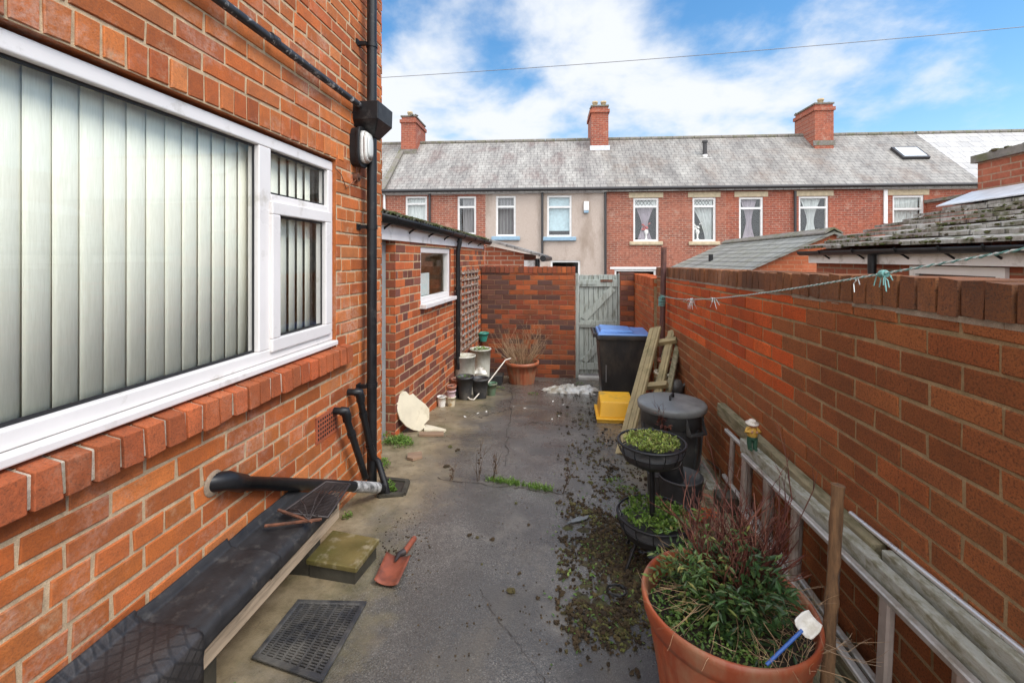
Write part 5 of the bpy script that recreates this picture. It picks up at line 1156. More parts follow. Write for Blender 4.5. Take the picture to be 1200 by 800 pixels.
# ---- timber bench beam with black rubber covers
zt0 = CAMZ - 1.185; xb0, xb1 = XH + 0.03, -1.15; yb0, yb1 = .35, WX(398, 600, xb1).y
bn = thing('low_bench', 'low timber plank bench under black rubber sheets along the orange house wall', 'bench', (-1.25, 1.4, gz(1.4)))
mb = MB(); mb.box((xb1 - .045, yb0, zt0 - .125), (xb1, yb1, zt0)); smooth_bevel(mb.build('front_plank', 'oldwood', bn), .005)
mb = MB(); mb.box((xb0, yb0, zt0 - .035), (xb1 - .048, yb1 - .02, zt0)); mb.build('seat_plank', 'oldwood', bn)
for y in (.5, 1.35, 2.02): mb = MB(); mb.box((xb0 + .03, y, gz(y) - .02), (xb1 - .07, y + .10, zt0 - .037)); mb.build('support', 'darkstone', bn)
def cover(name, y0, y1, lift, drop, mat, back=.045, sag=0.0, seed=1):
    r = random.Random(seed); prof = [(xb0 - .012, zt0 + back), (xb0 + .01, zt0 + .012), (xb0 + .05, zt0 + .006), (xb1 - .09, zt0 + .008), (xb1 - .035, zt0 + .010), (xb1 - .006, zt0 + .004), (xb1 + .008, zt0 - .012), (xb1 + .010, zt0 - drop)]
    mb = MB(); mb.smooth = True; ny = 60; vs_ = []; pf = []
    for (p_, q_) in zip(prof, prof[1:]):
        for k in range(4): pf.append((p_[0] + (q_[0] - p_[0]) * k / 4, p_[1] + (q_[1] - p_[1]) * k / 4))
    prof = pf + [prof[-1]]
    for i in range(ny + 1):
        y = y0 + (y1 - y0) * i / ny
        for k, (x, z) in enumerate(prof): vs_.append((x + (lift * .6 if k > 20 else 0) + .004 * mnoise.noise(Vector((y * 7, k * .2, seed + 9))), y + (r.uniform(-.004, .004) if i in (0, ny) else 0), z + lift + .006 * mnoise.noise(Vector((y * 3, k * .10, seed))) + .004 * max(0, mnoise.noise(Vector((y * 9 + k * .25, k * .1 - y * 3, seed + 3)))) + .0008 * mnoise.noise(Vector((y * 26, k * .5, seed)))))
    n = len(prof); mb.add(vs_, [(i * n + k, (i + 1) * n + k, (i + 1) * n + k + 1, i * n + k + 1) for i in range(ny) for k in range(n - 1)])
    o = mb.build(name, mat, bn); o.modifiers.new('t', 'SOLIDIFY').thickness = .005; return o
def net_mat():
    t = NT('netted_black_plastic'); p0 = t.coord(); wv = t.n('ShaderNodeVectorMath', operation='SCALE'); t.put(wv.inputs[0], t.noise(7, 3, .5, None, 0, True)); wv.inputs['Scale'].default_value = .022; av = t.n('ShaderNodeVectorMath', operation='ADD'); t.put(av.inputs[0], p0); t.put(av.inputs[1], wv.outputs[0]); s = t.sep(av.outputs[0])
    u = t.math('SINE', t.math('MULTIPLY', t.math('ADD', s[1], t.math('ADD', s[0], s[2])), 62)); v = t.math('SINE', t.math('MULTIPLY', t.math('SUBTRACT', s[1], t.math('ADD', s[0], s[2])), 62))
    h = t.math('MAXIMUM', t.math('ABSOLUTE', u), t.math('ABSOLUTE', v)); n = t.noise(9, 5, .6)
    c = t.mix(t.ramp(h, [(.93, 0.0), (.985, 0.75)]), t.ramp(n, [(.35, (0.022, 0.019, 0.019)), (.7, (0.055, 0.049, 0.046))]), (0.015, 0.014, 0.014))
    t.bsdf(c, .5, t.bump(t.math('ADD', t.math('MULTIPLY', t.ramp(h, [(.86, 0.0), (.98, 1.0)]), .06), t.math('MULTIPLY', n, 1.6)), .5, .014)); return t.m
M['netted'] = net_mat()
ya, yb_ = WX(224, 745, xb1).y, WX(318, 665, xb1).y
cover('rubber_sheet', yb_ - .02, yb1 - .05, .002, .050, 'felt', seed=2); cover('rubber_sheet', ya - .01, yb_ + .02, .018, .050, 'felt', seed=3); cover('netted_sheet', yb0 - .1, ya + .015, .030, .155, 'netted', seed=4)
mb = MB(); mb.bbox_bar((xb1 + .022, ya - .01, zt0 + .02), (xb1 + .022, ya - .01, zt0 - .17), .035, .008, up=X3); mb.build('strap', 'felt', bn)

# ---- broken wire rack on the bench
P0 = Vector((xb1 - .10, yb1 - .25, zt0 + .045)); NR = Vector((.12, -.18, 1)).normalized()
wr = thing('wire_rack', 'rusty broken wire rack lying on the far end of the black covered bench', 'wire rack', P0)
qa, qb, qc, qd = [Wplane(x, y, P0, NR) for x, y in ((331, 600), (382, 564), (410, 567), (384, 606))]
M['rackdark'] = simple('sooty_wire', (0.035, 0.026, 0.024), .55, .4, 20, .2)
mb = MB(); B = lambda u, v: qa.lerp(qb, u).lerp(qd.lerp(qc, u), v)
for i in range(27): mb.tube([B(i / 26, 0), B(i / 26, .5) + NR * .004, B(i / 26, 1)], .0022, 4)
for i in range(9): mb.tube([B(0, i / 8), B(1, i / 8)], .0022, 4)
mb.tube([B(0, 0), B(1, 0), B(1, 1), B(0, 1), B(0, 0)], .006, 6); mb.build('grid', 'rackdark', wr)
hub = Wplane(362, 609, P0 + NR * .03, NR)
for (x, y) in ((338, 596), (352, 585), (378, 570), (393, 567), (372, 604)): e = Wplane(x, y, P0 + NR * .02, NR); mb = MB(); mb.tube([hub, hub.lerp(e, .5) + NR * .022, e], .0028, 5); mb.build('bent_wire', 'rackdark', wr)
for a, b in (((326, 597), (366, 611)), ((310, 616), (377, 608))): p, q = Wplane(*a, P0 + NR * .012, NR), Wplane(*b, P0 + NR * .03, NR); mb = MB(); mb.bbox_bar(p, q, .011, .007, NR); mb.build('bar', 'rust', wr)

# ---- mossy slab block beside the bench
hb = .092; T_ = [WG(x, y, hb) for x, y in ((358, 654), (390, 621.5), (445, 631.5), (417.5, 664))]; zt_b = gz(2.1) + hb
sb = thing('mossy_block', 'yellow green mossy slab on a dark base beside the bench', 'stone block', G(T_[0].x + .15, 2.15))
mb = MB(); t4 = [Vector((p.x, p.y, zt_b)) for p in T_]; mb.hexa([p - Z3 * .026 for p in t4] + t4); smooth_bevel(mb.build('top_slab', 'mossstone', sb), .006, 3)
mb = MB(); ctr = sum(t4, Vector()) / 4; q4 = [ctr + (p - ctr) * .90 for p in t4]; mb.hexa([Vector((p.x, p.y, gz(p.y) - .02)) for p in q4] + [p - Z3 * .0265 for p in q4]); mb.build('base', 'darkstone', sb)

# ---- rusty shovel
sv4 = [WG(x, y, .012) for x, y in ((438.5, 684), (466, 689), (481, 656), (453, 651.5))]
sh = thing('shovel', 'rusty red shovel blade with a stub of handle lying on the tarmac', 'shovel', G(sv4[0].x + .1, sv4[0].y + .1))
M['redrust'] = simple('red_rusted_steel', (0.23, 0.060, 0.030), .6, .3, 12, .3, 60, dirt=(0.12, 0.04, 0.025), dirt_amt=.5, dscale=10)
mb = MB(); mb.smooth = True; nu, nv = 8, 6; vs_ = []
for j in range(nv + 1):
    for i in range(nu + 1):
        u, v = i / nu, j / nv; p = sv4[0].lerp(sv4[1], u).lerp(sv4[3].lerp(sv4[2], u), v); vs_.append(p + Z3 * (.016 * (abs(u - .5) * 2) ** 2.5 + .006 + .014 * max(0, v - .7)))
mb.add(vs_, [(j * (nu + 1) + i, j * (nu + 1) + i + 1, (j + 1) * (nu + 1) + i + 1, (j + 1) * (nu + 1) + i) for j in range(nv) for i in range(nu)])
o = mb.build('blade', 'redrust', sh); o.modifiers.new('t', 'SOLIDIFY').thickness = .003
hA = sv4[3].lerp(sv4[2], .5) + Z3 * .018; hM = WG(472, 649, .03); hB = WG(485.5, 630.5, .03)
mb = MB(); mb.smooth = True; mb.tube([hA.lerp(sv4[0].lerp(sv4[1], .5), .25) + Z3 * .006, hA, hM.lerp(hB, .15)], [.006, .014, .016], 10); mb.build('socket', 'rackdark', sh)
mb = MB(); mb.smooth = True; mb.tube([hM.lerp(hB, .1), hB], .0145, 10); mb.build('handle', 'redrust', sh)

# ---- slotted black mat
m4 = [WG(x, y, .012) for x, y in ((300, 768), (376, 795), (426, 707), (350, 705))]
mt = thing('slotted_mat', 'black slotted plastic mat lying on the ground by the bench', 'mat', G(m4[0].x + .15, m4[0].y + .1))
def mB(u, v): return m4[0].lerp(m4[1], u).lerp(m4[3].lerp(m4[2], u), v)
du = (m4[1] - m4[0]).normalized(); dv = (m4[3] - m4[0]).normalized(); mb = MB()
NU, NV = 8, 28
for i in range(NU + 1): mb.bbox_bar(mB(i / NU, 0), mB(i / NU, 1), .009, .008)
mb.build('long_bars', 'blackr', mt); mb = MB()
for j in range(NV + 1): mb.bbox_bar(mB(0, j / NV) - Z3 * .0012, mB(1, j / NV) - Z3 * .0012, .0058, .006)
mb.build('cross_bars', 'blackr', mt)
mb = MB(); c4 = [mB(0, 0), mB(1, 0), mB(1, 1), mB(0, 1)]
for a, b in zip(c4, c4[1:] + c4[:1]): mb.bbox_bar(a - (b - a).normalized() * .008, b + (b - a).normalized() * .008, .022, .013, bev=.3)
mb.build('rim', 'blackr', mt)

# ---- drain gully with weeds, weeds at the wall foot
g4 = [WG(x, y) for x, y in ((444, 583), (473, 581), (478, 566), (449, 563))]
gl = thing('drain_gully', 'small square drain gully full of weeds under the waste pipes', 'drain', g4[0].lerp(g4[2], .5))
mb = MB(); mb.add([p + Z3 * .010 for p in g4], [(0, 1, 2, 3)]); mb.build('mud', 'soil', gl)
mb = MB()
for a, b in zip(g4, g4[1:] + g4[:1]): mb.bbox_bar(a + Z3 * .008, b + Z3 * .008, .03, .03)
mb.build('rim', 'darkstone', gl)
rng = random.Random(77)
def weed(name, label, c, rx, ry, h, n, mat='weed', l=.03, w=.016, cat='weeds'):
    mb = MB(); K = max(2, int(n / 70))
    for _ in range(K):
        a_ = rng.uniform(0, 6.283); q_ = rng.random() ** .5; f_ = rng.uniform(.25, .5); cc = Vector(c) + Vector((math.cos(a_) * q_ * rx, math.sin(a_) * q_ * ry, 0)); cc.z = c.z + gz(cc.y) - gz(c.y)
        leaves(mb, cc, rx * f_, ry * f_, h * rng.uniform(.4, 1.2), int(n / K), l, w, rng, .5)
    o = mb.build(name, mat, None, c); return tag(o, label, cat)
cg = g4[0].lerp(g4[2], .45); weed('gully_weed', 'bright green weeds growing in the drain gully', cg + Z3 * .01, .06, .05, .04, 260, l=.016, w=.010)
c1_ = WG(461, 519); weed('wall_weed', 'clump of bright weeds at the outbuilding corner by the door frame', c1_, .15, .12, .06, 1100, l=.017, w=.011)
c2_ = WG(444, 552); weed('pipe_weed', 'thin strip of weeds behind the black drainpipe foot', c2_, .05, .16, .05, 300, l=.016, w=.010)
c3_ = WG(268, 708) ; weed('bench_weed', 'tiny green weed poking from under the bench plank', Vector((xb1 + .012, WX(266, 720, xb1).y, gz(1.6))), .03, .05, .035, 40, l=.014, w=.009)
c4_ = WG(404, 606); weed('bench_end_weed', 'small green weed at the far end of the bench', c4_, .03, .05, .04, 60, l=.014, w=.009)
# grass along the crack and dead stalks
mb = MB()
for i in range(26):
    t_ = i / 25; px = 574 + 74 * t_; py = 562 + 13 * t_ + rng.uniform(-1.5, 1.5); c = WG(px, py); k = 1.0 if (px < 612 or 622 < px < 645) else .3
    blades(mb, c, .03, .02, int(16 * k), .045, .0022, rng); leaves(mb, c, .03, .02, .02, int(9 * k), .018, .009, rng)
tag(mb.build('crack_grass', 'weed'), 'line of green grass sprouting from the crack across the tarmac', 'grass', kind='stuff')
for px, py, hpx, lean, lb in ((561, 563, 44, .05, 'tallest dead brown stalk in the tarmac crack, just short of the green grass'), (579, 563, 38, .1, 'thin dead stalk rising from the start of the green grass line'), (660, 578, 40, .25, 'bent dead stalk in the crack between the green grass and the plant stand'), (528, 563, 17, .2, 'stubby dead stalk standing apart on the tarmac near the broken board')):
    p = WG(px, py); h_ = hpx * zc_of(p) / FP; mb = MB()
    for _ in range(3): twig(mb, p + Vector((rng.uniform(-.012, .012), rng.uniform(-.012, .012), 0)), (lean + rng.uniform(-.1, .1), rng.uniform(-.1, .1), 1), h_ * rng.uniform(.7, 1.0), .0035, rng, 2, .3, 4)
    for _ in range(16): mb.blob(p + Vector((lean * h_ * .4, 0, h_ * rng.uniform(.2, .85))) + Vector((rng.uniform(-.012, .012), rng.uniform(-.012, .012), 0)), rng.uniform(.004, .009), rng)
    tag(mb.build('dead_stalk', 'drybrown'), lb, 'dead stalk', 'dead stalks along the crack')

# ---- pots in the corner by the outbuilding
def base_at(px, py): return WG(px, py)
p = base_at(517.5, 476); pot('white_cup', 'small white plastic cup at the foot of the outbuilding wall', p, .052, .040, .118, 'cupwhite', 'cup', True, .003, lh=.012)
p = base_at(529, 475.5); pb = pot('cream_pot', 'stained cream pot carrying a pink pot, next to the white cup', p, .050, .038, .11, 'beige', soil=False, lip=.003, lh=.012)
pot('pink_pot', 'faded pink pot nested in the stained cream pot', p + Z3 * .082, .050, .040, .10, 'pink', soil=False, lip=.004, lh=.015)
pot('terracotta_pot', 'little terracotta pot topping the pink pot', p + Z3 * .152, .052, .042, .085, 'terra_d', lip=.006, lh=.03)
p = base_at(531, 466); p.x += .03; pot('dark_small_pot', 'small dark pot tucked behind the nested pots', p, .055, .045, .17, 'blackr', lip=.004); pot('terracotta_pot', 'small terracotta pot stood on the dark pot by the grey bucket', p + Z3 * .16, .055, .044, .085, 'terra_d', lip=.007, lh=.03)
p = base_at(545, 467.5); pot('black_pot', 'tall black plant pot in front of the grey bucket', p, .104, .072, .285, 'blackr'); pA = p
mb = MB(); leaves(mb, p + Z3 * .25, .08, .08, .05, 60, .025, .012, rng); tag(mb.build('pot_weeds', 'midleaf', None), 'dull green weeds in the tall black pot before the grey bucket', 'weeds')
p = base_at(562.5, 466); pot('black_pot', 'black plant pot between the tall black pot and the green pot', p, .108, .078, .25, 'blackr')
p = base_at(576, 463); pot('green_pot', 'small dull green pot next to the black plant pots', p, .068, .05, .16, 'greenpot')
p = base_at(544.5, 460.5); pot('grey_bucket', 'tall grubby white bucket standing under the outbuilding downpipe', p, .140, .125, .50, 'dirtywhite', 'bucket', True, .006, lh=.02)
p = base_at(563, 451); pot('white_bucket', 'white bucket with weeds on top in the far corner by the trellis', p, .150, .125, .53, 'dirtywhite', 'bucket', True, .006, lh=.02)
mb = MB(); leaves(mb, p + Z3 * .49, .12, .12, .05, 200, .035, .016, rng, .2); tag(mb.build('bucket_weeds', 'weed'), 'bright green weeds filling the white bucket', 'weeds')
p = base_at(578, 450); mb = MB(); bt = thing('black_trough', 'low black trough behind the small green pot', 'trough', p); mb.hexa([(p.x - .13, p.y - .08, p.z), (p.x + .13, p.y - .08, p.z), (p.x + .13, p.y + .08, p.z), (p.x - .13, p.y + .08, p.z), (p.x - .15, p.y - .1, p.z + .15), (p.x + .15, p.y - .1, p.z + .15), (p.x + .15, p.y + .1, p.z + .15), (p.x - .15, p.y + .1, p.z + .15)]); smooth_bevel(mb.build('trough_body', 'blackr', bt), .01)
mb = MB(); mb.box((p.x - .14, p.y - .09, p.z + .148), (p.x + .14, p.y + .09, p.z + .153)); mb.build('soil', 'soil', bt)
# white rag and hose
p = base_at(564, 459); mb = MB(); rg_ = random.Random(9); mb.smooth = True
def crumple(mb, c, lx, ly, h, nx, ny, seed, ang=0.0):
    vs_ = []; ca, sa = math.cos(ang), math.sin(ang)
    for j in range(ny + 1):
        for i in range(nx + 1):
            u, v = i / nx * 2 - 1, j / ny * 2 - 1; e = max(0, 1 - (abs(u) ** 3 + abs(v) ** 3) * .9); q = Vector((u * lx * 3, v * ly * 3, seed))
            nz = mnoise.noise(q * 2.2) * .5 + mnoise.noise(q * 5.5) * .35 + mnoise.noise(q * 12) * .2
            x = u * lx * (1 + .25 * mnoise.noise(Vector((v * 3, seed, 1)))) + .05 * nz; y = v * ly * (1 + .3 * mnoise.noise(Vector((u * 3, seed, 2)))) + .04 * mnoise.noise(q * 7 + Vector((9, 0, 0)))
            vs_.append((c.x + x * ca - y * sa, c.y + x * sa + y * ca, c.z + .006 + max(0, h * e * (.75 + nz))))
    mb.add(vs_, [(j * (nx + 1) + i, j * (nx + 1) + i + 1, (j + 1) * (nx + 1) + i + 1, (j + 1) * (nx + 1) + i) for j in range(ny) for i in range(nx)])
tp = NT('crumpled_white_plastic'); bb = tp.bsdf(tp.ramp(tp.noise(6, 6, .7), [(.36, (0.30, 0.24, 0.15)), (.50, (0.58, 0.55, 0.48)), (.66, (0.74, 0.73, 0.69))]), .3, tp.bump(tp.noise(30, 4, .6), .4, .01)); M['polythene'] = tp.m
crumple(mb, Vector((p.x, p.y - .05, p.z + .26)), .10, .07, .10, 14, 10, 3); tag(mb.build('white_rag', 'polythene'), 'crumpled white rag stuffed between bucket and black pot', 'rag')
hp = [(596, 418, .0), (588, 424, .0), (575, 441, .0), (563, 456, .0), (553, 465.5, .0)]
q0 = WG(555, 468.5, .012); q1 = Wz(596, 418, zc_of(q0) + .75); M['hosewhite'] = simple('white_hose', (0.62, 0.56, 0.48), .5, .1)
mb = MB(); mb.smooth = True; mb.tube([q0 + Vector((-.10, .05, .03)), q0 + Vector((-.04, 0, .004)), q0 + Z3 * .004, q0.lerp(q1, .25) - Z3 * .01, q0.lerp(q1, .6), q1.lerp(q0, .10) + Z3 * .01, q1 + Vector((.03, 0, -.02))], .0085, 8)
mb.tube([q0 + Vector((-.02, .01, .005)), q0 + Vector((-.13, .05, .02)), q0 + Vector((-.17, .09, .10)), q0 + Vector((-.16, .12, .2))], .004, 6); tag(mb.build('white_hose', 'hosewhite'), 'white hose looping up from the ground past the black pots', 'hose')
# teal wall pot on the trellis
p = WY(565.5, 394, YE - .09); pot('teal_pot', 'teal half pot hanging high in the corner beside the trellis', Vector((p.x + .012, YE - .10, p.z - .075)), .085, .055, .14, 'tealpot', lip=.008)
# trellis
ta = OB(541, 330, .02); tb = OB(560, 330, .02); tz1 = OB(548, 316, .02).z; tz0 = OB(545, 410, .02).z
tr = thing('trellis', 'grey brown square lattice trellis fixed on the outbuilding wall', 'trellis', (OPV.x, OPV.y, tz0)); tr.rotation_euler.z = -PHI; tyA, tyB = ta.y, min(tb.y, YE - .08)
for i in range(6): y = tyA + (tyB - tyA) * i / 5; mb = MB(); mb.box((XO + .006, y - .014, tz0), (XO + .018, y + .014, tz1)); mb.build('upright', 'trellis', tr)
for k in range(12): z = tz0 + .04 + (tz1 - tz0 - .08) * k / 11; mb = MB(); mb.box((XO + .0185, tyA - .02, z - .014), (XO + .030, tyB + .02, z + .014)); mb.build('crosspiece', 'trellis', tr)
# terracotta planter with dry twigs
p = base_at(611.5, 448.5); pl = pot('ribbed_planter', 'ribbed terracotta planter of dry straw twigs before the end wall', p, .232, .175, .33, 'terra', 'planter', True, .025, (24, .035, 0, 2), n=96, lh=.05)
mb = MB(); rng = random.Random(15)
for _ in range(120):
    a = rng.uniform(0, 6.283); q = rng.random() ** .5 * .15; d = Vector((math.cos(a) * rng.uniform(.15, 1.0), math.sin(a) * rng.uniform(.15, 1.0), rng.uniform(.7, 1.2))); twig(mb, (p.x + math.cos(a) * q, p.y + math.sin(a) * q, p.z + .28), d, rng.uniform(.26, .46), .0038, rng, 2, .22, 3)
tag(mb.build('dry_shrub', 'drytwig'), 'dead straw coloured twiggy shrub in the ribbed terracotta planter', 'shrub')
# ---- broken cream board against the outbuilding corner, with shards
B0 = WG(486, 507); NBd = Vector((.85, -.50, .22)).normalized()
poly = [(472, 458), (468, 463), (464.5, 472), (466, 482), (469, 491), (476, 499), (484, 503.5), (492, 505), (498, 501), (497, 497), (503, 491), (503, 479), (498, 473), (490, 467), (484, 461), (480, 463), (476, 458.5)]
pts = [Wplane(x, y, B0, NBd) for x, y in poly]; U_ = Vector((.8, .6, 0)); U_ = (U_ - NBd * U_.dot(NBd)).normalized(); V_ = NBd.cross(U_)
mb = MB(); mb.prism([((q - B0).dot(U_), (q - B0).dot(V_)) for q in pts], B0, U_, V_, -NBd, .014); tag(mb.build('broken_board', 'board'), 'broken cream board leaning on the outbuilding corner', 'board')
for pl_, mat, lb, nm in (([(497, 499), (506, 500.5), (523, 505), (520, 507), (497, 506)], 'board', 'long cream shard lying at the foot of the broken board', 'board_shard'), ([(491, 508), (520, 507.5), (520, 511), (491, 511.5)], 'brownpiece', 'flat brown tile piece lying in front of the broken board', 'tile_piece'), ([(478, 533), (494, 531), (495, 537), (484, 540), (477, 538)], 'brownpiece', 'flat brown stone lying alone beyond the weed clump', 'flat_stone')):
    mb = MB(); P = [WG(x, y, .004) for x, y in pl_]; n = len(P); mb.add(P + [q + Z3 * .018 for q in P], [tuple(range(n)), tuple(range(n, 2 * n))] + [(i, (i + 1) % n, n + (i + 1) % n, n + i) for i in range(n)]); tag(mb.build(nm, mat), lb, 'shard')
# ---- crumpled plastic by the gate
p = WG(668, 459); mb = MB(); mb.smooth = True; crumple(mb, p, .35, .13, .10, 46, 24, 7, .05); tag(mb.build('plastic_sheet', 'polythene'), 'heap of crumpled white polythene on the ground by the gate', 'plastic sheet')

# ---- wheelie bin
zcb = 5.40; bl_ = Wz(701, 400, zcb); bx0 = bl_.x; bw_, bd_ = .585, .54; by0 = bl_.y; bz = gz(by0 + .2); bh = CAMZ - (391 - HOR) / FP * zcb - bz
wb = thing('wheelie_bin', 'tall black wheelie bin with a blue lid near the gate', 'wheelie bin', (bx0 + bw_ / 2, by0 + bd_ / 2, bz))
mb = MB(); tI = .055
mb.hexa([(bx0 + tI, by0 + .04, bz), (bx0 + bw_ - tI, by0 + .04, bz), (bx0 + bw_ - tI, by0 + bd_ - .04, bz), (bx0 + tI, by0 + bd_ - .04, bz), (bx0, by0, bz + bh - .05), (bx0 + bw_, by0, bz + bh - .05), (bx0 + bw_, by0 + bd_, bz + bh - .05), (bx0, by0 + bd_, bz + bh - .05)])
body = smooth_bevel(mb.build('body', 'binblack', wb), .03, 4)
mb = MB(); mb.box((bx0 - .02, by0 - .022, bz + bh - .075), (bx0 + bw_ + .02, by0 + bd_ + .022, bz + bh - .02)); smooth_bevel(mb.build('rim', 'binblack', body), .012, 3)
mb = MB(); x0, x1, y0, y1, z0 = bx0 - .01, bx0 + bw_ + .035, by0 - .03, by0 + bd_ + .03, bz + bh - .018
mb.hexa([(x0, y0, z0), (x1, y0, z0), (x1, y1, z0), (x0, y1, z0), (x0 + .015, y0 + .015, z0 + .03), (x1 - .015, y0 + .015, z0 + .022), (x1 - .015, y1 - .015, z0 + .022), (x0 + .015, y1 - .015, z0 + .03)])
mb.hexa([(x0 + .03, y0 + .06, z0 + .028), (x0 + .44, y0 + .09, z0 + .028), (x0 + .44, y1 - .09, z0 + .028), (x0 + .03, y1 - .06, z0 + .028), (x0 + .05, y0 + .10, z0 + .062), (x0 + .40, y0 + .13, z0 + .05), (x0 + .40, y1 - .13, z0 + .05), (x0 + .05, y1 - .10, z0 + .062)])
smooth_bevel(mb.build('lid', 'binblue', wb), .012, 3)
mb = MB(); mb.tube([(x0 - .035, y0 + .02, z0 + .004), (x0 - .035, y1 - .02, z0 + .004)], .017, 10)
for y in (y0 + .06, y1 - .08): mb.box((x0 - .05, y, z0 - .03), (x0 + .03, y + .03, z0 + .015))
mb.build('handle', 'binblack', body)
for y in (by0 + .02, by0 + bd_ - .07): mb = MB(); mb.tube([(bx0 + .13, y, bz + .08), (bx0 + .13, y + .05, bz + .08)], .085, 20); mb.build('wheel', 'blackp', wb)
mb = MB(); mb.box((bx0 + .088, by0 + .016, bz + .28), (bx0 + .10, by0 + .03, bz + bh - .2)); mb.build('scuffed_rib', simple('scuffed_plastic', (0.16, 0.155, 0.15), .5), body)
# ---- yellow step box
p = WG(718, 496); zz_ = zc_of(p); xL = Wz(699, 496, zz_).x; xRr = Wz(748, 496, zz_).x; yy_ = p.y; z0 = gz(yy_)
yb2 = thing('yellow_box', 'bright yellow upturned plastic box in front of the wheelie bin', 'box', (p.x, yy_ + .12, z0))
xL2, yB2, H2 = xL + .045, yy_ + .40, .215
mb = MB(); mb.box((xL, yy_ - .01, z0 + .025), (xRr, yB2 + .04, z0 + .048)); mb.hexa([(xL + .03, yy_ + .015, z0 + .045), (xRr - .02, yy_ + .015, z0 + .045), (xRr - .02, yB2, z0 + .045), (xL + .03, yB2, z0 + .045), (xL2, yy_ + .06, z0 + H2 - .02), (xRr - .045, yy_ + .06, z0 + H2 - .02), (xRr - .045, yB2 - .03, z0 + H2), (xL2, yB2 - .03, z0 + H2)])
smooth_bevel(mb.build('shell', 'yellow', yb2), .012, 3)
mb = MB(); mb.box((xL + .008, yy_ - .004, z0), (xRr - .008, yB2 + .03, z0 + .0245)); mb.build('lip', simple('shadowed_ochre_plastic', (0.50, 0.28, 0.03), .5), yb2)
# ---- timber pallet leaning on the pole
b0 = WG(729, 532); b1 = Wz(768, 384, 4.75)
dk = thing('wooden_pallet', 'grooved decking pallet leaning beside the wheelie bin', 'pallet', b0)
ax_ = (b1 - b0).normalized(); nrm_ = Vector((-.55, -.55, .62)); nrm_ = (nrm_ - ax_ * nrm_.dot(ax_)).normalized(); sd_ = ax_.cross(nrm_)
if sd_.x < 0: sd_ = -sd_
for k, (off, back) in enumerate(((0, 0), (.17, -.075))):
    for i in range(5 if k == 0 else 3):
        mb = MB(); w = .022; c = sd_ * (off - .048 + i * .025) + nrm_ * (back + (0.0 if i % 2 else -.003)); mb.bbox_bar(b0 + c, b1 + c, w, .026, nrm_); mb.build('slat', 'deckwood', dk)
for f in (.12, .5, .88): c = b0.lerp(b1, f) - nrm_ * .05; mb = MB(); mb.bbox_bar(c - sd_ * .05, c + sd_ * .235, .05, .045, nrm_); mb.build('batten', 'deckwood', dk)
for o_, b_ in ((.22, -.115), (.10, -.115)):
    mb = MB(); c = sd_ * o_ + nrm_ * b_; mb.bbox_bar(b0.lerp(b1, .1) + c, b0.lerp(b1, .98) + c, .05, .022, nrm_); mb.build('rear_slat', 'greywood', dk)
# ---- washing line pole and line
pb_ = Wz(776.5, 385, 4.88); ptop = Wz(778, 290, 4.88); pfoot = Vector((pb_.x - .02, pb_.y, gz(pb_.y)))
mb = MB(); mb.smooth = True; mb.tube([pfoot - Z3 * .05, pfoot.lerp(ptop, .5), ptop], .029, 14); pol = tag(mb.build('washing_line_pole', 'poleiron', None, pfoot), 'slim rusty brown clothes line pole behind the leaning pallet', 'pole')
rl = thing('washing_line', 'teal and white clothes line tied to the brown pole and sagging along the wall', 'clothes line', Wz(775, 350, 4.82))
A = Wz(777, 347, 4.82); Bq = Wz(1200, 285, .90); C_ = Bq + (Bq - A) * .12 + Z3 * .01
pts = []
for i in range(90):
    t_ = i / 89; p = A.lerp(C_, t_); p.z -= .075 * 4 * t_ * (1 - t_) * (1.15 - .5 * t_); pts.append(p)
def twist(r, ph, k, mat, nm, s=0, e=None):
    mb = MB(); q = []; P = pts[s:e]
    for i in range(len(P) - 1):
        for f in (0, .25, .5, .75):
            p = P[i].lerp(P[i + 1], f); L_ = (p - C_).length; a = L_ * k + ph; q.append(p + Vector((.7 * math.cos(a), .2 * math.cos(a), math.sin(a))) * r)
    mb.tube(q, r * 1.02, 5); return mb.build(nm, mat, rl)
twist(.0021, 0, 160, 'teal', 'teal_strand'); twist(.0021, 3.14, 160, 'ropewhite', 'white_strand')
rng = random.Random(6)
for (px, py, zc_, n, L_) in ((776, 352, 4.8, 26, .10), (823, 357, 3.6, 22, .10), (850, 356, 3.0, 8, .08), (1042, 325, 1.34, 9, .055), (1014, 332, 1.45, 2, .045)):
    mb = MB(); c = min(pts, key=lambda q: abs(zc_of(q) - zc_))
    for _ in range(n):
        d = Vector((rng.uniform(-.5, .5), rng.uniform(-1, 1), rng.uniform(-.8, .35))); mb.tube([c + Vector((rng.uniform(-.008, .008), rng.uniform(-.03, .03), rng.uniform(-.006, .006))), c + d * L_ * .4 + Vector((0, 0, rng.uniform(-.01, .01))), c + d * L_ * rng.uniform(.5, 1.1) - Z3 * .02], .0011 if n > 10 else .0016, 4)
    if n > 20 or n == 9:
        for k in range(4): mb.tube(ring_pts(c + Vector((0, (k - 1.5) * .006, 0)), .0085 if n == 9 else .007, 12, Matrix.Rotation(rad(90 + rng.uniform(-25, 25)), 3, 'X')), .0028, 5)
    mb.build('frayed_knot', 'teal' if px in (776, 1042) else 'ropewhite', rl)
mb = MB(); ck = Wz(775.5, 352, 4.88)
for k in range(7): mb.tube(ring_pts(Vector((ck.x, ck.y, ck.z - .05 + k * .014)), .033, 16, Matrix.Rotation(rad(rng.uniform(-12, 12)), 3, 'X')), .0045, 5)
mb.build('knot_binding', 'teal', rl)

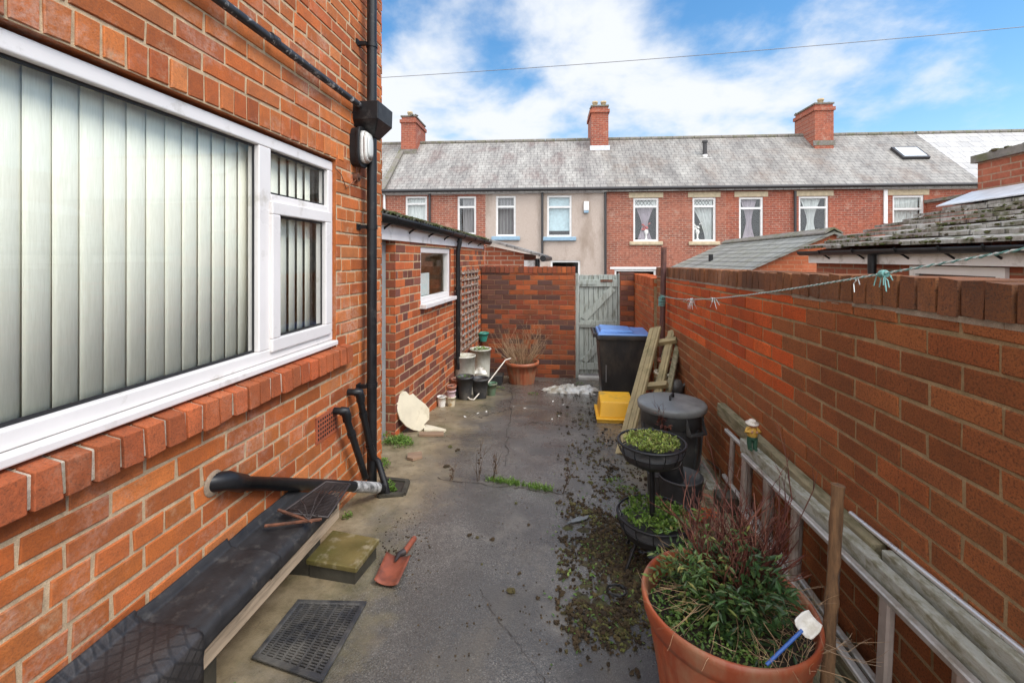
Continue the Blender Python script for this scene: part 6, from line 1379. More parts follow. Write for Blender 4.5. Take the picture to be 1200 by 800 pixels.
# ---- dustbin
dz_ = 3.36; dp = Wz(787, 400, dz_); dp.z = gz(dp.y); dh = CAMZ - (472 - HOR) / FP * dz_ - dp.z; R_ = .225
db = thing('dustbin', 'grey black plastic dustbin with a flat round lid against the long wall', 'dustbin', dp)
mb = MB(); mb.lathe([(R_ * .80, 0), (R_ * .86, dh * .3), (R_ * .93, dh * .72), (R_ * .94, dh * .74), (R_ * .98, dh * .745), (R_ * 1.0, dh)], dp, 56); body = mb.build('body', 'dustgrey', db)
for k in range(12):
    a = 2 * math.pi * k / 12 + .2; ca, sa = math.cos(a), math.sin(a); mb = MB(); mb.bbox_bar((dp.x + ca * R_ * .82, dp.y + sa * R_ * .82, dp.z + .02), (dp.x + ca * R_ * .945, dp.y + sa * R_ * .945, dp.z + dh * .73), .018, .018, Vector((ca, sa, 0))); mb.build('rib', 'dustgrey', body)
for a in (-1.05, 2.1):
    ca, sa = math.cos(a), math.sin(a); c = Vector((dp.x + ca * R_ * .99, dp.y + sa * R_ * .99, dp.z + dh * .70)); tdir = Vector((-sa, ca, 0)); out = Vector((ca, sa, 0)); mb = MB()
    mb.bbox_bar(c - tdir * .07 + out * .025, c + tdir * .07 + out * .025, .03, .014); mb.prism([(0, 0), (.045, 0), (0, .12)], c - tdir * .075, out, Z3, tdir, .008); mb.prism([(0, 0), (.045, 0), (0, .12)], c + tdir * .067, out, Z3, tdir, .008); mb.build('side_handle', 'dustgrey', body)
mb = MB(); mb.lathe([(R_ * 1.06, dh - .035), (R_ * 1.08, dh - .03), (R_ * 1.09, dh), (R_ * 1.06, dh + .012), (R_ * .95, dh + .016), (R_ * .6, dh + .026), (R_ * .25, dh + .032), (.0005, dh + .034)], dp, 56); ld = mb.build('lid', 'lidgrey', db)
mb = MB(); c = dp + Z3 * (dh + .03); mb.tube([c + Vector((-.02, -.045, -.004)), c + Vector((-.018, -.04, .028)), c + Vector((.01, .0, .04)), c + Vector((.02, .035, .028)), c + Vector((.02, .045, -.004))], .009, 8); mb.build('lid_handle', 'blackp', ld)
mb = MB(); rng = random.Random(12); c = dp + Vector((-.11, -.20, dh - .07))
for _ in range(9): twig(mb, c + Vector((rng.uniform(-.02, .02), 0, rng.uniform(-.05, .02))), (rng.uniform(-.25, .25), rng.uniform(-.3, .1), 1), rng.uniform(.08, .2), .002, rng, 1, .35, 3)
for _ in range(40): mb.leaf(c + Vector((rng.uniform(-.03, .05), rng.uniform(-.03, .01), rng.uniform(-.05, .06))), (rng.uniform(-1, 1), rng.uniform(-1, .2), rng.uniform(-1, .5)), .035, .018, rng)
tag(mb.build('withered_plant', 'redtwig'), 'withered reddish stem leaning on the dustbin lid', 'dead plant')
# ---- black ribbed buckets, red saucer
def ribbed(name, label, c, r, h, cat='bucket', tilt=None):
    t_ = thing(name, label, cat, c); pr = []
    k = 11
    for i in range(k): z = h * i / k; pr += [(r * (.93 + .07 * i / k), z), (r * (.95 + .07 * i / k), z + h / k * .5)]
    pr += [(r * 1.05, h), (r * 1.05, h + .008), (r * .98, h + .008), (r * .93, h * .4), (.0005, h * .38)]
    mb = MB(); mb.lathe(pr, c, 40, tilt=tilt); mb.build('shell', 'blackr', t_); return t_
cb = Wz(797.5, 560, 2.84); cb.z = gz(cb.y); ribbed('ribbed_bucket', 'black ribbed bucket in front of the dustbin', cb, .128, .185)
tl = Matrix.Rotation(rad(-14), 3, 'Y') @ Matrix.Rotation(rad(10), 3, 'X'); ribbed('ribbed_bucket', 'smaller black ribbed bucket tilted inside the larger ribbed bucket', cb + Vector((-.035, .07, .135)), .082, .12, tilt=tl)
c = Wz(776, 575, 2.86); c.z = gz(c.y); ribbed('ribbed_bucket', 'half hidden black ribbed bucket next to the plant stand pole', c + Vector((0.0, .10, 0)), .075, .15)
c = WG(818, 596, .03); mb = MB(); mb.lathe([(.0005, .0), (.10, .002), (.125, .03), (.13, .03), (.115, -.004)], c, 30, tilt=Matrix.Rotation(rad(9), 3, 'X')); sa_ = tag(mb.build('red_saucer', 'terra', None, c), 'red terracotta saucer on the ground in front of the ribbed buckets', 'saucer')
mb = MB(); rng = random.Random(2); c = WG(829, 602, .09); 
for _ in range(7): mb.leaf(c + Vector((rng.uniform(-.03, .03), rng.uniform(-.03, .03), rng.uniform(-.01, .03))), (rng.uniform(-1, 1), rng.uniform(-1, .3), rng.uniform(-.2, .7)), .06, .045, rng)
tag(mb.build('orange_leaf', leaf_mat('orange_dead_leaf', (0.50, 0.09, 0.03), (0.58, 0.14, 0.05), (.45, .08, .03), .5, .3)), 'bright orange dead leaves by the red saucer', 'leaves')
# ---- pots behind the dustbin
bs = Wz(793, 450, 4.35); bs.z = gz(bs.y); bs.x = min(bs.x, 0.93); hs_ = CAMZ - (449 - HOR) / FP * 4.35 - bs.z
mb = MB(); rng = random.Random(8)
for k in range(int(hs_ / .07)):
    for i in range(2):
        mb.bc = (rng.random(), rng.random(), 0); z = bs.z + k * .07; x, y = bs.x + rng.uniform(-.008, .008), bs.y + rng.uniform(-.008, .008)
        if k % 2: mb.box((x - .108, y - .105 + i * .11, z), (x + .108, y - .003 + i * .11, z + .066))
        else: mb.box((x - .105 + i * .11, y - .108, z), (x - .003 + i * .11, y + .108, z + .066))
tb_ = smooth_bevel(mb.build('brick_stack', 'brick_sill'), .004); tag(tb_, 'stack of loose red bricks behind the dustbin', 'bricks'); ztop_s = bs.z + int(hs_ / .07) * .07 - .003
pot('patterned_pot', 'pale patterned plant pot on the brick stack behind the dustbin', Vector((bs.x - .01, bs.y + .02, ztop_s)), .092, .065, .125, 'beige', lip=.008)
c = Vector((bs.x + .055, bs.y - .125, bs.z)); wc_top = ztop_s - .02
wc = thing('watering_can', 'small black watering can at the brick stack behind the dustbin', 'watering can', c); pot_h = wc_top - bs.z
mb = MB(); mb.lathe([(.05, 0), (.05, pot_h - .03), (.07, pot_h - .02), (.078, pot_h + .05), (.055, pot_h + .10), (.02, pot_h + .11)], c, 24); mb.build('can_body', 'blackr', wc)
mb = MB(); q = c + Z3 * (pot_h + .05); mb.tube([q + Vector((.06, -.02, 0)), q + Vector((.11, -.04, .05))], [.016, .011], 8); mb.build('spout', 'blackr', wc)
c = WX(789, 432, .99); mb = MB(); c.z = gz(c.y); pot('tall_terracotta_pot', 'tall terracotta pot near the wall behind the pale patterned pot', Vector((.97, c.y + .15, gz(c.y))), .09, .075, CAMZ - (425 - HOR) / FP * zc_of(c) - gz(c.y), 'terra_d')
# pale batten on the ground along the wall foot
a_, b__ = WG(818, 541, .02), WG(856, 606, .02); mb = MB(); mb.bbox_bar(a_, b__ + (b__ - a_) * .35, .085, .03, bev=.1); tag(smooth_bevel(mb.build('pale_batten', 'flakywood'), .004), 'pale timber batten on the ground by the ribbed buckets', 'batten')
mb = MB(); mb.tube([a_ + Vector((.06, -.02, .03)), a_ + Vector((.08, -.25, .06)), a_ + Vector((.03, -.42, .05)), a_ + Vector((.07, -.5, .02))], .006, 6); tag(mb.build('old_cord', 'drybrown'), 'dark cord trailing over the pale batten', 'cord')

# ---- aluminium ladder on its side, timbers stacked behind it
ld = thing('ladder', 'dull aluminium extension ladder lying on its side along the brick wall', 'ladder', (.93, 1.8, gz(1.8)))
def lad(x, y, dz): return Vector((x, y, CAMZ - dz))
xtp, xbt = .945, .930
def zl(p): return p
top0 = WX(871, 533, xtp); top1 = WX(1137, 796, xtp); dt_ = (top1 - top0).normalized(); topE = top1 + dt_ * .55
low0 = WX(868, 590, xbt); lowd = WX(980, 753, xbt); lowA = WX(914, 660, xbt); ldir = (lowd - lowA).normalized(); low0 = lowA - ldir * (lowA.y - top0.y) / ldir.y * (1 if ldir.y < 0 else 1)
low0 = lowA + ldir * ((top0.y - lowA.y) / ldir.y); lowE = lowA + ldir * ((topE.y - lowA.y) / ldir.y)
for a, b in ((top0, topE), (low0, lowE)):
    mb = MB(); mb.bbox_bar(a, b, .026, .022, bev=.2); mb.bbox_bar(a - Z3 * .0135 + X3 * .010, b - Z3 * .0135 + X3 * .010, .005, .03); mb.build('rail', 'alu', ld)
Lr = (topE - top0).length; n_ = 9
for i in range(n_):
    f = (.03 + i * .275) / Lr
    if f > 1: break
    a, b = top0.lerp(topE, f), low0.lerp(lowE, f); mb = MB(); mb.bbox_bar(a, b, .044, .024, up=Vector((1, 0, 0)), bev=.25); mb.build('rung', 'rung', ld)
dxr = Vector((.05, .42, -.02)); r0, r1, q0_, q1_ = top0 + dxr, topE + Vector((.05, .0, -.02)), low0 + dxr, lowE + Vector((.05, 0, -.02))
for a, b in ((r0, r1), (q0_, q1_)): mb = MB(); mb.bbox_bar(a, b, .024, .022, bev=.2); mb.build('rear_rail', 'alu', ld)
Lr2 = (r1 - r0).length
for i in range(12):
    f = (.12 + i * .27) / Lr2
    if f > 1: break
    mb = MB(); mb.tube([r0.lerp(r1, f), q0_.lerp(q1_, f)], .0155, 10); mb.build('rear_rung', 'rung', ld)
def plank(name, label, a, b, w, h, mat, cat='timber'):
    mb = MB(); up = Z3; n = 12; a, b = Vector(a), Vector(b); rr = random.Random(int(a.x * 1000 + b.y * 500)); mb.bbox_bar(a, b, w, h, bev=.08); return tag(smooth_bevel(mb.build(name, mat), .003), label, cat, 'old timbers stacked along the wall')
pa_, pb2 = WX(845, 479, 1.025), WX(1030, 652, 1.035); plank('weathered_timber', 'longest green grey timber against the wall, reaching farthest toward the dustbin', pa_, pb2, .05, .085, 'greywood')
pa_, pb2 = WX(872, 521, .985), WX(1024, 664, .99); plank('weathered_timber', 'timber with flaking pale paint lying just above the ladder rail', pa_, pb2, .045, .075, 'flakywood')
pa_, pb2 = WX(1021, 660, .985), WX(1185, 817, .986); plank('weathered_timber', 'nearest outer timber with pale flaking paint beside the ladder', pa_, pb2 + (pb2 - pa_) * .15, .036, .06, 'flakywood')
pa_, pb2 = WX(1040, 655, 1.036), WX(1200, 787, 1.040); plank('weathered_timber', 'nearest inner timber under the bright steel rod', pa_, pb2 + (pb2 - pa_) * .25, .034, .06, 'flakywood')
ra, rb = WX(997, 601, 1.052), WX(1200, 764, 1.052); mb = MB(); mb.smooth = True; mb.tube([ra, rb + (rb - ra) * .4], .0085, 12); tag(mb.build('steel_rod', 'rod'), 'bright steel rod lying along the timbers by the wall', 'rod')
yA_, yB_ = lowA.y + .9, .35
for x, z, w, lb in ((.86, .055, .14, 'wide mossy plank on the ground under the ladder'), (1.0, .05, .10, 'narrow mossy plank on the ground against the wall foot')):
    plank('ground_plank', lb, (x, yA_, gz(yA_) + z - .01), (x - .03, yB_, gz(yB_) + z + .05), w, .045, 'greywood')
for y in (yA_ - .3, 1.0):
    mb = MB(); mb.box((.86, y, gz(y) - .02), (1.05, y + .10, CAMZ - 1.372)); smooth_bevel(tag(mb.build('prop_block', 'darkstone'), 'dark block propping the far part of the ladder off the ground' if y > 1.5 else 'dark block propping the near part of the ladder off the ground', 'block'), .006)
mb = MB(); rng = random.Random(19)
for _ in range(420): y = rng.uniform(.6, 2.9); mb.leaf((rng.uniform(.80, 1.04), y, gz(y) + rng.uniform(.075, .105)), (rng.uniform(-1, 1), rng.uniform(-1, 1), rng.uniform(-.2, .4)), .030, .013, rng)
tag(mb.build('leaf_litter', leaf_mat('wet_leaf_litter', (0.05, 0.045, 0.02), (0.11, 0.085, 0.045), (0.16, 0.13, 0.08), .7, .1)), 'dead leaves and moss caught among ladder and timbers', 'leaf litter', kind='stuff')
# ---- garden figurine on the ladder end
fc = WX(881.5, 529, xtp); fc.z += .012; fg = thing('garden_figurine', 'small garden figurine with white hat, yellow jacket and green trousers on the ladder', 'figurine', fc)
M['fig_y'] = simple('painted_yellow_jacket', (0.55, 0.33, 0.06), .5, .25, 60); M['fig_g'] = simple('painted_green_trousers', (0.03, 0.09, 0.055), .45, .25, 60); M['fig_w'] = simple('painted_white_hat', (0.66, 0.62, 0.54), .5, .15, 60, dirt=(.25, .18, .12), dirt_amt=.3, dscale=60); M['fig_s'] = simple('painted_skin', (0.45, 0.24, 0.16), .5, .15, 60)
s = .155
mb = MB(); mb.smooth = True
for sx in (-1, 1): mb.tube([fc + Vector((sx * .012, -.004, 0)), fc + Vector((sx * .014, 0, .03)), fc + Vector((sx * .012, 0, .062))], [.010, .0125, .015], 10); mb.tube([fc + Vector((sx * .012, -.022, .005)), fc + Vector((sx * .012, .006, .006))], [.007, .009], 8)
mb.lathe([(.02, 0), (.023, .012), (.019, .02)], fc + Z3 * .055, 14); mb.build('trousers', 'fig_g', fg)
mb = MB(); mb.lathe([(.022, 0), (.026, .012), (.025, .03), (.019, .045), (.009, .05)], fc + Z3 * .068, 16); mb.smooth = True
for sx in (-1, 1): mb.tube([fc + Vector((sx * .02, 0, .112)), fc + Vector((sx * .034, -.008, .092)), fc + Vector((sx * .014, -.028, .098))], [.009, .009, .007], 8)
mb.build('jacket', 'fig_y', fg)
mb = MB(); mb.blob(fc + Vector((0, -.002, .128)), .0165, random.Random(1), 1.1, 14, 9, jit=.03); mb.blob(fc + Vector((0, -.0185, .127)), .004, random.Random(1), 1, 8, 6, jit=0)
for sx in (-1, 1): mb.blob(fc + Vector((sx * .012, -.031, .100)), .006, random.Random(2), 1, 8, 6, jit=.05); mb.blob(fc + Vector((sx * .0165, 0, .128)), .004, random.Random(2), 1.3, 8, 6, jit=.0)
hd = mb.build('head', 'fig_s', fg)
mb = MB(); mb.lathe([(.032, 0), (.033, .003), (.019, .006), (.017, .018), (.010, .022), (.0005, .023)], fc + Vector((0, 0, .134)), 18, tilt=Matrix.Rotation(rad(8), 3, 'X')); mb.build('hat', 'fig_w', fg)
mb = MB()
for sx in (-1, 1): mb.blob(fc + Vector((sx * .0062, -.0172, .1315)), .0022, random.Random(1), 1, 8, 6, jit=0)
mb.build('eyes', 'gasket', hd)

# ---- two-tier plant stand
sz_ = 2.27; sc2 = Wz(763.5, 517, sz_); st = thing('plant_stand', 'two tier black wire plant stand of seedlings in front of the dustbin', 'plant stand', G(sc2.x, sc2.y)); zg_ = gz(sc2.y)
zt1 = CAMZ - (517 - HOR) / FP * sz_; zt2 = CAMZ - (604 - HOR) / FP * sz_
mb = MB(); mb.smooth = True; mb.tube([(sc2.x + .004, sc2.y, zt2 - .03), (sc2.x, sc2.y, zt1 - .05)], .0135, 12); mb.build('pole', 'blackp', st)
for z, r, dep, nm in ((zt1, .163, .085, 'upper_tray'), (zt2, .185, .10, 'lower_tray')):
    c = Vector((sc2.x + (0 if z == zt1 else .02), sc2.y + (0 if z == zt1 else .015), z)); mb = MB(); mb.smooth = True
    mb.tube(ring_pts(c, r), .006, 8, False); mb.tube(ring_pts(c - Z3 * dep * .55, r * .93), .0035, 6, False)
    for k in range(14): a = 6.283 * k / 14; v = Vector((math.cos(a), math.sin(a), 0)); mb.tube([c + v * r, c + v * r * .99 - Z3 * dep * .3, c + v * r * .85 - Z3 * dep * .85, c + v * r * .5 - Z3 * dep * 1.1], .0028, 5)
    tr_ = mb.build(nm, 'blackp', st)
    mb = MB(); mb.lathe([(r * .3, -dep * 1.12), (r * .6, -dep * 1.05), (r * .84, -dep * .75), (r * .90, -dep * .40), (r * .88, -dep * .34), (.0005, -dep * .22)], c - Z3 * .018, 30); mb.build('liner', 'felt', tr_)
for k in range(4): a = 6.283 * k / 4 + .6; v = Vector((math.cos(a), math.sin(a), 0)); mb = MB(); mb.tube([Vector((sc2.x, sc2.y, zt2 - .09)), Vector((sc2.x, sc2.y, zt2 - .10)) + v * .1, Vector((sc2.x, sc2.y, zg_ + .005)) + v * .17], .007, 8); mb.build('foot', 'blackp', st)
rng = random.Random(23)
c = Vector((sc2.x, sc2.y, zt1 - .02)); mb = MB()
for _ in range(420):
    a = rng.uniform(0, 6.283); q = math.sqrt(rng.random()) * .128; p = c + Vector((math.cos(a) * q, math.sin(a) * q, 0)); h_ = rng.uniform(.015, .05) * (1.1 - q * 3)
    mb.bc = (rng.random(), rng.random(), 0)
    for _k in range(3): mb.leaf(p + Z3 * h_ * rng.uniform(.5, 1.1), (rng.uniform(-1, 1), rng.uniform(-1, 1), rng.uniform(.2, 1.2)), .020, .009, rng)
tag(mb.build('seedlings', 'yellowgreen'), 'pale yellow green seedlings in the upper tray of the plant stand', 'seedlings')
c = Vector((sc2.x + .02, sc2.y + .015, zt2 - .03)); mb = MB()
for _ in range(380):
    a = rng.uniform(0, 6.283); q = math.sqrt(rng.random()) * .15; p = c + Vector((math.cos(a) * q, math.sin(a) * q, 0)); h_ = rng.uniform(.01, .05)
    for _k in range(3): mb.leaf(p + Z3 * h_, (rng.uniform(-1, 1), rng.uniform(-1, 1), rng.uniform(.1, 1.2)), .024, .011, rng)
tag(mb.build('seedlings', 'weed'), 'fresh green seedlings in the lower tray of the plant stand', 'seedlings')

# ---- big terracotta pot with shrub in the foreground
pz = 1.45; pc2 = Wz(851, 700, pz); zr_ = CAMZ - 1.08; zg_ = gz(pc2.y); Rr = .258; h_ = zr_ - zg_
bp = thing('big_planter', 'large round terracotta plastic planter with a rolled rim, nearest the camera', 'planter', (pc2.x, pc2.y, zg_)); bc_ = Vector((pc2.x, pc2.y, zg_))
mb = MB(); mb.lathe([(Rr * .72, 0), (Rr * .80, h_ * .4), (Rr * .90, h_ - .085), (Rr * .91, h_ - .075), (Rr * .96, h_ - .07), (Rr * .985, h_ - .05), (Rr * 1.005, h_ - .022), (Rr * 1.01, h_ - .010), (Rr * 1.0, h_ - .001), (Rr * .975, h_ + .002), (Rr * .95, h_ - .008), (Rr * .93, h_ - .03), (Rr * .90, h_ - .13)], bc_, 112, rib=(28, .03, 0, 2)); mb.build('pot_body', 'terra', bp)
mb = MB(); c = bc_ + Z3 * (h_ - .07); rng = random.Random(29); N_ = 30; rings_ = [[c + Z3 * .02]] 
vs_ = [c + Z3 * .03]
for k in range(1, 6):
    for i in range(N_): a = 6.283 * i / N_; r_ = Rr * .93 * k / 5; vs_.append(c + Vector((math.cos(a) * r_, math.sin(a) * r_, .03 * (1 - k / 5) + rng.uniform(-.008, .008))))
mb.add(vs_, [(0, 1 + i, 1 + (i + 1) % N_) for i in range(N_)] + [(1 + k * N_ + i, 1 + (k + 1) * N_ + i, 1 + (k + 1) * N_ + (i + 1) % N_, 1 + k * N_ + (i + 1) % N_) for k in range(4) for i in range(N_)]); mb.build('soil', 'soil', bp)
shb = thing('shrub', 'red stemmed shrub with dark green leaves growing in the big terracotta planter', 'shrub', c)
cS = Wz(852, 690, pz); cS.z = c.z + .02
mb = MB(); rng = random.Random(37); stems = []
for _ in range(150):
    a = rng.uniform(0, 6.283); q = rng.random() ** .5 * .095; b_ = cS + Vector((.04 + math.cos(a) * q, .07 + math.sin(a) * q, .04)); sp_ = rng.uniform(.05, .6)
    twig(mb, b_, (math.cos(a) * sp_ + .08, math.sin(a) * sp_, 1), rng.uniform(.12, .23), .0036, rng, 3, .42, 4)
for _ in range(14):
    b_ = cS + Vector((.06 + rng.uniform(-.12, .12), .08 + rng.uniform(-.08, .08), .03)); twig(mb, b_, (rng.uniform(-.3, .35), rng.uniform(-.1, .1), 1), rng.uniform(.24, .36), .0034, rng, 3, .26, 4)
mb.build('twigs', 'redtwig', shb)
def sprays(n, cx_, cy_, rx, ry, zlo, zhi, lmin, lmax, wmin, wmax, nm, mat, kk=7, droop=.0014):
    mb = MB()
    for _ in range(n):
        a = rng.uniform(0, 6.283); q = rng.random() ** .5; base = cS + Vector((cx_ + math.cos(a) * q * rx, cy_ + math.sin(a) * q * ry, rng.uniform(zlo, zhi) * (1.15 - q * .6)))
        d = Vector((math.cos(a) * rng.uniform(.2, 1) + rng.uniform(-.6, .6), math.sin(a) * rng.uniform(.2, 1) - .2 + rng.uniform(-.6, .6), rng.uniform(-.25, .9))).normalized()
        for k in range(rng.randint(3, kk)):
            p = base + d * k * .015 - Z3 * droop * k * k; sd = d.cross(Z3); sd = sd.normalized() if sd.length > .01 else X3
            for sg in (-1, 1):
                if rng.random() < .8: mb.leaf(p, d * rng.uniform(.3, 1) + sd * sg * rng.uniform(.4, 1.2) + Z3 * rng.uniform(-.7, .45), rng.uniform(lmin, lmax), rng.uniform(wmin, wmax), rng)
    mb.build(nm, mat, shb)
sprays(135, .02, -.015, .125, .11, .03, .22, .015, .048, .007, .016, 'foliage', 'darkleaf')
sprays(90, -.05, .05, .14, .12, .06, .29, .018, .036, .008, .013, 'pale_foliage', 'midleaf2', 6)
mb = MB()
for _ in range(46):
    a = rng.uniform(0, 6.283); q = rng.random() ** .5 * .13; twig(mb, cS + Vector((math.cos(a) * q, math.sin(a) * q - .03, .08)), (math.cos(a), math.sin(a) - .4, rng.uniform(-.6, .5)), rng.uniform(.1, .2), .0012, rng, 1, .35, 3)
mb.build('dry_stems', 'drytwig', shb)
mb = MB()
for _ in range(3400):
    a = rng.uniform(0, 6.283); q = (.3 + .66 * rng.random()) * Rr * .93
    if (math.cos(a + 0.35) > .55 and rng.random() < .85) or rng.random() < .2 + .2 * math.sin(a * 5): continue
    mb.leaf(c + Vector((math.cos(a) * q, math.sin(a) * q, rng.uniform(0, .05))), (rng.uniform(-1, 1), rng.uniform(-1, 1), rng.uniform(-.1, 1)), rng.uniform(.009, .018), rng.uniform(.007, .011), rng)
tag(mb.build('ground_cover', 'midleaf'), 'small leaved green ground cover spreading round the big planter soil', 'ground cover', kind='stuff')
mb = MB()
for _ in range(60):
    a = rng.uniform(-1.4, .3); q = Rr * rng.uniform(.6, .95); twig(mb, c + Vector((math.cos(a) * q, math.sin(a) * q, .01)), (rng.uniform(-1, 1), rng.uniform(-1, 1), rng.uniform(-.05, .4)), rng.uniform(.07, .16), .0013, rng, 1, .4, 3)
tag(mb.build('dry_straw', 'drytwig'), 'wisps of dry straw along the near edge of the big planter', 'straw', kind='stuff')
# toy spade
a_, b__ = Wz(908, 769, 1.22), Wz(940, 738, 1.24); ts = thing('toy_spade', 'white plastic toy spade with a blue handle stuck in the big planter', 'toy spade', a_)
M['blueplastic'] = simple('blue_plastic', (0.035, 0.11, 0.36), .4, .1)
mb = MB(); mb.smooth = True; mb.tube([a_ - (b__ - a_) * .3, a_.lerp(b__, .5), b__], .0045, 10); mb.build('handle', 'blueplastic', ts)
ax_ = (b__ - a_).normalized(); nb_ = Vector((-.35, -.75, .55)); nb_ = (nb_ - ax_ * nb_.dot(ax_)).normalized(); sd_ = ax_.cross(nb_)
mb = MB(); mb.smooth = True; vs_ = []; nu, nv = 10, 8
for j in range(nv + 1):
    v = j / nv; w = .024 * (min(1, .55 + v * 3) if v < .2 else 1 - .35 * max(0, v - .65) ** 1.3 * 3)
    for i in range(nu + 1): u = i / nu * 2 - 1; vs_.append(b__ - ax_ * .006 + ax_ * v * .055 + sd_ * u * w + nb_ * (.012 * u * u))
mb.add(vs_, [(j * (nu + 1) + i, j * (nu + 1) + i + 1, (j + 1) * (nu + 1) + i + 1, (j + 1) * (nu + 1) + i) for j in range(nv) for i in range(nu)]); o = mb.build('blade', 'cupwhite', ts); o.modifiers.new('t', 'SOLIDIFY').thickness = .003
# rough stake
t0_, t1_ = Wz(982.5, 568, 1.36), None; ft = Wz(966, 850, 1.36); kk = (t0_.z - gz(1.4)) / (t0_.z - ft.z); ft = t0_ + (ft - t0_) * kk
mb = MB(); mb.smooth = True; rng = random.Random(44); P = []; R2 = []
for i in range(22): f = i / 21; P.append(t0_.lerp(ft, f) + Vector((rng.uniform(-.0022, .0022), rng.uniform(-.0022, .0022), 0))); R2.append(.0165 + rng.uniform(-.0025, .0025) + .002 * math.sin(f * 19) + (.004 if i in (6, 13) else 0))
mb.tube(P, R2, 11); tag(mb.build('wooden_stake', 'stakewood', None, ft), 'rough brown wooden stake upright between planter and ladder', 'stake')

# ---- matted dirt under the moss
M['dirtmat'] = simple('matted_moss_and_dirt', (0.055, 0.040, 0.020), .95, .55, 40, 1.0, 130, tint=(0.062, 0.062, 0.018), dirt=(0.022, 0.017, 0.011), dirt_amt=.6, dscale=28)
mb = MB(); rng = random.Random(81); mb.smooth = True
for _ in range(85):
    px = rng.gauss(712, 24); py = rng.gauss(662, 36)
    if px < 662 or px > 770: continue
    p = WG(px, py); r_ = rng.uniform(.012, .045); vs_ = [p + Z3 * r_ * .22]; K = 13
    for kk_ in (.55, 1.0):
        for i in range(K): a = 6.283 * i / K; q_ = r_ * kk_ * rng.uniform(.6, 1.3); x, y = p.x + math.cos(a) * q_, p.y + math.sin(a) * q_; vs_.append(Vector((x, y, gz(y) + bumpz(x, y) + (r_ * .16 * rng.uniform(.6, 1.3) if kk_ < 1 else -.002))))
    mb.add(vs_, [(0, 1 + i, 1 + (i + 1) % K) for i in range(K)] + [(1 + i, 1 + K + i, 1 + K + (i + 1) % K, 1 + (i + 1) % K) for i in range(K)])
tag(mb.build('dirt_mat', 'dirtmat', None, (0, 0, 0)), 'matted dark moss and dirt on the tarmac beside the big planter', 'moss', kind='stuff')
# ---- fallen moss, grit and litter on the tarmac
M['mossb'] = leaf_mat('damp_brown_moss', (0.026, 0.018, 0.010), (0.062, 0.040, 0.018), (0.10, 0.105, 0.028), .95, 0.0)
mb = MB(); rng = random.Random(61); n = 0
while n < 3000:
    px = rng.gauss(712, 30); py = rng.gauss(662, 44) if rng.random() < .82 else rng.uniform(450, 760)
    if rng.random() < .25: px = rng.gauss(700, 30); py = rng.uniform(455, 610)
    if not (560 < px < 790 and 446 < py < 800): continue
    if px < 652 and rng.random() < .93: continue
    p = WG(px, py); k = mnoise.noise(Vector((p.x * 4, p.y * 4, 2)))
    if k < -.15 and rng.random() < .8: continue
    r_ = rng.uniform(.0035, .0105) * (1.0 + .9 * (rng.random() ** 6)); hue = min(1, max(0, rng.random() * .8 + .2 * (k > .2)))
    for _q in range(rng.randint(1, 4)):
        mb.bc = (min(1, max(0, hue + rng.uniform(-.15, .15))), rng.random(), 0); mb.blob(p + Vector((rng.uniform(-1, 1) * r_, rng.uniform(-1, 1) * r_, r_ * rng.uniform(.1, .9))), r_ * rng.uniform(.45, .9), rng, .75, 5, 4, jit=.5)
    n += 1
for _ in range(520):
    px, py = rng.uniform(480, 720), (rng.uniform(450, 790) if rng.random() < .5 else rng.uniform(448, 560)); p = WG(px, py); r_ = rng.uniform(.002, .0055); mb.bc = (rng.random() * .6, rng.random(), 0); mb.blob(p + Z3 * r_ * .2, r_, rng, .6, 5, 3)
for px, py, r_ in ((598, 692, .022), (551, 627, .014), (577, 632, .016), (608, 672, .012), (631, 702, .012), (565, 661, .008), (560, 630, .01), (620, 615, .009), (528, 524, .02), (536, 528, .02), (523, 547, .022), (604, 590, .012), (670, 738, .02), (682, 592, .018), (703, 598, .016)):
    mb.bc = (rng.random() * .5 + .4, rng.random() * .5, 0); c = WG(px, py)
    for _k in range(5): mb.blob(c + Vector((rng.uniform(-1, 1) * r_ * .6, rng.uniform(-1, 1) * r_ * .6, r_ * .3)), r_ * rng.uniform(.4, .7), rng, .7, 6, 4, jit=.4)
for _ in range(160): px, py = rng.uniform(440, 505), rng.uniform(600, 700); p = WG(px, py); r_ = rng.uniform(.002, .007); mb.bc = (rng.random() * .6, rng.random(), 0); mb.blob(p + Z3 * r_ * .2, r_, rng, .6, 5, 3)
tag(mb.build('fallen_moss', 'mossb', None, (0, 0, 0)), 'crumbs of fallen moss and soil scattered over the tarmac', 'moss', kind='stuff')
mb = MB(); rng = random.Random(63)
for _ in range(260):
    px, py = rng.gauss(708, 34), rng.gauss(660, 50)
    if py > 790 or px < 640: continue
    p = WG(px, py); mb.leaf(p + Z3 * rng.uniform(.004, .012), (rng.uniform(-1, 1), rng.uniform(-1, 1), rng.uniform(-.1, .5)), rng.uniform(.012, .03), rng.uniform(.006, .013), rng)
for px, py, n_ in ((735, 575, 60), (720, 565, 40), (742, 590, 40), (610, 448, 50), (625, 462, 60), (680, 450, 40), (585, 455, 40), (590, 436, 30), (640, 437, 40)): leaves(mb, WG(px, py), .07, .05, .02, n_, .02, .010, rng)
tag(mb.build('moss_sprigs', 'midleaf', None, (0, 0, 0)), 'green sprigs and moss on the ground around the stand and planter', 'moss', kind='stuff')
mb = MB(); rng = random.Random(65)
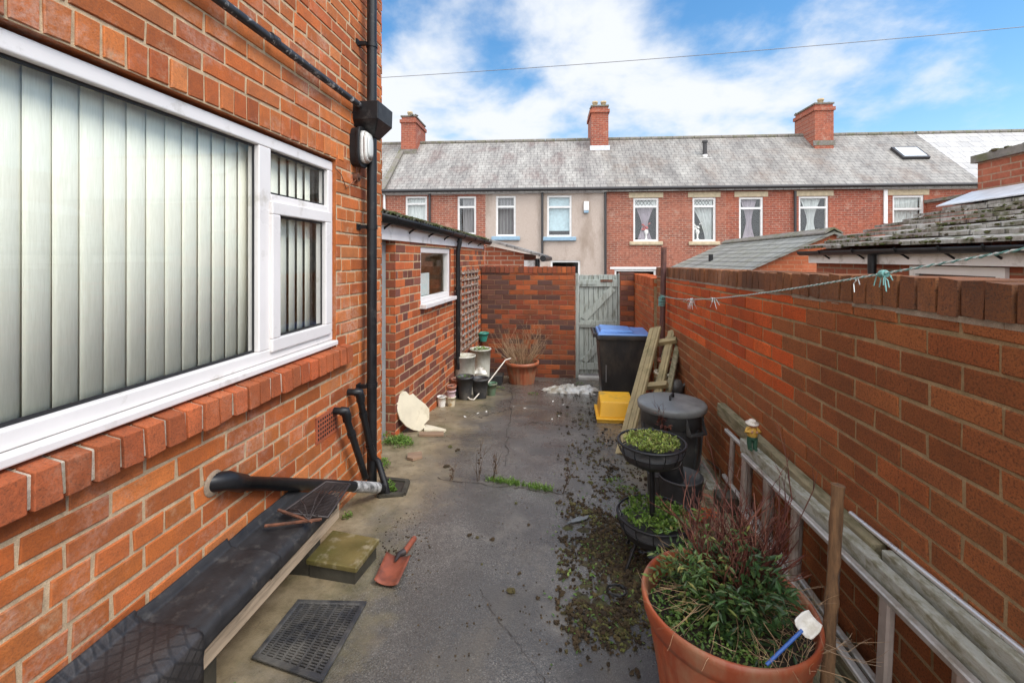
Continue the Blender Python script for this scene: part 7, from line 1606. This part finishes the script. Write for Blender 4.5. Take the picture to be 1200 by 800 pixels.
for px, py in ((660, 474), (648, 470), (647, 491), (634, 571), (615, 478), (560, 484), (570, 482), (602, 476), (655, 487), (545, 488)):
    p = WG(px, py, .003); w = rng.uniform(.010, .026); a = rng.uniform(0, 3); d = Vector((math.cos(a), math.sin(a), .05)); e = Vector((-math.sin(a), math.cos(a), 0)) * .5; mb.add([p - d * w, p + e * w, p + d * w + Z3 * .004, p - e * w], [(0, 1, 2, 3)])
tag(mb.build('paper_scraps', 'cupwhite', None, (0, 0, 0)), 'small white scraps of litter dotted over the far tarmac', 'litter', kind='stuff')
c = WG(676, 609, .012); mb = MB(); P = [WG(x, y, .008) for x, y in ((664, 613), (676, 606), (690, 604), (688, 608), (677, 611))]; mb.add(P + [q + Z3 * .004 for q in P], [(0, 1, 2, 3, 4), (9, 8, 7, 6, 5)] + [(i, (i + 1) % 5, 5 + (i + 1) % 5, 5 + i) for i in range(5)]); tag(mb.build('grey_shard', 'lidgrey'), 'curved grey plastic shard on the tarmac above the moss patch', 'shard')
mb = MB(); rng = random.Random(67); c0 = WG(718, 700, .015)
for k in range(1):
    c = c0 + Vector((.02, .02, .005)); mb.tube([c + Vector((math.cos(t * .5) * .04 * (1 + .2 * rng.random()), math.sin(t * .5) * .035, .008 + .012 * abs(math.sin(t * .9 + k)))) for t in range(64)], .0022, 5)
tag(mb.build('black_wire', 'blackp'), 'loops of thin black wire lying in the moss patch', 'wire')
# ---- hairline cracks
mb = MB(); rng = random.Random(69)
def crack(a, b, w=.004, seg=26):
    for i in range(seg):
        pass
    P = [];
    for i in range(seg + 1):
        f = i / seg; p = WG(a[0] + (b[0] - a[0]) * f + rng.uniform(-3, 3), a[1] + (b[1] - a[1]) * f + rng.uniform(-1.6, 1.6)); p.z = gz(p.y) + bumpz(p.x, p.y) + .0035; P.append(p)
    for p, q in zip(P, P[1:]):
        d = (q - p).normalized(); s_ = d.cross(Z3) * w * rng.uniform(.3, 1); mb.add([p - s_, p + s_, q + s_ * .8, q - s_ * .8], [(0, 1, 2, 3)])
crack((512, 561), (668, 580), .0045); crack((600, 455), (592, 545), .0035); crack((560, 690), (640, 800), .0014); crack((560, 490), (602, 478), .004); crack((618, 495), (665, 499), .005)
tag(mb.build('surface_cracks', 'soil', None, (0, 0, 0)), kind='structure')
